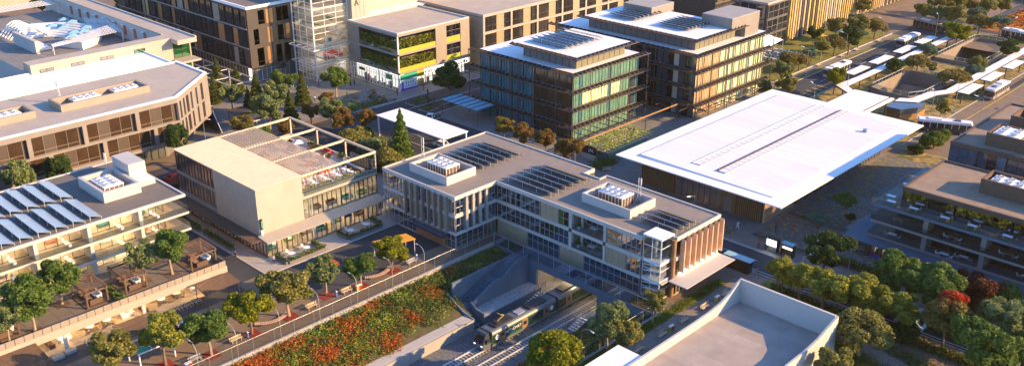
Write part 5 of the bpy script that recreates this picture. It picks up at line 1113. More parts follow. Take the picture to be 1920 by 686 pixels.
# ---- station hall with the huge white roof
Hs = thing('station_hall', 'low station hall with brown slatted walls under a huge overhanging white roof', 'building', (20, 72, 0))
b = MB(); b.hexa([(3.5, 43.2, 6.9), (39.3, 43.2, 6.9), (39.3, 102.6, 6.9), (3.5, 102.6, 6.9)], [(2.5, 42.2, 7.3), (40.2, 42.2, 7.3), (40.2, 103.4, 7.3), (2.5, 103.4, 7.3)], 'brown_metal'); b.box(2.5, 42.2, 7.3, 40.2, 103.4, 7.5, 'roof_white'); b.build('roof', Hs)
b = MB(); k = [(6.3, 45, 7.5), (36.9, 45, 7.5), (36.9, 100.6, 7.5), (6.3, 100.6, 7.5)]; b.hexa(k, [(6.5, 45.2, 7.86), (36.7, 45.2, 7.62), (36.7, 100.4, 7.62), (6.5, 100.4, 7.86)], 'roof_sheet'); b.build('raised_roof', Hs)
for x0, x1 in ((17.2, 18.6), (22.9, 24.4)):
    b = MB(); b.box(x0, 48.6, 7.6, x1, 99.0, 7.9, 'white_paint'); n = 28
    for i in range(n + 1): y = 48.6 + 50.4 * i / n; b.box(x0, y - .03, 7.9, x1, y + .03, 7.93, 'grey_metal')
    b.box(x0 - .35, 48.5, 7.6, x0 - .02, 99.1, 8.0, 'timber_dark' if x0 > 20 else 'white_paint'); b.box(x1 + .02, 48.5, 7.6, x1 + .1, 99.1, 7.94, 'grey_metal'); b.build('skylight', Hs)
b = MB(); b.cyl(33.0, 90, 7.6, 8.3, .7, 'solar_pale', .45, 12); b.build('roof_vent', Hs)
for fr, L, segs in ((Fr((4.6, 48.6), (1, 0)), 28.9, [(0, 8.6, 's'), (8.7, 19.4, 'g'), (19.5, 22.5, 'd'), (22.6, 28.9, 's')]), (Fr((33.5, 48.6), (0, 1)), 50, [(0, 12, 'o'), (12, 50, 'g')])):
    for a, e, kd in segs:
        if kd in 'so':
            b = MB(); b.fb(fr, a, e, -.3, -.1, 0, 6.9, 'timber_dark' if kd == 's' else 'bronze_panel'); n = int((e - a) / .42)
            for i in range(n): b.fb(fr, a + .42 * i, a + .42 * i + .16, -.1, .12, 0, 6.9, 'timber' if kd == 's' else 'copper')
            b.build('slatted_wall', Hs)
        elif kd == 'd': b = MB(); b.fb(fr, a, e, -.2, .05, 0, 6.9, 'bronze_panel'); b.fb(fr, a + .6, e - .6, .051, .12, .05, 3.2, 'cladding_taupe'); b.build('door', Hs)
        else:
            n = max(2, int((e - a) / 5.4)); s = (e - a) / n
            for i in range(n): window(fr, a + i * s + .05, a + (i + 1) * s - .05, .1, 6.8, Hs, 4, (.5,), 'smoke_glass', 'brown_metal')
b = MB(); b.box(5, 54, .05, 33, 98, 6.85, 'interior_dim'); b.box(4.6, 49, 0, 5, 98, 6.85, 'timber_dark'); b.build('interior_wall', Hs)
b = MB(); b.box(14, 50.5, 6.7, 24, 51.2, 6.82, 'lamp_warm'); b.box(6, 45.3, 6.8, 32, 45.5, 6.88, 'lamp_warm') if False else None; b.build('ceiling_lights', Hs)
b = MB(); b.box(14.9, 103.41, 5.6, 24.1, 122.1, 5.9, 'brown_metal'); b.box(15.1, 103.42, 5.9, 23.9, 122.0, 6.0, 'roof_white'); b.box(24.3, 108, 5.6, 25.2, 122.3, 5.9, 'roof_white')
for y in (108, 115, 121.5): b.cyl(15.5, y, 0, 5.6, .15, 'brown_metal', None, 6); b.cyl(23.8, y, 0, 5.6, .15, 'brown_metal', None, 6)
b.build('rear_canopy', Hs)
t = thing('ticket_kiosk', 'low brown brick kiosk with glass upper band under the bus station canopy', 'kiosk', (26, 127, 0)); q = [(22.4, 124), (26.5, 124), (29, 128.5), (29, 133), (22.4, 133)]; b = MB(); b.prism(q, 0, 1.4, 'ochre_panel'); b.build('wall', t); b = MB(); b.prism([(x * .98 + .5, y * .99 + 1.2) for x, y in q], 1.4, 2.9, 'blue_glass'); b.build('window', t)
def bus_canopy(q, label, z=3.2, group='white bus stop canopies', posts=True):
    cx = sum(p[0] for p in q) / len(q); cyy = sum(p[1] for p in q) / len(q)
    t = thing('bus_canopy', label, 'canopy', (cx, cyy, 0), group); b = MB(); b.prism(q, z - .22, z - .01, 'brown_metal'); b.prism([(cx + (x - cx) * .985, cyy + (y - cyy) * .985) for x, y in q], z - .009, z + .06, 'roof_white'); b.build('roof', t)
    for x, y in ([(cx + (p[0] - cx) * .3, cyy + (p[1] - cyy) * .8) for p in (q[0], q[2])] if posts is True else posts): b = MB(); b.box(x - .14, y - .14, 0, x + .14, y + .14, z - .22, 'brown_metal'); b.build('post', t)
for i, (a, c) in enumerate(((146.8, 157.6), (162.2, 172.9), (178.3, 189), (195, 206))): bus_canopy(rect(31.2, a, 34.0, c), 'white bus stop roof on the right road, ' + ordn(i) + ' from the station hall')
bus_canopy([(22.6, 128.6), (27.2, 131.6), (28.2, 141), (30.6, 146), (30.6, 208), (28.2, 208), (28.2, 147), (25.6, 142), (24.8, 133.6), (22.4, 132)], 'long white walkway roof bending from the station hall along the right bus stops', 3.0, posts=[(24, 131), (27, 136), (28, 142.5), (29.4, 152), (29.4, 164), (29.4, 176), (29.4, 190), (29.4, 204)])
for i, (a, c) in enumerate(((142.6, 153), (157, 168), (172.7, 183.3), (187.4, 198.8))): bus_canopy(rect(2.2, a, 5.0, c), 'white bus stop roof on the left bus road, ' + ordn(i) + ' from the station hall')
bus_canopy([(5.6, 131), (11.4, 126.6), (11.9, 129.2), (8.3, 132.4), (8.5, 203), (6.2, 203), (6.2, 142.4)], 'long white walkway roof with a bent end along the left bus stops', 3.0, posts=[(7, 133), (7.3, 142), (7.3, 152), (7.3, 164), (7.3, 176), (7.3, 190), (7.3, 201)])
def pit(label, q, zf):
    cx = sum(p[0] for p in q) / len(q); cyy = sum(p[1] for p in q) / len(q); t = thing('sunken_court', label, 'sunken court', (cx, cyy, zf)); n = len(q); b = MB()
    for i in range(n):
        a, c = Vector(q[i]), Vector(q[(i + 1) % n]); d = (c - a).normalized(); fr = Fr(q[i], (d.x, d.y)); b.fb(fr, 0, (c - a).length, .002, .4, zf, 1.0, 'concrete_pit')
    b.build('wall', t); b = MB(); b.prism(q, zf - .3, zf, 'concrete_pit'); b.build('floor', t)
    x0, x1 = min(p[0] for p in q), max(p[0] for p in q); y1 = max(p[1] for p in q); b = MB()
    b.hexa([(x0 + .1, y1 - 9, zf), (x1 - .1, y1 - 9, zf), (x1 - .1, y1 - 2.6, zf), (x0 + .1, y1 - 2.6, zf)], [(x0 + .1, y1 - 3.4, -2.4), (x1 - .1, y1 - 3.4, -2.4), (x1 - .1, y1 - 2.6, -2.4), (x0 + .1, y1 - 2.6, -2.4)], 'concrete_pit'); b.build('ramp', t)
    b = MB()
    for i in range(n):
        p0, p1 = q[i], q[(i + 1) % n]; b.tube([(*p0, 2.0), (*p1, 2.0)], .05, 'white_paint', 5); L = math.hypot(p1[0] - p0[0], p1[1] - p0[1])
        for k in range(int(L / 2)): f = k / max(1, int(L / 2)); b.tube([(p0[0] + (p1[0] - p0[0]) * f, p0[1] + (p1[1] - p0[1]) * f, 1.0), (p0[0] + (p1[0] - p0[0]) * f, p0[1] + (p1[1] - p0[1]) * f, 2.0)], .035, 'white_paint', 4)
        d = Fr(p0, (p1[0] - p0[0], p1[1] - p0[1])); b.fb(d, 0, L, .0, .01, 1.05, 1.95, 'rail_glass')
    b.build('railing', t)
pit('deep concrete-walled sunken court among the bus stops, nearer the station hall', [(14.4, 141.6), (21, 141.6), (23.2, 146), (23.2, 165.1), (12, 165.1), (10.4, 163.4), (10.4, 143)], -8)
pit('deep concrete-walled sunken court among the bus stops, farther from the station hall', [(10.4, 184.4), (23.2, 184.4), (23.2, 212), (19, 216.6), (11.5, 216.6), (10.4, 215)], -8)
t = thing('stair_enclosure', 'low concrete walls round a stairway between the two sunken courts', 'stairs', (8, 188, 0)); [MB().box(*q, 'concrete_pit').build('wall', t) for q in ((9.0, 178, 0, 9.4, 195, 1.1), (6.2, 194.6, 0, 8.98, 195, 1.1), (9.42, 177.6, 0, 14, 178, 1.1))]
# ---- golden finned building
K = thing('finned_building', 'long building clad in golden and brown vertical fins beside the lawn', 'building', (-45, 200, 0))
b = MB(); b.prism(rect(-80, 158, -31.6, 262), 0, 14, 'cladding_brown', 'roof_pink'); b.build('wall', K); b = MB(); b.rim(rect(-80, 158, -31.6, 262), 14, 14.6, .5, 'render_cream'); b.build('parapet', K)
KX = Fr((-31.55, 171), (0, 1)); mm = ('gold_panel', 'cladding_tan', 'cladding_brown', 'gold_panel', 'batten')
for k in range(88): u = k * 1.03; b = MB(); b.fb(KX, u, u + .62, .0, .55 + .2 * (k % 3), .6 + (k * 7 % 3) * .4, 13.8 + (k * 5 % 4) * .25, mm[(k * 3 + k // 4) % 5]); b.build('fin', K)
for k in range(2):
    for z0, z1 in ((.3, 4.6), (5, 9.2), (9.6, 13.8)): window(Fr((-31.5, 158), (0, 1)), .3 + k * 6.2, 6.2 + k * 6.2, z0, z1, K, 2, (.5,), 'dark_glass', 'grey_metal', d=.1); window(Fr((-80, 158), (1, 0)), 30 + k * 9, 38.6 + k * 9, z0, z1, K, 3, (.5,), 'smoke_glass', 'grey_metal', d=.1)
b = MB(); b.box(-70, 164, 14, -52, 178, 17.5, 'cladding_taupe'); b.build('plant_room', K)
ac_unit(-50, 161, -43, 166, 14, 15.6, 4, 2, 'white rooftop chiller at the corner of the golden finned building')
t = thing('shade_sail', 'cream tented shade sail beside the larger glass office', 'canopy', (-24, 142, 0)); b = MB(); q = [(-30, 128, 9.0), (-18, 134, 7.6), (-20, 148, 7.4), (-32, 146, 8.6)]
for i in range(4): b.face([(-25, 139, 11.2), q[i], q[(i + 1) % 4]], 'fabric_white')
b.build('sail', t); b = MB(); b.cyl(-25, 139, 0, 11.2, .14, 'grey_metal', None, 6); b.build('pole', t)
for p in q: b = MB(); b.tube([(p[0], p[1], 0), p], .09, 'grey_metal', 5); b.build('pole', t)
t = thing('terrace_kiosk', 'orange walled kiosk under the tented sail beyond the larger glass office', 'kiosk', (-26, 132, 0)); b = MB(); b.box(-32, 126, 0, -21, 131, 6.2, 'bronze_panel'); b.build('wall', t); b = MB(); b.box(-32.4, 125.6, 6.2, -20.6, 131.4, 6.5, 'ochre_panel'); b.build('roof', t)
tables('white', 'white', [(-29 + (i % 4) * 2.6, 150 + (i // 4) * 3.4, 4) for i in range(16)], .02, ['white garden table in front of the golden fins, %s row %s' % (ordn(i // 4), ['far left', 'centre left', 'centre right', 'near right'][i % 4]) for i in range(16)], ['white garden chair at the %s %s table by the golden fins' % (ordn(i // 4), ['far left', 'centre left', 'centre right', 'near right'][i % 4]) for i in range(16)], 'garden terrace')
for i in range(4): umbrella(-24 + i * .8, 180 + i * 9, 0, ['orange', 'cream', 'yellow', 'cream'][i] + ' parasol among the trees before the golden fins, ' + ordn(i) + ' from the tented sail', ['orange_paint', 'fabric_white', 'yellow_paint', 'fabric_white'][i], 1.9, 2.6)
t = thing('distant_building', 'pale hazy gridded building beyond the crossroads at the top edge', 'building', (-55, 330, 0)); b = MB(); b.prism(rect(-100, 310, -36, 400), 0, 16, 'cladding_pale', 'roof_pink'); b.build('wall', t)
for z in (1, 6, 11):
    for k in range(8): b = MB(); b.box(-98 + k * 7.6, 309.8, z, -92 + k * 7.6, 309.99, z + 3.6, 'dark_glass'); b.build('window', t)
t = thing('car_park_deck', 'low open car park frame beyond the crossroads near the top edge', 'car park', (-8, 300, 0)); b = MB(); b.box(-30, 286, 3.2, 14, 330, 3.6, 'cladding_pale'); b.build('deck', t); b = MB()
for k in range(8): b.box(-30 + k * 6.2, 286, 0, -29.6 + k * 6.2, 286.4, 3.2, 'cladding_pale'); b.beam((-30 + k * 6.2, 286, 5.5), (-30 + k * 6.2, 330, 5.5), .2, .3, 'white_paint')
b.build('frame', t)
# ---- right-hand balcony building and the glazed one behind it
Rb = thing('terrace_building', 'brown balcony building on the right with stepped glass terraces over lit shops', 'building', (75, 58, 0))
RX0, RX1 = 57.4, 120; RO = rect(57.4, 51.6, RX1, 69)
b = MB(); b.prism(RO, 13.2, 13.7, 'brown_metal', 'roof_brown'); b.build('roof', Rb); b = MB(); b.rim(RO, 13.7, 14.0, .35, 'brown_metal'); b.build('parapet', Rb)
for z, x0, y0 in ((3.1, 52.6, 51.6), (6.6, 53.2, 50.2), (9.9, 53.2, 49.6)): b = MB(); b.prism(rect(x0, y0, RX1, 72.5 if z > 9 else 68), z, z + .45, 'cladding_taupe' if z < 9 else 'concrete_blue', 'plaza_stone' if z > 9 else 'terrace_paver'); b.build('floor_slab', Rb)
b = MB(); b.hexa([(49.2, 48.8, 2.75), (RX1, 48.8, 2.75), (RX1, 54, 2.75), (49.2, 66, 2.75)], [(49.2, 48.8, 3.0), (RX1, 48.8, 3.0), (RX1, 54, 3.09), (49.2, 66, 3.09)], 'concrete_blue'); b.build('canopy', Rb)
b = MB(); b.prism(rect(60, 57.5, RX1, 68), .05, 13.2, 'interior_violet'); b.build('core', Rb)
RY = Fr((57.4, 51.65), (1, 0))
for k in range(5): a = k * 9.2; window(RY, a + .1, a + 8.9, 10.4, 13.2, Rb, 2, (), 'smoke_glass', 'brown_metal'); 
for z0, z1 in ((3.55, 6.6), (7.05, 9.9)):
    for k in range(6): a = k * 9.6; window(Fr((56, 54.4), (1, 0)), a + .2, a + 9.2, z0, z1, Rb, 3, (), 'smoke_glass', 'brown_metal')
window(Fr((57.4, 69), (0, -1)), .1, 17, 10.4, 13.2, Rb, 4, (), 'smoke_glass', 'brown_metal')
for k in range(6): b = MB(); b.box(62.1 + k * 9.6, 51.4, 3.55, 62.9 + k * 9.6, 54.3, 6.6, 'cladding_taupe'); b.box(62.1 + k * 9.6, 51.0, 7.05, 62.9 + k * 9.6, 54.3, 9.9, 'cladding_taupe'); b.build('column', Rb)
for z, x0, y0 in ((3.55, 52.6, 51.6), (7.05, 53.2, 50.2), (10.35, 53.2, 49.6)): b = MB(); b.fb(Fr((x0, y0), (1, 0)), 0, RX1 - x0, -.06, -.03, z, z + 1.0, 'rail_glass'); b.fb(Fr((x0, 68), (0, -1)), 0, 68 - y0, -.06, -.03, z, z + 1.0, 'rail_glass'); b.build('rail', Rb)
shopfront(Fr((54, 50.4), (1, 0)), 0, 6, .05, 2.7, Rb, 3, seed=21, light='shop_glow_dim', goods=('magenta_paint', 'yellow_paint', 'purple_paint', 'magenta_paint')); b = MB(); b.box(54, 50.2, .03, 60, 50.35, .35, 'purple_paint'); b.build('plinth', Rb)
shopfront(Fr((54, 50.4), (1, 0)), 8, 30, .05, 2.7, Rb, 7, seed=22, light='shop_glow_dim', goods=('fabric_white', 'timber', 'fabric_brown', 'fabric_orange'))
text('up', Fr((54, 50.4), (1, 0)), 21.8, 1.9, 2.2, 'yellow_paint', Rb, 'lettering', .12)
b = MB(); b.box(53.2, 49.9, .05, 53.9, 66, 2.7, 'brown_metal'); b.box(53.9, 52.8, .05, RX1, 53, 2.7, 'interior_wall'); b.build('shop_wall', Rb)
screen_wall(rect(67.5, 58.6, 82, 64.0), 13.7, 16.3, .35, 'timber_dark', Rb); ac_unit(68.6, 59.6, 74, 63.2, 13.75, 15.9, 3, 2, 'white fan chiller inside the brown screen on the terrace building roof')
tables('white', 'white', [(56.6, 52.6, 2), (69, 52.6, 2), (79, 52.6, 2), (66.2, 51.4, 2)], 3.57, ['white table on the lowest right-hand balcony, %s bay from the street corner' % ordn(i) for i in range(4)], ['white chair on the lowest right-hand balcony, %s bay from the street corner' % ordn(i) for i in range(4)], 'right balcony')
tables('wood', 'white', [(57.5, 51.6, 0), (67, 51.4, 2), (80.5, 51.4, 0), (76, 51.4, 2)], 7.07, ['table on the middle right-hand balcony, %s from the street corner' % ordn(i) for i in range(4)], ['white chair on the middle right-hand balcony, %s from the street corner' % ordn(i) for i in range(4)], 'middle right balcony')
tables('white', 'wood', [(55.2, 53, 2), (56.2, 50.8, 2), (60.2, 50.6, 4), (65.5, 50.6, 4), (70, 50.6, 4), (75.5, 50.6, 2), (55, 60, 2)], 10.37, ['table on the top right-hand terrace, %s from the street corner' % ordn(i) for i in range(7)], ['chair on the top right-hand terrace, %s table from the street corner' % ordn(i) for i in range(7)], 'top right terrace')
Rc = thing('glazed_building', 'dark glazed building with a brown gravel roof at the right edge behind the balcony building', 'building', (80, 88, 0)); RQ = rect(55.9, 75.2, 125, 106.6)
b = MB(); b.prism(RQ, 14.8, 15.3, 'brown_metal', 'roof_brown'); b.build('roof', Rc); b = MB(); b.rim(RQ, 15.3, 15.6, .4, 'brown_metal'); b.build('parapet', Rc); b = MB(); b.prism(rect(56.6, 76, 124, 105.6), 0, 14.8, 'interior_dim'); b.build('core', Rc)
for fr, L in ((Fr((55.9, 75.2), (1, 0)), 60), (Fr((55.9, 106.6), (0, -1)), 31.4)):
    n = int(L / 5.2)
    for k in range(n):
        for z0, z1 in ((.1, 5.2), (5.4, 10.4), (10.6, 14.75)): window(fr, k * 5.2 + .05, k * 5.2 + 5.1, z0, z1, Rc, 3, (.5,) if z0 > 10 else (), 'blue_glass', 'brown_metal', panels=['blue_glass', 'dark_glass', 'concrete_blue'] if k % 2 else None)
screen_wall(rect(61.0, 78.2, 71, 85), 15.3, 17.8, .3, 'timber_dark', Rc); ac_unit(61.9, 79.0, 66.4, 84, 15.35, 17.7, 2, 3, 'white fan chiller inside the near brown screen on the dark glazed building'); screen_wall(rect(61.0, 90.6, 73, 97.5), 15.3, 18.0, .3, 'timber_dark', Rc)
# ---- white building, bottom right
Wb = thing('white_building', 'plain white flat-roofed building with tall curved parapets at the bottom right', 'building', (57, -5, 0))
b = MB(); b.prism(rect(49.0, -70, 65.3, 14.9), 0, 3.5, 'render_white', 'roof_membrane'); b.build('wall', Wb)
def curved(x, inner):
    b = MB(); pr = [(-70, 4.9), (2, 4.9), (6, 5.0), (9, 5.3), (11.5, 6.0), (13.4, 7.0), (14.9, 7.4)] if inner else [(-70, 5.6), (6, 5.6), (9, 5.9), (12, 6.6), (14.9, 7.3)]
    for i in range(len(pr) - 1):
        (a, za), (c, zc) = pr[i], pr[i + 1]; b.hexa([(x, a, 3.5), (x + .35, a, 3.5), (x + .35, c, 3.5), (x, c, 3.5)], [(x, a, za), (x + .35, a, za), (x + .35, c, zc), (x, c, zc)], 'render_white')
    b.build('parapet', Wb)
curved(49.0, True); curved(64.95, False); b = MB(); b.box(49.36, 14.5, 3.5, 64.94, 14.9, 7.35, 'render_white'); b.build('parapet', Wb)
b = MB(); b.prism(rect(44.6, -40, 48.95, -9.8), 0, 4.6, 'render_white', 'roof_white'); b.build('annex', Wb)
# ================================================================ TREES (x, y, base z, crown radius, height factor, form, foliage, label)
TREES = [
(-20.5, -65.5, 3.5, 3.41, 1.0, 'multi', 'mid', 'large leafy tree at the far left end of the roof terrace'),
(-19.7, -69.4, 3.5, 2.44, 1.0, 'multi', 'grey', 'grey green tree cut by the left photo edge on the terrace'),
(-25.5, -59.4, 3.5, 2.94, 1.0, 'multi', 'mid', 'leafy tree in a square pit left of the terrace pergola'),
(-23.5, -47.0, 3.5, 2.91, 1.0, 'airy', 'grey', 'grey green airy tree rising over the middle terrace pergola'),
(-22.2, -42.7, 3.5, 3.29, 1.0, 'round', 'mid', 'full green tree in a square pit right of the terrace pergolas'),
(-72.6, -47.2, 0, 3.05, 1.5, 'round', 'grey', 'grey green tree behind the solar panels of the left roof'),
(-72.4, -39.8, 0, 2.83, 1.5, 'round', 'dark', 'dark green tree behind the solar panels, right of the grey one'),
(-73, -14.2, 0, 2.83, 1.5, 'round', 'dark', 'dark green tree at the chamfered end of the taupe block'),
(-4.6, -60.7, 0, 3.21, 1.0, 'round', 'olive', 'yellow olive tree at the bottom left edge of the promenade'),
(-3.6, -54.2, 0, 3.52, 1.0, 'multi', 'yellow', 'tree with several clumps in front of the slatted shelter'),
(-1.2, -48.2, 0, 3.63, 0.85, 'round', 'mid', 'dense rounded tree beside the coloured play frame'),
(-2, -40.8, 0, 3.51, 0.8, 'multi', 'gold', 'bright yellow green tree by the first curved bench'),
(-2.4, -33.8, 0, 3.71, 0.88, 'multi', 'olive', 'broad olive tree in red mulch between two promenade benches'),
(-3.6, -25.8, 0, 2.96, 1, 'round', 'grey', 'tree with an orange edge in red mulch by a pale bench'),
(-2.0, -19.8, 0, 2.9, 0.85, 'round', 'mid', 'round green tree next to the yellow and red bins'),
(-2.6, -12.6, 0, 3.49, 0.72, 'multi', 'gold', 'bright yellow green tree in front of the orange shade canopy'),
(-117.2, 21.1, 0, 1.87, 1.0, 'conifer', 'conifer', 'slim conifer in the plaza, farthest left of the conifers'),
(-106.5, 13.8, 0, 1.65, 1.0, 'conifer', 'conifer', 'slim conifer beside the chamfered taupe block'),
(-110.2, 22.7, 0, 1.7, 1.0, 'conifer', 'conifer', 'slim conifer in front of the white canopy frame'),
(-99.4, 21.9, 0, 1.79, 1.0, 'conifer', 'conifer', 'slim conifer in front of the lit corner shop'),
(-92.0, 15.0, 0, 1.59, 1.0, 'conifer', 'conifer', 'short conifer beside the round plaza tree'),
(-89.4, 29.2, 0, 1.92, 1.0, 'conifer', 'conifer', 'tall conifer in front of the glass atrium'),
(-79.8, 19.1, 0, 1.82, 1.0, 'conifer', 'conifer', 'conifer behind the pavilion pergola, nearest of the plaza conifers'),
(-41.0, 21.7, 0, 2.69, 1.0, 'conifer', 'mid', 'big conifer beside the white street canopy'),
(-96.4, 13.0, 0, 3.07, 1.0, 'round', 'grey', 'round grey green plaza tree near the taupe block'),
(-95.7, 27.7, 0, 3.32, 1.0, 'round', 'mid', 'round plaza tree in front of the lit corner shop'),
(-86.8, 19.6, 0, 3.31, 1.0, 'round', 'grey', 'round plaza tree between the conifers and the atrium'),
(-79.0, 12.5, 0, 3.43, 1.0, 'round', 'grey', 'round plaza tree nearest the pavilion pergola'),
(-88.1, 15.1, 0, 2.37, 1.0, 'round', 'grey', 'smaller round tree left of the grey plaza trees'),
(-86.5, 37.5, 0, 3.47, 1.0, 'round', 'mid', 'round tree in a planter bowl in front of the planted building'),
(-80.7, 30.4, 0, 2.02, 1.0, 'round', 'autumn', 'russet tree at the edge of the paved plaza'),
(-74.8, 21.5, 0, 2.32, 1.0, 'round', 'autumn', 'russet tree behind the corner of the pavilion pergola'),
(-68.8, 23.4, 0, 2.93, 1.0, 'round', 'grey', 'green tree among the russet ones by the street'),
(-63.1, 22.3, 0, 2.63, 1.0, 'round', 'autumn', 'russet tree by the street, beside the green one'),
(-60.6, 27.2, 0, 2.4, 1.0, 'round', 'autumn', 'russet tree left of the white street canopy'),
(-77.2, 4.3, 0, 2.47, 1.0, 'round', 'brown', 'brown green tree beside the sloping glass canopy'),
(-68.1, 3.1, 0, 2.64, 1.0, 'round', 'mid', 'green tree behind the pergola slats of the pavilion'),
(-69.7, 11.0, 0, 2.22, 1.0, 'round', 'autumn', 'russet tree behind the far corner of the pavilion terrace'),
(-56.2, 20.0, 0, 2.94, 1.0, 'bush', 'olive', 'olive bush mass behind the pavilion roof terrace'),
(-48.8, 20.0, 0, 2.75, 1.0, 'bush', 'grey', 'grey green bush between the pavilion and the big conifer'),
(-38.3, 16.3, 0, 3.21, 1.0, 'bush', 'olive', 'olive bush between the pavilion and the station building'),
(-57.3, 24.8, 0, 1.87, 1.0, 'bush', 'mid', 'green bush left of the big conifer'),
(-40.1, 14.8, 0, 2.3, 1.0, 'bush', 'grey', 'grey bush beside the corner of the pavilion roof terrace'),
(-62.3, 55.7, 0, 4.09, 1.0, 'multi', 'dark', 'dark tree between the planted building and the glass office'),
(-32.4, 45.4, 0, 2.7, 1.0, 'round', 'brown', 'brownish tree at the left of the glass office front row'),
(-26.2, 45.4, 0, 2.53, 1.0, 'round', 'autumn', 'russet tree, second in the row before the glass office'),
(-19.9, 45.5, 0, 2.61, 1.0, 'round', 'autumn', 'russet tree, third in the row before the glass office'),
(-11.3, 44.2, 0, 2.99, 1.0, 'round', 'autumn', 'largest russet tree beside the black name board'),
(-15.6, 46.2, 0, 1.92, 1, 'round', 'brown', 'brown tree between the third and the largest russet tree'),
(-172, -26.5, 0, 3.01, 1, 'round', 'gold', 'yellow green tree left of the open air theatre'),
(-230.5, 20.3, 0, 3.65, 1.0, 'round', 'gold', 'yellow tree at the top edge behind the courtyard'),
(-221.5, 24.8, 0, 3.98, 1.0, 'round', 'grey', 'grey green tree at the top edge, right of the yellow one'),
(-212.6, 41.0, 0, 2.95, 1.0, 'round', 'mid', 'green tree at the top edge behind the courtyard wall'),
(-14.7, 143.0, 0, 3.34, 1.0, 'dome', 'brown', 'domed brown tree on the lawn nearest the glass office'),
(-12.6, 145.2, 0, 3.04, 1.0, 'dome', 'brown', 'domed brown tree adjoining it on the lawn by the bus road'),
(-9.4, 130.1, 0, 2.9, 1.0, 'round', 'grey', 'grey green tree between the glass office and the lawn'),
(-2.1, 119.1, 0, 2.77, 1.0, 'round', 'olive', 'olive tree at the corner of the station hall roof'),
(-6.7, 116.4, 0, 1.95, 1.0, 'round', 'grey', 'small grey tree at the foot of the lime curtains'),
(-12.4, 150.2, 0, 2.61, 1.0, 'flat', 'teal', 'flat topped pale tree among the domed lawn trees'),
(-14.2, 160.8, 0, 2.84, 1.0, 'round', 'olive', 'olive tree in the middle of the lawn'),
(-13.1, 167.1, 0, 3.68, 1.0, 'dome', 'brown', 'domed brown tree near the middle of the lawn'),
(-23.9, 174.6, 0, 2.5, 1.0, 'round', 'dark', 'dark small tree under the golden fins'),
(-21.9, 185.1, 0, 3.05, 1.0, 'round', 'olive', 'olive tree in front of the golden fins'),
(-10.7, 171.5, 0, 3.53, 1.0, 'round', 'dark', 'dark green tree in the lawn row before the parasols'),
(-11.7, 179.9, 0, 2.79, 1.0, 'flat', 'teal', 'flat topped teal tree on the lawn before the crossroads'),
(-16.7, 189.2, 0, 3.38, 1.0, 'round', 'olive', 'olive tree behind the flat topped teal tree'),
(-13.8, 195.4, 0, 3.75, 1.0, 'dome', 'brown', 'domed brown tree at the crossroads end of the lawn'),
(-22.9, 200.7, 0, 2.63, 1.0, 'flat', 'teal', 'flat topped small tree beside the end of the golden fins'),
(-28.8, 217.8, 0, 3.12, 1.0, 'round', 'olive', 'olive tree at the top edge beyond the golden fins'),
(4.9, 132.2, 0, 3.1, 1.0, 'multi', 'gold', 'bright green tree on the turning circle by the station hall'),
(9.5, 157.5, 0, 2.8, 0.85, 'round', 'dark', 'dark green tree at the left sunken court wall'),
(12.2, 167.6, 0, 3.61, 0.8, 'dome', 'brown', 'domed brown tree behind the first sunken court'),
(8.5, 182.8, 0, 2.85, 1.0, 'dome', 'teal', 'pale teal tree among the left bus stop roofs'),
(16.2, 167.9, 0, 1.35, 1.0, 'round', 'olive', 'small tree beside the stair walls between the sunken courts'),
(9.3, 202.4, 0, 4.07, 0.8, 'multi', 'gold', 'dark spreading tree at the far end of the left bus stops'),
(8.4, 223.3, 0, 3.97, 1.0, 'dome', 'brown', 'domed brown tree beyond the farther sunken court'),
(15.0, 222.8, 0, 3.4, 1.0, 'flat', 'teal', 'flat topped teal tree in front of the orange meadow'),
(1.5, 239.5, 0, 3.08, 1.0, 'dome', 'teal', 'teal tree in the wood behind the domed brown tree'),
(-10.1, 223.9, 0, 3.22, 1.0, 'round', 'olive', 'olive tree at the left end of the far wood'),
(-5.1, 223.0, 0, 3.36, 1.0, 'round', 'grey', 'grey green tree, second from the left in the far wood'),
(-0.1, 224.4, 0, 3.51, 1.0, 'round', 'olive', 'olive tree, third from the left in the far wood'),
(-9.4, 240.5, 0, 2.96, 1.0, 'round', 'brown', 'brown tree in the second line of the far wood'),
(-7.0, 246.2, 0, 2.98, 1.0, 'round', 'olive', 'olive tree in the second line of the far wood'),
(-4.9, 251.9, 0, 3.0, 1.0, 'dome', 'brown', 'domed tree in the second line of the far wood'),
(2.8, 244.8, 0, 3.28, 1.0, 'round', 'olive', 'olive tree at the right of the far wood'),
(-14.7, 243.2, 0, 2.63, 1.0, 'round', 'grey', 'grey tree at the top edge of the far wood'),
(5.0, 252.8, 0, 3.13, 1.0, 'round', 'olive', 'olive tree at the right end of the far wood'),
(26, 197.7, 0, 3.27, 0.8, 'round', 'dark', 'dark green tree at the right edge by the walkway roof'),
(26.4, 173.8, 0, 2.67, 1.0, 'round', 'olive', 'olive tree in front of the farther sunken court railing'),
(25.8, 158.7, 0, 4.25, 0.75, 'dome', 'brown', 'large domed tree between the two sunken courts'),
(26.8, 170.7, 0, 2.65, 1.0, 'dome', 'teal', 'teal domed tree behind the large domed one'),
(34.1, 129.5, 0, 2.6, 1.0, 'airy', 'olive', 'airy tree on the dry verge by the bus at the road'),
(40.4, 111.2, 0, 3.16, 1.0, 'bush', 'mid', 'large clipped shrub between the station hall and the road'),
(38.8, 105.4, 0, 1.92, 1.0, 'bush', 'dark', 'smaller dark shrub left of the large clipped one'),
(39.5, 117.8, 0, 2.24, 1.0, 'bush', 'mid', 'clipped shrub closest to the passing bus'),
(44.0, 60.1, 0, 2.53, 1.0, 'flat', 'mid', 'spreading green tree in the cobbled garden'),
(44.2, 49.2, 0, 2.43, 1.0, 'flat', 'teal', 'pale feathery tree in the cobbled garden behind the two walkers'),
(45.6, 59.8, 0, 1.01, 1.0, 'round', 'dark', 'small dark tree beside the round garden planter'),
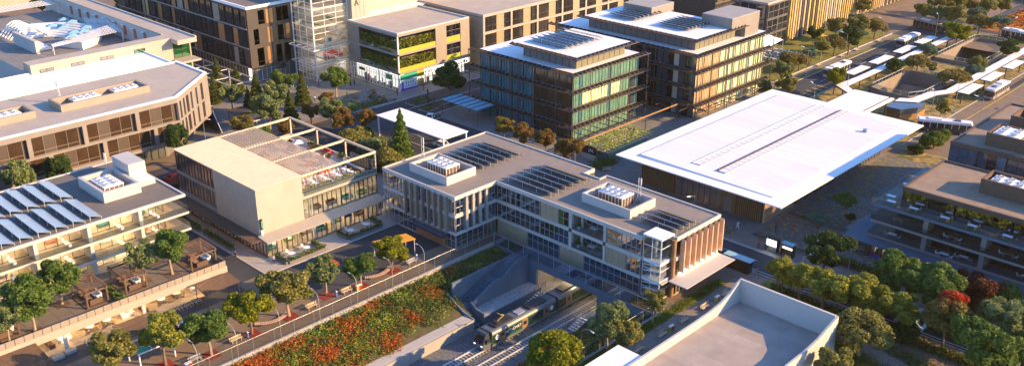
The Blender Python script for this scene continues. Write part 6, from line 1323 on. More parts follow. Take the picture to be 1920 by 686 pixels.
(52.3, 36.5, 0, 3.32, 1.0, 'multi', 'dark', 'dark green street tree behind the tall double street lamp'),
(50.0, 26.9, 0, 2.44, 1.0, 'multi', 'yellow', 'yellow green street tree nearest the bus shelter'),
(53.3, 26.5, 0, 2.58, 1.0, 'multi', 'yellow', 'yellow green street tree, second in the row behind the white parapet'),
(57.5, 26.2, 0, 2.7, 1.0, 'multi', 'yellow', 'yellow green street tree, third in the row behind the white parapet'),
(62.0, 26.6, 0, 2.98, 1.0, 'multi', 'yellow', 'yellow green street tree, fourth in the row, left above the dome tree'),
(64.9, 28.2, 0, 2.48, 1.0, 'multi', 'yellow', 'yellow green street tree, fifth in the row, behind the dome tree'),
(69.0, 28.5, 0, 2.6, 1.0, 'multi', 'yellow', 'yellow green street tree at the right of the dome tree'),
(67.7, 18.1, 0, 4.27, 1.0, 'dome', 'olive', 'large olive dome tree beside the white parapet corner'),
(63.7, 36.1, 0, 3.25, 1.0, 'multi', 'mid', 'green street tree in front of the magenta shop window'),
(67.3, 36.8, 0, 3.05, 1.0, 'multi', 'mid', 'green street tree in front of the long lit shops'),
(71.1, 35.8, 0, 3.31, 1.0, 'multi', 'mid', 'green street tree below the yellow lettering'),
(76.2, 40.8, 0, 2.99, 1.0, 'round', 'red', 'dark red tree in front of the lit shops at the right'),
(72.7, 43.1, 0, 2.22, 1.0, 'round', 'red', 'small dark red tree left of the larger dark red one'),
(75.5, 29.3, 0, 3.01, 1.0, 'round', 'brown', 'brown tree with a bright red crown top beside the road'),
(79.8, 42.2, 0, 2.47, 1.0, 'multi', 'mid', 'green tree at the right edge under the shop fronts'),
(83.2, 32.8, 0, 3.41, 1.0, 'multi', 'grey', 'grey green tree with a red patch at the right edge of the road'),
(83.2, 23.3, 0, 3.55, 1.0, 'multi', 'mid', 'big green tree at the bottom right of the road'),
(86.3, 27.8, 0, 2.99, 1.0, 'round', 'mid', 'green tree in the bottom right corner'),
(70.3, 26.4, 0, 2.25, 1.0, 'bush', 'dark', 'dark shrub under the yellow street trees by the road'),
(39.9, -6.2, -0.3, 3.31, 1, 'round', 'grey', 'silvery tree on the bank beside the train tracks'),
(43.0, -6.2, 0, 2.49, 1.0, 'round', 'olive', 'olive tree adjoining the silvery one on the bank'),
(40.2, 4.6, 0, 2.09, 1.15, 'airy', 'olive', 'slim leafy tree in front of the glass lift tower'),
(38.3, -16.1, -0.7, 3.96, 1.0, 'dome', 'gold', 'large domed tree at the bottom centre above the tracks'),
(68.4, 7.7, 0, 2.81, 1.0, 'round', 'olive', 'olive tree at the bottom edge beside the white building')]
def unit(rr):
    while True:
        v = Vector((rr.uniform(-1, 1), rr.uniform(-1, 1), rr.uniform(-1, 1)))
        if .05 < v.length < 1: return v
def rleaf(b, rr, p, s, m):
    a = unit(rr).normalized(); c = a.cross(unit(rr)).normalized(); a = a * s; c = c * s * .6; b.face([p - a, p + c, p + a, p - c], m)
ZC = {'round': 1.55, 'multi': 1.6, 'dome': 1.15, 'conifer': 2.1, 'flat': 1.7, 'bush': .75, 'airy': 1.6}
def crown_trunk(kind, seed):
    rr = random.Random(seed); b = MB(); t = MB(); zc = ZC[kind]; M = 'leaf_mid'; pts = []
    if kind == 'conifer':
        H = 4.2
        for i in range(4600):
            h = rr.random() ** 1.25; r = (1 - h) ** .8 * (.82 + .22 * math.sin(h * 46 + rr.random())); a = rr.random() * 6.283; q = r * (1 - .35 * rr.random() ** 2)
            rleaf(b, rr, Vector((q * math.cos(a), q * math.sin(a), .25 + h * (H - .2))), .125 * (1.05 - h * .5), M)
        t.tube([(0, 0, 0), (0, 0, 3.6)], [.11, .03], 'bark', 6); return b, t
    lobes = []
    if kind in ('round', 'airy'):
        lobes = [(Vector((0, 0, zc)), .42)]
        for i in range(24 if kind == 'round' else 15):
            v = unit(rr).normalized(); v.z = v.z * .85 + .08; lobes.append((Vector((rr.uniform(-.1, .1), rr.uniform(-.1, .1), zc)) + v * rr.uniform(.42, .80), rr.uniform(.16, .34) * (.85 if kind == 'airy' else 1)))
        n, s = (8500, .062) if kind == 'round' else (4200, .058)
    elif kind == 'multi':
        for i in range(19): a = i * 2.4 + rr.random(); q = rr.uniform(.3, .86); lobes.append((Vector((q * math.cos(a), q * math.sin(a), zc + rr.uniform(-.6, .7) * (1.1 - q * .6))), rr.uniform(.17, .35)))
        lobes += [(Vector((0, 0, zc + .4)), .36), (Vector((.2, -.1, zc - .1)), .36)]; n, s = 9000, .062
    elif kind == 'dome':
        for i in range(46):
            v = unit(rr).normalized(); v.z = abs(v.z) * .95 - .12; lobes.append((Vector((v.x * .76, v.y * .76, zc - .25 + v.z * .68)), rr.uniform(.2, .3)))
        n, s = 11000, .052
    elif kind == 'flat':
        for i in range(12): a = i * 2.4; q = .72 * math.sqrt(rr.random()); lobes.append((Vector((q * math.cos(a), q * math.sin(a), zc + rr.uniform(-.12, .16))), rr.uniform(.2, .32)))
        n, s = 5200, .055
    else:
        for i in range(12): v = unit(rr); lobes.append((Vector((v.x * .7, v.y * .7, .55 + v.z * .3)), rr.uniform(.3, .45)))
        n, s = 7000, .06
    tot = sum(r * r for _, r in lobes)
    for c, r in lobes:
        for i in range(int(n * r * r / tot)):
            v = unit(rr); v = v.normalized() * (v.length ** .3) * r; v.z *= .82
            if kind == 'dome' and (c + v).z < zc - .45: continue
            rleaf(b, rr, c + v, s * rr.uniform(.6, 1.35), M)
    top = Vector((.05, .02, zc * .55)) if kind != 'bush' else Vector((0, 0, .3))
    t.tube([(0, 0, 0), (.03, -.01, zc * .28), top], [.07, .05, .042], 'bark', 7)
    for i, (c, r) in enumerate(lobes[:9] if kind != 'dome' else lobes[::6]):
        m = top.lerp(c, .5) + Vector((rr.uniform(-.06, .06), rr.uniform(-.06, .06), -.04)); t.tube([top, m, c], [.036, .024, .010], 'bark', 5)
    return b, t
PROT = {}
LEAF = {'mid': 'leaf_mid', 'yellow': 'leaf_yellow', 'olive': 'leaf_olive', 'grey': 'leaf_grey', 'dark': 'leaf_dark', 'gold': 'leaf_gold', 'brown': 'leaf_brown', 'autumn': 'leaf_autumn', 'red': 'leaf_red', 'teal': 'leaf_teal', 'conifer': 'leaf_conifer'}
def proto(kind, v):
    if (kind, v) not in PROT:
        b, t = crown_trunk(kind, 31 * v + len(kind) * 7 + 1); r = []
        for mb in (b, t):
            me = bpy.data.meshes.new('tree_mesh'); me.from_pydata(mb.v, [], mb.f)
            for m in mb.mats: me.materials.append(MATS[m])
            me.update(); r.append(me)
        PROT[(kind, v)] = r
    return PROT[(kind, v)]
GRP = {'round': 'round trees', 'multi': 'clumpy broadleaf trees', 'dome': 'dome shaped trees', 'conifer': 'conifers', 'flat': 'flat topped trees', 'bush': 'bushes', 'airy': 'airy trees'}
rr = random.Random(99)
for i, (x, y, bz, r, zs, kind, lf, lab) in enumerate(TREES):
    cm, tm = proto(kind, i % 6 if kind in ('round', 'multi') else i % 3)
    nm = 'shrub' if kind == 'bush' else 'conifer_tree' if kind == 'conifer' else 'tree'
    t = thing(nm, lab, 'shrub' if kind == 'bush' else 'tree', (x, y, bz), GRP[kind], local=True, rz=rr.random() * 6.28); g_ = 1.55 if (kind == 'bush' and x < -30) else 1.28 if (y > 20 and x > 48 and x < 90) else 1.16 if (x < -55 and y > -5) else 1.08; t.scale = (r * g_, r * g_, r * zs * (1 + (g_ - 1) * .6))
    for nm2, me, m in (('crown', cm, LEAF[lf]), ('trunk', tm, 'bark_pale' if lf in ('grey', 'olive', 'mid') else 'bark')):
        o = bpy.data.objects.new(nm2, me); col.objects.link(o); o.parent = t; CH.setdefault(t.name, []).append(o)
        o.material_slots[0].link = 'OBJECT'; o.material_slots[0].material = MATS[m]
    if 'red crown' in lab or 'red patch' in lab or 'orange edge' in lab:
        bm_, _ = proto('bush', 1); o = bpy.data.objects.new('blossom', bm_); col.objects.link(o); o.parent = t; o['label'] = 'orange leaf tips' if 'orange' in lab else 'bright red blossom'
        o.location = (.25, .1, 1.95) if 'crown' in lab else (.5, .3, 1.5); s = .55 if 'crown' in lab else .34; o.scale = (s * 1.4, s * 1.4, s); o.material_slots[0].link = 'OBJECT'; o.material_slots[0].material = MATS['flower_orange' if 'orange' in lab else 'blossom_red']
    if -10 < x < 1 and y < -8 and kind != 'bush':
        b = MB(); b.box(x - 1.15, y - 1.15, .0, x + 1.15, y + 1.15, .06, 'red_mulch'); one(b, 'mulch_square', 'red mulch square under the ' + ' '.join(lab.replace(' in red mulch', '').split()[:11]), 'mulch bed', (x, y, 0), 'red mulch squares')
    if bz == 3.5:
        b = MB(); b.box(x - 1.1, y - 1.1, 3.5, x + 1.1, y + 1.1, 3.54, 'timber_dark'); one(b, 'tree_pit', 'dark square tree pit under the ' + ' '.join(lab.split()[:10]), 'tree pit', (x, y, 3.5), 'terrace tree pits')
# ---------------------------------------------------------------- planted banks (ground cover, uncountable)
def bank(name, n, xr, yr, zf, mats, s0, s1, up=.45, dens=None):
    b = MB(); r2 = random.Random(len(name) * 13 + n)
    for k in range(n):
        x, y = r2.uniform(*xr), r2.uniform(*yr)
        if dens and not dens(x, y, r2): continue
        ms = mats(x, y, r2); z = zf(x, y); h = up * r2.uniform(.4, 1.2); w_ = r2.uniform(.25, .5)
        for j in range(11): rleaf(b, r2, Vector((x + r2.gauss(0, w_), y + r2.gauss(0, w_), z + abs(r2.gauss(0, h * .6)) + .05)), r2.uniform(s0, s1), ms)
    o = b.build(name); o['kind'] = 'stuff'; return o
def mleft(x, y, r):
    f = math.sin(x * .9 + y * .35) + math.sin(y * .8 - x * .5 + 1.3) + r.gauss(0, .7); far = (y + 22) / 30
    if f > 1.3 + far * 1.2: return 'flower_orange'
    if f < -1.9: return 'shrub_lime'
    return r.choice(('shrub_green', 'leaf_mid', 'leaf_dark', 'leaf_brown') if far > 0 else ('shrub_green', 'leaf_gold', 'leaf_mid', 'leaf_olive', 'shrub_green', 'leaf_mid', 'flower_orange'))
zl = lambda x, y: -.35 - (x - 2.9) * .381 if y < -8.6 else -.35 - (x - 2.9) * .3
bank('flower_bank_planting', 5200, (3.1, 12.6), (-62, -8.7), zl, mleft, .09, .2, .62, dens=lambda x, y, r: x < 11.2 + .9 * math.sin(y * .7) + 1.0 * math.sin(y * .23 + 2) + r.gauss(0, .6))
bank('flower_bank_planting', 800, (3.1, 7.8), (-8.7, 6.7), zl, mleft, .08, .17)
bank('far_bank_planting', 1700, (28, 38.8), (-22, 6.6), lambda x, y: -5.7 + (x - 27.2) * .458, lambda x, y, r: r.choice(('leaf_brown', 'leaf_dark', 'shrub_green', 'flower_orange' if x < 34 else 'leaf_mid')), .09, .19)
bank('lawn_tufts', 900, (39.6, 41.2), (-20, 23.5), lambda x, y: .03, lambda x, y, r: r.choice(('leaf_gold', 'shrub_green', 'leaf_mid')), .06, .12, .25)
bank('street_hedge', 1500, (48, 100), (26.6, 28.3), lambda x, y: .1, lambda x, y, r: r.choice(('shrub_green', 'leaf_brown', 'leaf_dark')), .10, .2, .9)
bank('street_hedge', 1100, (50, 100), (43.7, 45.1), lambda x, y: .1, lambda x, y, r: r.choice(('leaf_brown', 'leaf_dark', 'leaf_brown')), .10, .2, .9)
bank('median_hedge', 500, (52, 100), (32.7, 33.9), lambda x, y: .1, lambda x, y, r: r.choice(('leaf_brown', 'leaf_dark')), .10, .2, .6)
bank('park_planting', 2600, (50, 92), (8, 24), lambda x, y: .05, lambda x, y, r: r.choice(('leaf_dark', 'shrub_green', 'leaf_brown', 'leaf_mid')), .10, .2, .7, dens=lambda x, y, r: not (x < 66 and y < 16) and abs(y - 21.5 + (x - 66) * .25) > 1.6)
bank('meadow_cover', 2600, (7, 150), (233, 320), lambda x, y: .08, lambda x, y, r: r.choice(('flower_orange', 'flower_orange', 'leaf_olive')), .4, .8, .5, dens=lambda x, y, r: y < 318)
bank('cobble_ground_cover', 650, (35, 54), (44, 80), lambda x, y: .03, lambda x, y, r: r.choice(('leaf_gold', 'leaf_olive')), .05, .11, .08, dens=lambda x, y, r: math.sin(x * .5) + math.sin(y * .33 + 1) > .3)
sheet('park_path', 'pavement', ((66, 19), (110, 8), (110, 12), (66, 23)))
for i, (x0, y0, x1, y1, lb) in enumerate([(-71, 48, -66.5, 55, 'planted traffic island by the planted building'), (-64.8, 47, -61.5, 51, 'small planted island on the forecourt corner'), (-60, 43.5, -56, 47.5, 'planted corner bed under the blue glass canopy'), (-78.6, 34, -74.4, 46, 'long planted bed between the plaza and the street'), (-73, 28.4, -69, 30.2, 'planted strip at the street corner by the russet trees'), (-8.5, 47, -5, 54, 'dark shrub bed at the corner of the white station roof')]):
    planter(x0, y0, x1, y1, 0, .22, lb, 'kerb_stone', dens=9 if i != 5 else 26, lh=.7 if i != 5 else 1.8, group='planted beds')
# ================================================================ STREET FURNITURE
def lamp_arch(x, y, ang, label):
    t = thing('promenade_lamp', label, 'street lamp', (x, y, 0), 'arched promenade lamps'); dx, dy = math.cos(ang), math.sin(ang); b = MB()
    b.tube([(x, y, 0)] + [(x, y, 3.6)] + [(x + dx * 1.5 * (1 - math.cos(a)), y + dy * 1.5 * (1 - math.cos(a)), 3.6 + 1.3 * math.sin(a)) for a in (.4, .8, 1.2, 1.57, 1.9)], [.04, .03, .028, .026, .026, .026, .026], 'pale_metal', 6); b.build('pole', t)
    b = MB(); hx, hy = x + dx * 2.05, y + dy * 2.05; b.tube([(hx - dx * .25, hy - dy * .25, 4.84), (hx + dx * .3, hy + dy * .3, 4.76)], [.07, .11], 'white_paint', 8); b.build('lamp_head', t)
for i, y in enumerate((-52.0, -45.7, -38.3, -31.1, -23.7, -16.4, -9.3)):
    lamp_arch(2.2, y, math.pi * .98, 'white arched lamp by the mesh fence, ' + ['beside the lowest bench and bins', 'next to the dense rounded tree', 'by the first curved bench', 'beside the pale bench below the olive tree', 'beside the yellow and red bins', 'by the second curved bench', 'beside the shaded grey bench'][i])
lamp_arch(37.9, -10, 0, 'white arched lamp on the far bank above the tracks'); 
def street_lamp(x, y, ang, h, label, m='grey_metal'):
    t = thing('street_lamp', label, 'street lamp', (x, y, 0), 'tall street lamps'); dx, dy = math.cos(ang), math.sin(ang); b = MB(); b.tube([(x, y, 0), (x, y, h), (x + dx * 1.6, y + dy * 1.6, h + .35)], [.07, .045, .035], m, 6); b.build('pole', t)
    b = MB(); b.hexa([(x + dx * 1.4 - dy * .18, y + dy * 1.4 + dx * .18, h + .25), (x + dx * 2.3 - dy * .14, y + dy * 2.3 + dx * .14, h + .38), (x + dx * 2.3 + dy * .14, y + dy * 2.3 - dx * .14, h + .38), (x + dx * 1.4 + dy * .18, y + dy * 1.4 - dx * .18, h + .25)], [(x + dx * 1.4 - dy * .18, y + dy * 1.4 + dx * .18, h + .4), (x + dx * 2.3 - dy * .14, y + dy * 2.3 + dx * .14, h + .48), (x + dx * 2.3 + dy * .14, y + dy * 2.3 - dx * .14, h + .48), (x + dx * 1.4 + dy * .18, y + dy * 1.4 - dx * .18, h + .4)], 'white_paint'); b.build('lamp_head', t)
for x, y, a, h, lb in ((51.2, 30.6, 1.2, 5.8, 'grey street lamp rising from the yellow green street trees'), (51.0, 38.8, -1.9, 6, 'grey street lamp in front of the dark green street tree'), (54.6, 41.0, -1.9, 6, 'grey street lamp beside the terrace building canopy'), (24.2, 38.9, -1.7, 6, 'grey street lamp in front of the station hall glazing'), (-9.8, 44, 3.6, 6, 'grey lamp among the russet trees before the glass office'), (41.6, 135, 3.1, 6.5, 'grey lamp on the right road beside the dark glazed roof'), (33, 126.5, 2.2, 8, 'tall pole lamp on the dry verge by the airy tree'), (34.0, 139, 3.4, 8, 'tall pole lamp right of the airy tree on the verge'), (6.5, 118, 2.6, 6, 'grey lamp on the turning circle by the station hall'), (8, 133, 2.8, 8, 'tall pole lamp behind the turning circle tree'), (-8.6, 142, 3.3, 8, 'tall lamp beside the left bus road, nearest the station'), (-8.6, 165, 3.3, 8, 'tall lamp beside the left bus road, by the parked bus'), (-8.6, 190, 3.3, 8, 'tall lamp beside the left bus road, near the crossroads'), (1.4, 206, 2.2, 8, 'tall lamp at the far end of the left bus stops'), (20, 218, 1.5, 8, 'tall lamp beyond the farther sunken court'), (-58.6, 60, 3.1, 8, 'tall lamp on the street side of the blue glass canopy'), (-75.2, 45, .2, 8, 'slim lamp between the plaza benches and the street'), (-76, -6, .2, 8, 'street lamp between the pavilion and the taupe block')): street_lamp(x, y, a, h, lb)
def bench(x, y, rz, label, m='timber_bench', back=True, group='park benches'):
    t = thing('park_bench', label, 'bench', (x, y, 0), group, local=True, rz=rz); b = MB()
    for k in range(3): b.box(-1.0, -.28 + k * .19, .42, 1.0, -.12 + k * .19, .48, m)
    b.build('seat', t)
    if back:
        b = MB()
        for k in range(2): b.box(-1.0, .28, .58 + k * .17, 1.0, .33, .70 + k * .17, m)
        b.build('backrest', t)
    for s in (-.75, .75): b = MB(); b.box(s - .06, -.27, 0, s + .06, .27, .415, 'concrete'); b.box(s - .03, .235, .416, s + .03, .275, .9, 'dark_metal') if back else None; b.build('leg', t)
for x, y, rz, lb in ((-1.5, -50.6, 1.57, 'grey bench beside the lowest bins on the promenade'), (-1.9, -43.6, 1.57, 'pale timber bench left of the first curved bench'), (-1.9, -29.8, 1.57, 'pale timber bench by the fence below the broad olive tree'), (-1.9, -22.8, 1.57, 'pale timber bench beside the yellow and red bins'), (-2.1, -8.6, 1.57, 'grey bench in the shade near the station building'),
    (43.6, 20.2, 1.57, 'pale bench on the lawn path nearest the bus shelter'), (43.6, 14.1, 1.57, 'pale bench on the lawn path, second from the bus shelter'), (43.6, 8.4, 1.57, 'pale bench on the lawn path, in sun beside the white parapet'), (43.6, 2.6, 1.57, 'bench on the lawn path next to the lower bins'), (43.6, -3.3, 1.57, 'bench in the shade at the bottom of the lawn path'),
    (31.0, 40.8, 0, 'orange timber bench on the pavement before the station hall'), (-4.5, 48.5, .8, 'pale bench in the court beside the white station roof'), (-10.9, 153.9, 1.57, 'picnic bench on the footpath, nearest of four beside the lawn'), (-10.8, 167.9, 1.57, 'picnic bench on the footpath, second of four beside the lawn'), (-10.7, 177.5, 1.57, 'picnic bench on the footpath, third of four beside the lawn'), (-10.8, 192.7, 1.57, 'picnic bench on the footpath, farthest of four beside the lawn'), (52, 50.5, .7, 'pale bench on the pavement under the terrace building canopy')): bench(x, y, rz, lb, 'timber' if 'orange' in lb else 'grey_metal' if lb.startswith('grey') else 'timber_bench')
def curved_bench(cx, cyy, r, a0, a1, label, m='copper', w_=.75, hts=None, group='curved timber benches', leg='dark_metal'):
    t = thing('curved_bench', label, 'bench', (cx + r * math.cos((a0 + a1) / 2), cyy + r * math.sin((a0 + a1) / 2), 0), group); b = MB(); n = 20
    for i in range(n):
        f0, f1 = a0 + (a1 - a0) * i / n, a0 + (a1 - a0) * (i + .72) / n; h = .45 if not hts else .45 + hts * math.sin(math.pi * i / n) ** 2
        q = [(cx + rd * math.cos(a), cyy + rd * math.sin(a)) for rd, a in ((r - w_ / 2, f0), (r + w_ / 2, f0), (r + w_ / 2, f1), (r - w_ / 2, f1))]; b.hexa([(*p, h - .09) for p in q], [(*p, h) for p in q], m)
    b.build('seat', t)
    for f in (.12, .88): a = a0 + (a1 - a0) * f; x, y = cx + r * math.cos(a), cyy + r * math.sin(a); b = MB(); b.box(x - .2, y - .2, 0, x + .2, y + .2, .36, leg); b.build('leg', t)
curved_bench(-6.5, -36, 4.2, -.85, .65, 'orange slatted curved bench beside the broad olive tree in mulch'); curved_bench(-6.6, -15.2, 4.2, -.7, .75, 'slatted curved bench under the bright tree near the orange shade')
for cx, cyy, r, a0, a1, lb in ((-83.8, 45.0, 3.2, 3.6, 5.0, 'wavy timber bench on the plaza, leftmost of the cluster'), (-79, 44.2, 2.6, .3, 2.2, 'wavy timber bench arching at the centre of the plaza cluster'), (-77.6, 46.8, 2.6, 5.4, 6.9, 'wavy timber bench on the plaza nearest the poster window'), (-80.2, 41.8, 3.2, 3.9, 5.3, 'wavy timber bench at the street edge of the plaza cluster'), (-86, 46.5, 2.4, .4, 1.6, 'short timber bench on the plaza below the shop windows'), (-77.8, 42.5, 1.9, .2, 1.5, 'short timber bench on the plaza beside the street')): curved_bench(cx, cyy, r, a0, a1, lb, 'timber', .9, .45, 'wavy plaza benches', 'timber_dark')
t = thing('play_sculpture', 'dark timber climbing sculpture amid the wavy plaza benches', 'sculpture', (-81, 45, 0)); b = MB()
for k in range(7): b.beam((-82 + k * .35, 44.2, 0), (-81.4 + k * .3, 45.6, 1.9 - abs(k - 3) * .25), .18, .14, 'timber_dark')
b.build('beam', t); b = MB(); b.beam((-82.2, 44.9, 1.0), (-79.5, 45, 1.0), .3, .12, 'timber'); b.build('ledge', t)
for i, (x, y, r, m, lb) in enumerate(((-84, 36.6, 1.7, 'leaf_gold', 'round green mound on the plaza behind the russet trees'), (-79.8, 38.2, 1.9, 'lime_paint', 'large pale green disc mound beside the street'), (-86.5, 37.5, 1.6, 'cladding_pale', 'round stone planter bowl under the plaza tree'), (45.2, 54, 1.4, 'brown_metal', 'round dark planter in the cobbled garden'))):
    b = MB(); b.tube([(x, y, 0), (x, y, .3), (x, y, .45)], [r, r * .9, r * .35], m, 18); tag_o = one(b, 'round_mound' if i < 2 else 'round_planter', lb, 'mound' if i < 2 else 'planter', (x, y, 0))
tables('round', 'white', [(-106.5, 38.5, 4), (-103.7, 34.5, 4), (-108.5, 40.5, 4), (-100, 36.5, 4), (-112, 37, 4)], .02, ['plaza café table before the glass atrium, ' + s for s in ('second from the left', 'nearest the conifers', 'third from the left', 'rightmost', 'leftmost')], ['plaza café chair before the glass atrium, at the %s table' % s for s in ('second left', 'nearest', 'third left', 'rightmost', 'leftmost')], 'plaza café')
def bins(x, y, rz, cols, label):
    t = thing('recycling_bins', label, 'bin', (x, y, 0), 'recycling bins', local=True, rz=rz); t.scale = (.72, .72, .85)
    for i, m in enumerate(cols): b = MB(); b.box(-.75 + i * .75, -.3, .05, -.08 + i * .75, .3, 1.0, m); b.box(-.78 + i * .75, -.33, 1.0, -.05 + i * .75, .33, 1.12, 'white_paint' if i == 0 or len(cols) == 2 else 'grey_metal'); b.box(-.6 + i * .75, -.25, 0, -.2 + i * .75, .25, .05, 'black'); b.build('bin', t)
bins(-1.3, -20.8, 1.57, ('yellow_paint', 'red_paint'), 'yellow and red pair of bins by the fence under the arched lamp'); bins(-.6, -52.2, 1.57, ('blue_paint', 'red_paint'), 'red and pale blue topped bins at the bottom of the promenade'); bins(43.6, 17.6, 1.57, ('lime_paint', 'red_paint'), 'white topped bins between the two upper path benches'); bins(43.6, 4.9, 1.57, ('lime_paint', 'red_paint'), 'white topped bins between the two lower path benches')
for i, (x, y) in enumerate(((-2.1, -24.8), (-2.6, -7.1), (-1.5, -41.8), (29.2, 41.6))): b = MB(); b.cyl(x, y, 0, 1.0, .16, 'blue_paint', None, 10); b.cyl(x, y, 1.0, 1.12, .19, 'grey_metal', .12, 10); one(b, 'bollard', ['blue grey bollard beside the red mulch square and pale bench', 'blue grey bollard beside the shaded grey bench', 'blue grey bollard near the bright yellow green tree', 'blue bin post beside the orange timber bench'][i], 'bollard', (x, y, 0), 'promenade bollards')
t = thing('playground_canopy', 'white frame with green and pink roof panels beside the dense rounded tree', 'play frame', (-6.6, -52, 0)); b = MB()
for x in (-8.6, -4.7):
    b.beam((x, -57.5, 2.8), (x, -46.4, 2.8), .16, .16, 'white_paint')
for k in range(6): b.beam((-8.6, -57.4 + k * 2.2, 2.8), (-4.7, -57.4 + k * 2.2, 2.8), .12, .14, 'white_paint')
b.build('frame', t)
for k, m in enumerate(('green_paint', 'black', 'white_paint', 'pink_paint', 'green_paint')):
    b = MB(); y = -57.2 + k * 2.2; b.box(-8.3 if k % 2 else -6.6, y, 2.75, -5.2 if k % 2 else -4.9, y + 1.9, 2.8, m); b.build('roof_panel', t)
for x in (-8.5, -4.8):
    for y in (-57.3, -52, -46.6): b = MB(); b.box(x - .08, y - .08, 0, x + .08, y + .08, 2.72, 'white_paint'); b.build('post', t)
t = thing('orange_shade', 'flat orange shade canopy on thin posts near the station building', 'canopy', (-7.3, -8.4, 0)); b = MB(); b.hexa([(-9.3, -11.6, 2.75), (-5.8, -10.2, 2.75), (-4.6, -5.4, 2.75), (-7.6, -5.2, 2.75)], [(-9.3, -11.6, 2.85), (-5.8, -10.2, 2.85), (-4.6, -5.4, 2.85), (-7.6, -5.2, 2.85)], 'orange_paint'); b.build('roof', t)
for x, y in ((-9.1, -11.3), (-5.9, -10.0), (-4.8, -5.6), (-7.5, -5.4)): b = MB(); b.cyl(x, y, 0, 2.75, .06, 'white_paint', None, 6); b.build('post', t)
t = thing('bus_shelter', 'blue glass roofed bus shelter on the near pavement by the end canopy', 'bus shelter', (40.2, 29.5, 0)); b = MB(); b.box(37.5, 28.5, 2.45, 42.8, 30.2, 2.53, 'aqua_fabric'); b.build('roof', t); b = MB(); b.box(37.7, 28.6, .2, 42.6, 28.66, 2.3, 'bronze_glass'); b.box(42.55, 28.7, .2, 42.6, 29.8, 2.3, 'bronze_glass'); b.build('back_panel', t)
for x in (37.8, 40.1, 42.5): b = MB(); b.cyl(x, 28.8, 0, 2.45, .06, 'brown_metal', None, 6); b.build('post', t)
b = MB(); b.box(38.2, 28.9, .42, 42.0, 29.3, .48, 'timber'); b.box(38.5, 29, 0, 38.6, 29.2, .42, 'dark_metal'); b.box(41.6, 29, 0, 41.7, 29.2, .42, 'dark_metal'); b.build('bench_seat', t)
def ad_shelter(x, label, lit):
    t = thing('lit_shelter', label, 'bus shelter', (x, 39.9, 0), 'small lit shelters'); b = MB(); b.box(x - 1.15, 39.2, 2.4, x + 1.15, 40.5, 2.5, 'brown_metal' if lit else 'aqua_fabric'); b.build('roof', t); b = MB()
    if lit: b.box(x - 1.0, 39.55, 1.0, x + 1.0, 39.7, 2.35, 'screen_light')
    else: b.box(x - 1.0, 39.75, 1.35, x + 1.0, 39.85, 1.65, 'soffit_glow'); b.box(x - 1.05, 39.86, .3, x + 1.05, 39.95, 2.35, 'timber_dark')
    b.build('screen' if lit else 'light_strip', t); b = MB(); b.box(x - 1.0, 39.3, .42, x + 1.0, 39.54, .48, 'timber_dark'); b.build('bench_seat', t)
    for s in (-1.1, 1.1): b = MB(); b.box(x + s - .05, 39.3, 0, x + s + .05, 40.4, 2.4, 'dark_metal'); b.build('side_panel', t)
ad_shelter(40.6, 'small bus shelter with a bright white screen across the street', True); ad_shelter(43.7, 'small bus shelter with a thin lit strip next to the white screen', False)
t = thing('plaza_shelter', 'flat dark shelter among the plaza trees beside the taupe block', 'shelter', (-88.6, 10.4, 0)); b = MB(); b.box(-91.2, 8.2, 2.9, -86.2, 12.7, 3.1, 'brown_metal'); b.build('roof', t)
for x in (-90.8, -86.6):
    for y in (8.6, 12.3): b = MB(); b.cyl(x, y, 0, 2.9, .08, 'brown_metal', None, 6); b.build('post', t)
t = thing('plaza_frame_shade', 'open white frame with yellow, green and red panels among the plaza trees', 'shade frame', (-81.8, 10.2, 0)); b = MB()
for y in (8.2, 12.0): b.beam((-84, y, 3), (-79.5, y, 3), .16, .18, 'white_paint')
for x in (-84, -81.8, -79.5): b.beam((x, 8.3, 3), (x, 11.9, 3), .14, .16, 'white_paint')
b.build('frame', t)
for k, m in enumerate(('yellow_paint', 'green_paint', 'red_paint')): b = MB(); b.box(-83.8 + k * 1.4, 8.5, 2.85, -82.6 + k * 1.4, 11.7, 2.9, m); b.build('roof_panel', t)
for x in (-83.9, -79.6):
    for y in (8.3, 11.9): b = MB(); b.cyl(x, y, 0, 2.9, .08, 'white_paint', None, 6); b.build('post', t)
# bicycles
t0 = thing('bicycle', 'bicycle', 'bicycle', (0, 0, 0), local=True); 
for xx in (-.52, .52): b = MB(); b.tube([(xx + .33 * math.cos(a * .5236), 0, .34 + .33 * math.sin(a * .5236)) for a in range(13)], .025, 'black', 4); b.tube([(xx - .3, 0, .34), (xx + .3, 0, .34)], .01, 'grey_metal', 3); b.build('wheel', t0)
b = MB()
for p, q in (((-.52, 0, .34), (-.12, 0, .36)), ((-.52, 0, .34), (-.2, 0, .8)), ((-.12, 0, .36), (-.24, 0, .92)), ((-.12, 0, .36), (.36, 0, .82)), ((-.2, 0, .8), (.36, 0, .82)), ((.36, 0, .95), (.52, 0, .34))): b.tube([p, q], .028, 'pale_metal', 5)
b.build('frame', t0); b = MB(); b.box(-.36, -.07, .92, -.12, .07, .97, 'black'); b.build('saddle', t0); b = MB(); b.tube([(.36, -.28, .98), (.36, .28, .98)], .02, 'black', 4); b.build('handlebar', t0)
for i in range(9): dup(t0, (-16.2, -46.6 + i * .62, .02), .15 * (i % 3 - 1), 'bicycle parked in the café rack, %s from the slatted shelter' % ordn(8 - i), 'bicycles in the café rack')
for i in range(6): dup(t0, (-16.9, -60.0 + i * .62, .02), .12 * (i % 3 - 1), 'bicycle parked by the concrete seats at bottom left, %s along' % ordn(i), 'bicycles by the concrete seats')
for i in range(28): dup(t0, (47.2 + (i % 2) * 1.9 + i * .035, 59 + i * .82, .02), 0, 'bicycle in the long rack beside the terrace building, row place %d from the street' % (i + 1), 'bicycles in the long garden rack')
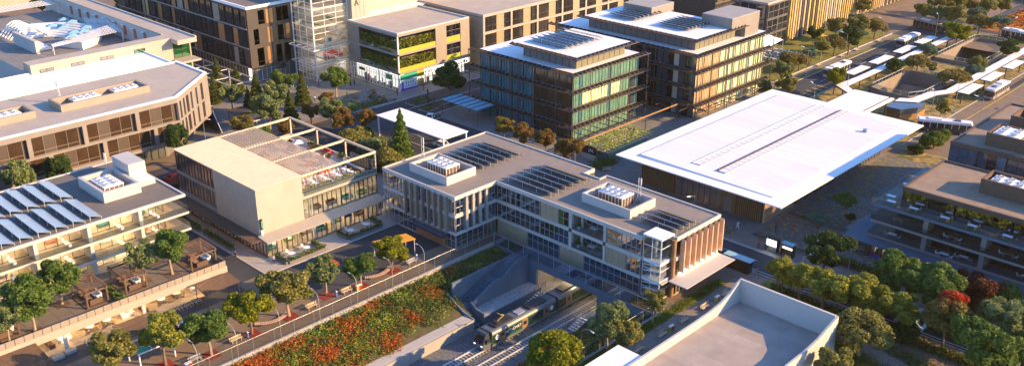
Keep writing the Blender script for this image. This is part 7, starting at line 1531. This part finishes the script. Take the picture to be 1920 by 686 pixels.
for i, (x, y) in enumerate(((-16.6, -64.3), (-16.9, -62.4), (-16.4, -50.5))): b = MB(); b.box(x - .4, y - .8, 0, x + .4, y + .8, .42, 'concrete'); b.box(x - .45, y - .85, .42, x + .45, y + .85, .48, 'pavement_light'); one(b, 'concrete_seat', ['square concrete seat, leftmost in front of the café', 'long concrete seat in front of the café sofas', 'concrete seat between the bicycles and the slatted shelter'][i], 'bench', (x, y, 0), 'concrete seats')
# ================================================================ TRAIN
TR = thing('passenger_train', 'dark green electric passenger train leaving the tunnel under the station building', 'train', (19.58, 10, -5.74))
def traincar(y0, y1, nose):
    x0, x1 = 18.12, 21.02; zb, zt = -5.45, -2.75; r = .45; pr = [(x0, zb), (x1, zb), (x1, zt - r), (x1 - r * .3, zt - r * .3), (x1 - r, zt), (x0 + r, zt), (x0 + r * .3, zt - r * .3), (x0, zt - r)]
    b = MB(); n = len(pr); ya = y0 + (1.5 if nose else 0); k = 0
    b.v = [(x, ya, z) for x, z in pr] + [(x, y1, z) for x, z in pr]; ms = ['dark_metal', 'train_green', 'train_silver', 'train_silver', 'train_roof', 'train_silver', 'train_silver', 'train_green']
    b.f = [tuple(range(n)), tuple(reversed(range(n, 2 * n)))] + [((i + 1) % n, i, i + n, (i + 1) % n + n) for i in range(n)]; b.m = [b.mi('train_silver')] * 2 + [b.mi(m) for m in ms]; body = b.build('car_body', TR)
    b = MB(); b.box(x1 + .002, ya, zb + .0, x1 + .02, y1, zb + .42, 'train_silver'); b.box(x1 + .002, ya, zt - r - .18, x1 + .02, y1, zt - r, 'train_silver')
    b.build('side_stripe', TR)
    L = y1 - ya
    for f in (.16, .50, .84):
        yc = ya + L * f; b = MB(); b.box(x1 + .021, yc - .75, zb + .3, x1 + .05, yc + .75, zt - r - .05, 'train_silver'); b.box(x1 + .051, yc - .5, zb + .35, x1 + .07, yc - .03, zt - r - .1, 'ochre_panel'); b.box(x1 + .051, yc + .03, zb + .35, x1 + .07, yc + .5, zt - r - .1, 'ochre_panel'); dr = b.build('door', TR); b = MB(); b.box(x1 + .071, yc - .38, zb + 1.0, x1 + .08, yc + .38, zb + 1.7, 'dark_glass'); b.build('door_window', dr)
    for f0, f1 in ((.22, .44), (.56, .78)): b = MB(); b.box(x1 + .021, ya + L * f0, zb + .95, x1 + .04, ya + L * f1, zb + 1.85, 'dark_glass'); b.build('window', TR)
    b = MB(); b.box(x1 + .021, ya + L * .03, zb + .7, x1 + .04, ya + L * .10, zb + 1.85, 'dark_glass'); b.build('window', TR)
    b = MB(); 
    for f in (.1, .62): b.box(18.7, ya + L * f, zt + .002, 20.45, ya + L * (f + .26), zt + .28, 'dark_metal')
    b.box(18.9, ya + L * .45, zt + .002, 20.2, ya + L * .56, zt + .15, 'grey_metal'); b.build('roof_unit', TR)
    b = MB()
    for f in (.14, .86):
        for s in (-.9, .9): b.box(x0 + .3, ya + L * f + s - .45, -5.74, x1 - .3, ya + L * f + s + .45, zb - .01, 'black')
    b.build('bogie', TR)
    if nose:
        b = MB(); b.hexa([(x0 + .35, y0, zb - .1), (x1 - .35, y0, zb - .1), (x1, ya - .01, zb - .1), (x0, ya - .01, zb - .1)], [(x0 + .3, y0 - .1, zb + 1.0), (x1 - .3, y0 - .1, zb + 1.0), (x1, ya - .01, zb + 1.0), (x0, ya - .01, zb + 1.0)], 'train_silver')
        b.hexa([(x0 + .3, y0 - .1, zb + 1.001), (x1 - .3, y0 - .1, zb + 1.001), (x1, ya - .01, zb + 1.001), (x0, ya - .01, zb + 1.001)], [(x0 + .45, y0 + .7, zt - .1), (x1 - .45, y0 + .7, zt - .1), (x1 - .25, ya - .01, zt - .02), (x0 + .25, ya - .01, zt - .02)], 'train_nose'); b.build('nose', TR)
        b = MB(); b.hexa([(x0 + .5, y0 - .14, zb + 1.05), (x1 - .5, y0 - .14, zb + 1.05), (x1 - .5, y0 - .1, zb + 1.05), (x0 + .5, y0 - .1, zb + 1.05)], [(x0 + .62, y0 + .5, zt - .45), (x1 - .62, y0 + .5, zt - .45), (x1 - .62, y0 + .54, zt - .45), (x0 + .62, y0 + .54, zt - .45)], 'dark_glass'); b.build('windscreen', TR)
        b = MB(); b.box(x1 - .05, y0 + .5, zb + 1.05, x1 + .01, y0 + 1.3, zb + 1.8, 'dark_glass'); b.build('side_window', TR)
        for s in (x0 + .65, x1 - .65): b = MB(); b.box(s - .14, y0 - .12, zb + .58, s + .14, y0 - .06, zb + .70, 'screen_light'); b.build('headlight', TR)
traincar(-13.4, 3.6, True); traincar(4.1, 21.5, False); traincar(22, 39.5, False)
b = MB(); b.box(18.4, 3.61, -5.4, 20.75, 4.09, -2.9, 'black'); b.box(18.4, 21.51, -5.4, 20.75, 21.99, -2.9, 'black'); b.box(18.1, -11.98, -5.45, 21.04, -11.7, -2.72, 'black'); b.build('gangway', TR)
for y in (-7.6, 12): b = MB(); b.beam((19.6, y - 1.6, -2.3), (19.6, y, -1.75), .1, .08, 'yellow_paint'); b.beam((19.6, y, -1.75), (19.6, y - .9, -1.35), .1, .08, 'yellow_paint'); b.beam((18.9, y - .9, -1.33), (20.3, y - .9, -1.33), .1, .06, 'yellow_paint'); b.box(19.0, y - 2.2, -2.74, 20.2, y - 1.2, -2.3, 'dark_metal'); b.build('pantograph', TR)
FT = Fr((21.05, -11.9), (0, 1)); text('METRONET', FT, 5.0, -4.0, .72, 'white_paint', TR, 'lettering', .03)
for u in (1.3, 14.3):
    b = MB(); q = [FT.p(u + .42 * math.cos(a * .628) * (1 + .15 * math.sin(3 * a)), .03, -4.0 + .5 * math.sin(a * .628)) for a in range(10)]; b.face(q, 'white_paint'); b.build('emblem', TR)
# ================================================================ VEHICLES
def mk_bus(label, loc, rz, body='white_paint', band='cladding_brown', group='city buses'):
    t = thing('city_bus', label, 'bus', loc, group, local=True, rz=rz); L, Wd, Ht = 12.0, 2.5, 3.05; b = MB()
    q = [(-L / 2, -Wd / 2), (L / 2 - .25, -Wd / 2), (L / 2, -Wd / 2 + .35), (L / 2, Wd / 2 - .35), (L / 2 - .25, Wd / 2), (-L / 2, Wd / 2)]
    b.prism(q, .35, 1.25, band); b.prism([(x * .995, y * .985) for x, y in q], 1.25, 2.45, 'dark_glass'); b.prism(q, 2.45, Ht - .12, body); b.prism([(x * .97, y * .9) for x, y in q], Ht - .12, Ht, body); b.build('body', t)
    for s in (-1, 1):
        for k in range(7): b = MB(); x = -L / 2 + 1.1 + k * 1.6; b.box(x - .06, s * (Wd / 2 - .02) - .02, 1.25, x + .06, s * (Wd / 2 - .02) + .02, 2.45, body); b.build('window_pillar', t)
    b = MB(); b.box(L / 2 - .3, -1.0, 1.1, L / 2 + .02, 1.0, 2.6, 'dark_glass'); b.build('windscreen', t); b = MB(); b.box(-3.8, -.8, Ht, -.8, .8, Ht + .25, 'white_paint'); b.box(2.0, -.6, Ht, 3.4, .6, Ht + .2, 'dark_glass'); b.build('roof_unit', t)
    for x in (-3.6, 3.6):
        for s in (-1, 1): b = MB(); b.tube([(x, s * (Wd / 2 - .25), .5), (x, s * (Wd / 2 + .03), .5)], .5, 'black', 14); wh = b.build('wheel', t); b = MB(); b.tube([(x, s * (Wd / 2 + .031), .5), (x, s * (Wd / 2 + .05), .5)], .25, 'grey_metal', 10); b.build('rim', wh)
    for s in (-.9, .9): b = MB(); b.box(L / 2 - .02, s - .18, .7, L / 2 + .03, s + .18, .95, 'white_paint'); b.build('headlight', t)
mk_bus('grey city bus driving down the right road beside the white stop roofs', (36.2, 161.5, .02), -1.57, 'pale_metal', 'cladding_taupe'); mk_bus('grey bus turning behind the clipped shrubs next to the station hall', (37.6, 123.6, .02), .45, 'white_paint', 'cladding_brown'); mk_bus('white roofed bus on the left bus road nearest the station hall', (-3.2, 150, .02), 1.57, 'roof_white', 'batten'); mk_bus('white roofed bus on the left bus road near the crossroads', (-2.5, 195, .02), 1.57, 'roof_white', 'cladding_taupe'); mk_bus('brown bus turning across the far crossroads', (-5.2, 218.6, .02), -.25, 'cladding_tan', 'cladding_brown'); mk_bus('white roofed bus behind the farther sunken court', (21, 226, .02), -.1, 'roof_white', 'dark_metal'); mk_bus('white roofed bus at the right edge near the orange meadow', (36.5, 224.5, .02), -.1, 'roof_white', 'dark_metal')
def mk_car(label, loc, rz, paint, group='cars'):
    t = thing('parked_car', label, 'car', loc, group, local=True, rz=rz); L, Wd = 4.4, 1.8; b = MB()
    pr = [(-2.2, .3), (2.2, .3), (2.2, .62), (1.95, .8), (.95, .92), (.45, 1.4), (-1.1, 1.45), (-1.9, .98), (-2.2, .9)]; n = len(pr)
    for s, w_ in ((-1, 1), (1, 1)): b.v += [(x, s * (Wd / 2 if z < 1 else Wd / 2 - .18), z) for x, z in pr]
    b.f = [tuple(range(n)), tuple(reversed(range(n, 2 * n)))] + [((i + 1) % n, i, i + n, (i + 1) % n + n) for i in range(n)]; b.m = [b.mi(paint)] * (n + 2); b.build('body', t)
    b = MB(); b.hexa([(.98, -.72, .93), (.98, .72, .93), (.94, .72, .9), (.94, -.72, .9)], [(.50, -.6, 1.38), (.50, .6, 1.38), (.46, .6, 1.36), (.46, -.6, 1.36)], 'dark_glass'); b.build('windscreen', t); b = MB(); b.hexa([(-1.92, -.72, 1.0), (-1.92, .72, 1.0), (-1.86, .72, .98), (-1.86, -.72, .98)], [(-1.15, -.6, 1.44), (-1.15, .6, 1.44), (-1.1, .6, 1.42), (-1.1, -.6, 1.42)], 'dark_glass'); b.build('rear_window', t)
    for s in (-1, 1): b = MB(); b.hexa([(-1.6, s * .87, .95), (.75, s * .87, .95), (.75, s * .905, .95), (-1.6, s * .905, .95)], [(-1.05, s * .72, 1.38), (.4, s * .72, 1.36), (.4, s * .755, 1.36), (-1.05, s * .755, 1.38)], 'dark_glass'); b.build('side_window', t)
    for x in (-1.35, 1.35):
        for s in (-1, 1): b = MB(); b.tube([(x, s * .7, .33), (x, s * .92, .33)], .33, 'black', 12); wh = b.build('wheel', t); b = MB(); b.tube([(x, s * .921, .33), (x, s * .935, .33)], .19, 'grey_metal', 8); b.build('rim', wh)
    for s in (-.65, .65): b = MB(); b.box(2.19, s - .2, .62, 2.23, s + .2, .76, 'white_paint'); b.build('headlight', t)
for a in ((-57.3, 44.6, 2.2, 'white_paint', 'white car on the street behind the white canopy'), (-40.6, 33.6, .1, 'white_paint', 'white car half under the white street canopy'), (-66.6, -18.6, 1.57, 'red_paint', 'dark red car on the side street by the pavilion'), (-62.6, -20.8, 1.57, 'black', 'black car beside the pavilion corner'), (62, 35.6, 0, 'grey_metal', 'silver car on the street under the green trees'), (70.3, 35.2, 0, 'white_paint', 'white car on the street near the red crowned tree'), (69.5, 31.8, 3.14, 'aqua_fabric', 'pale blue car in the near lane left of the red crowned tree'), (57.6, 31.9, 3.14, 'dark_metal', 'dark car in the near lane behind the yellow green trees'), (-127.5, -31, .3, 'grey_metal', 'silver car at the foot of the courtyard building'), (-132, -38, .3, 'white_paint', 'white car at the left photo edge by the courtyard building'), (-205, -6, .3, 'white_paint', 'white car parked left of the theatre courtyard'), (-229, 8.5, 1, 'fabric_red', 'red car parked at the top left corner'), (-233, 5, 1, 'white_paint', 'white car parked at the top left corner')): mk_car(a[4], (a[0], a[1], .03), a[2], a[3])
# ================================================================ PEOPLE
def person_mesh(walk):
    s = .16 if walk else .03
    J = {'pelvis': (0, 0, .95), 'spine': (0, .01, 1.18), 'chest': (0, .01, 1.38), 'neck': (0, 0, 1.52), 'head0': (0, .02, 1.62), 'head1': (0, .02, 1.76)}
    for sd, q in (('l', -1), ('r', 1)):
        f = q * s
        J.update({'sh' + sd: (q * .17, 0, 1.43), 'el' + sd: (q * .23, f * .9 * -1, 1.15), 'wr' + sd: (q * .25, -f * 1.9 + .06, .93), 'ha' + sd: (q * .25, -f * 2.1 + .08, .83), 'hp' + sd: (q * .09, 0, .92), 'kn' + sd: (q * .1, f * 1.2 + .03, .5), 'an' + sd: (q * .1, f * 1.9 - (.06 if f < 0 else 0), .08), 'to' + sd: (q * .11, f * 1.9 + .16, .04)})
    E = [('pelvis', 'spine'), ('spine', 'chest'), ('chest', 'neck'), ('neck', 'head0'), ('head0', 'head1')]
    for sd in 'lr': E += [('chest', 'sh' + sd), ('sh' + sd, 'el' + sd), ('el' + sd, 'wr' + sd), ('wr' + sd, 'ha' + sd), ('pelvis', 'hp' + sd), ('hp' + sd, 'kn' + sd), ('kn' + sd, 'an' + sd), ('an' + sd, 'to' + sd)]
    rad = {'pelvis': .14, 'spine': .125, 'chest': .15, 'neck': .06, 'head0': .09, 'head1': .085, 'sh': .065, 'el': .045, 'wr': .033, 'ha': .04, 'hp': .10, 'kn': .065, 'an': .045, 'to': .04}
    ks = list(J); me = bpy.data.meshes.new('p'); me.from_pydata([J[k] for k in ks], [(ks.index(a), ks.index(c)) for a, c in E], []); ob = bpy.data.objects.new('p', me); col.objects.link(ob)
    ob.modifiers.new('s', 'SKIN'); sv_ = me.skin_vertices[0].data
    for i, k in enumerate(ks): r = rad.get(k, rad.get(k[:2])); sv_[i].radius = (r, r * (.75 if k in ('chest', 'spine', 'pelvis') else 1)); sv_[i].use_root = (k == 'pelvis')
    ob.modifiers.new('u', 'SUBSURF').levels = 1
    dg = bpy.context.evaluated_depsgraph_get(); m2 = bpy.data.meshes.new_from_object(ob.evaluated_get(dg)); bpy.data.objects.remove(ob); return m2
PM = [person_mesh(False), person_mesh(True)]
hb = MB(); hb.tube([(0, -.01, 1.66), (0, -.02, 1.74), (0, 0, 1.83), (0, .01, 1.87)], [.10, .115, .085, .02], 'hair_dark', 8)
def person(x, y, rz, walk, top, bottom, label, z=.03, group='people walking about'):
    t = thing('person', label, 'person', (x, y, z), group, local=True, rz=rz); t.scale = (1.06,) * 3; me = PM[walk].copy(); me.materials.clear()
    for m in ('skin', top, bottom, 'black'): me.materials.append(MATS[m])
    for p in me.polygons:
        c = p.center; p.material_index = 0 if c.z > 1.5 or (abs(c.x) > .205 and c.z < 1.1) else 3 if c.z < .1 else 1 if c.z > .93 else 2; p.use_smooth = True
    o = bpy.data.objects.new('body', me); col.objects.link(o); o.parent = t; h = hb.build('hair', t)
for a in ((-19.2, -25.6, .6, 0, 'white_paint', 'black', 'person in white top standing by the hedge trough at the pavilion corner'), (-25.4, -29.4, 1.2, 1, 'black', 'black', 'person in black walking on the side street by the pavilion'), (-99.4, 41.2, 0, 1, 'red_paint', 'dark_metal', 'person in red before the glass atrium door'), (-88.7, 32.3, 1, 1, 'white_paint', 'black', 'person in white walking among the plaza trees'), (-85.6, 40.4, 2, 0, 'black', 'black', 'person in black near the planter bowl tree'), (-93.2, 47.3, 0, 0, 'fabric_green', 'black', 'left person of the pair by the lit shop window'), (-92.4, 48.0, .4, 0, 'dark_metal', 'black', 'right person of the pair by the lit shop window'), (-84.3, 46, 1.4, 1, 'blue_paint', 'blue_paint', 'person in blue walking beside the wavy benches'), (-92.0, 52, 2, 1, 'black', 'fabric_brown', 'person in dark clothes close to the white shop windows'), (-77.5, 50.7, 1.2, 1, 'red_paint', 'black', 'person in red on the corner before the purple poster'), (-76, 58.6, 2.8, 0, 'black', 'fabric_red', 'person in dark top beneath the bright sign band'), (-71.7, 56.3, .7, 1, 'black', 'black', 'person in black by the planted traffic island'),
    (31.4, 43.1, 1.9, 1, 'white_paint', 'white_paint', 'person all in white striding before the station hall'), (38.4, 38.9, .2, 0, 'fabric_orange', 'fabric_brown', 'person in salmon top standing left of the lit shelters'), (37.4, 46.6, 1.3, 1, 'black', 'black', 'person in black suit walking on the cobbled garden'), (39.6, 49.5, 1.5, 1, 'fabric_red', 'fabric_orange', 'person in a red dress on the cobbled garden'), (43.8, 29.5, 2.6, 1, 'fabric_orange', 'fabric_red', 'person in orange beside the blue roofed bus shelter'), (-14, 185, 1, 0, 'red_paint', 'black', 'person in red on the lawn by the parasols'), (-31, -8, 1, 0, 'red_paint', 'black', 'person in red on the pavilion roof terrace', 7.92), (-36, -2, 2, 0, 'white_paint', 'fabric_blue', 'person in white by the lounge sofas of the pavilion roof', 7.92)): person(*a)
# ---------------------------------------------------------------- remove the patterns the copies were made from
for t in list(TB.values()) + list(CHR.values()) + list(SOF.values()) + [t0]: drop(t)
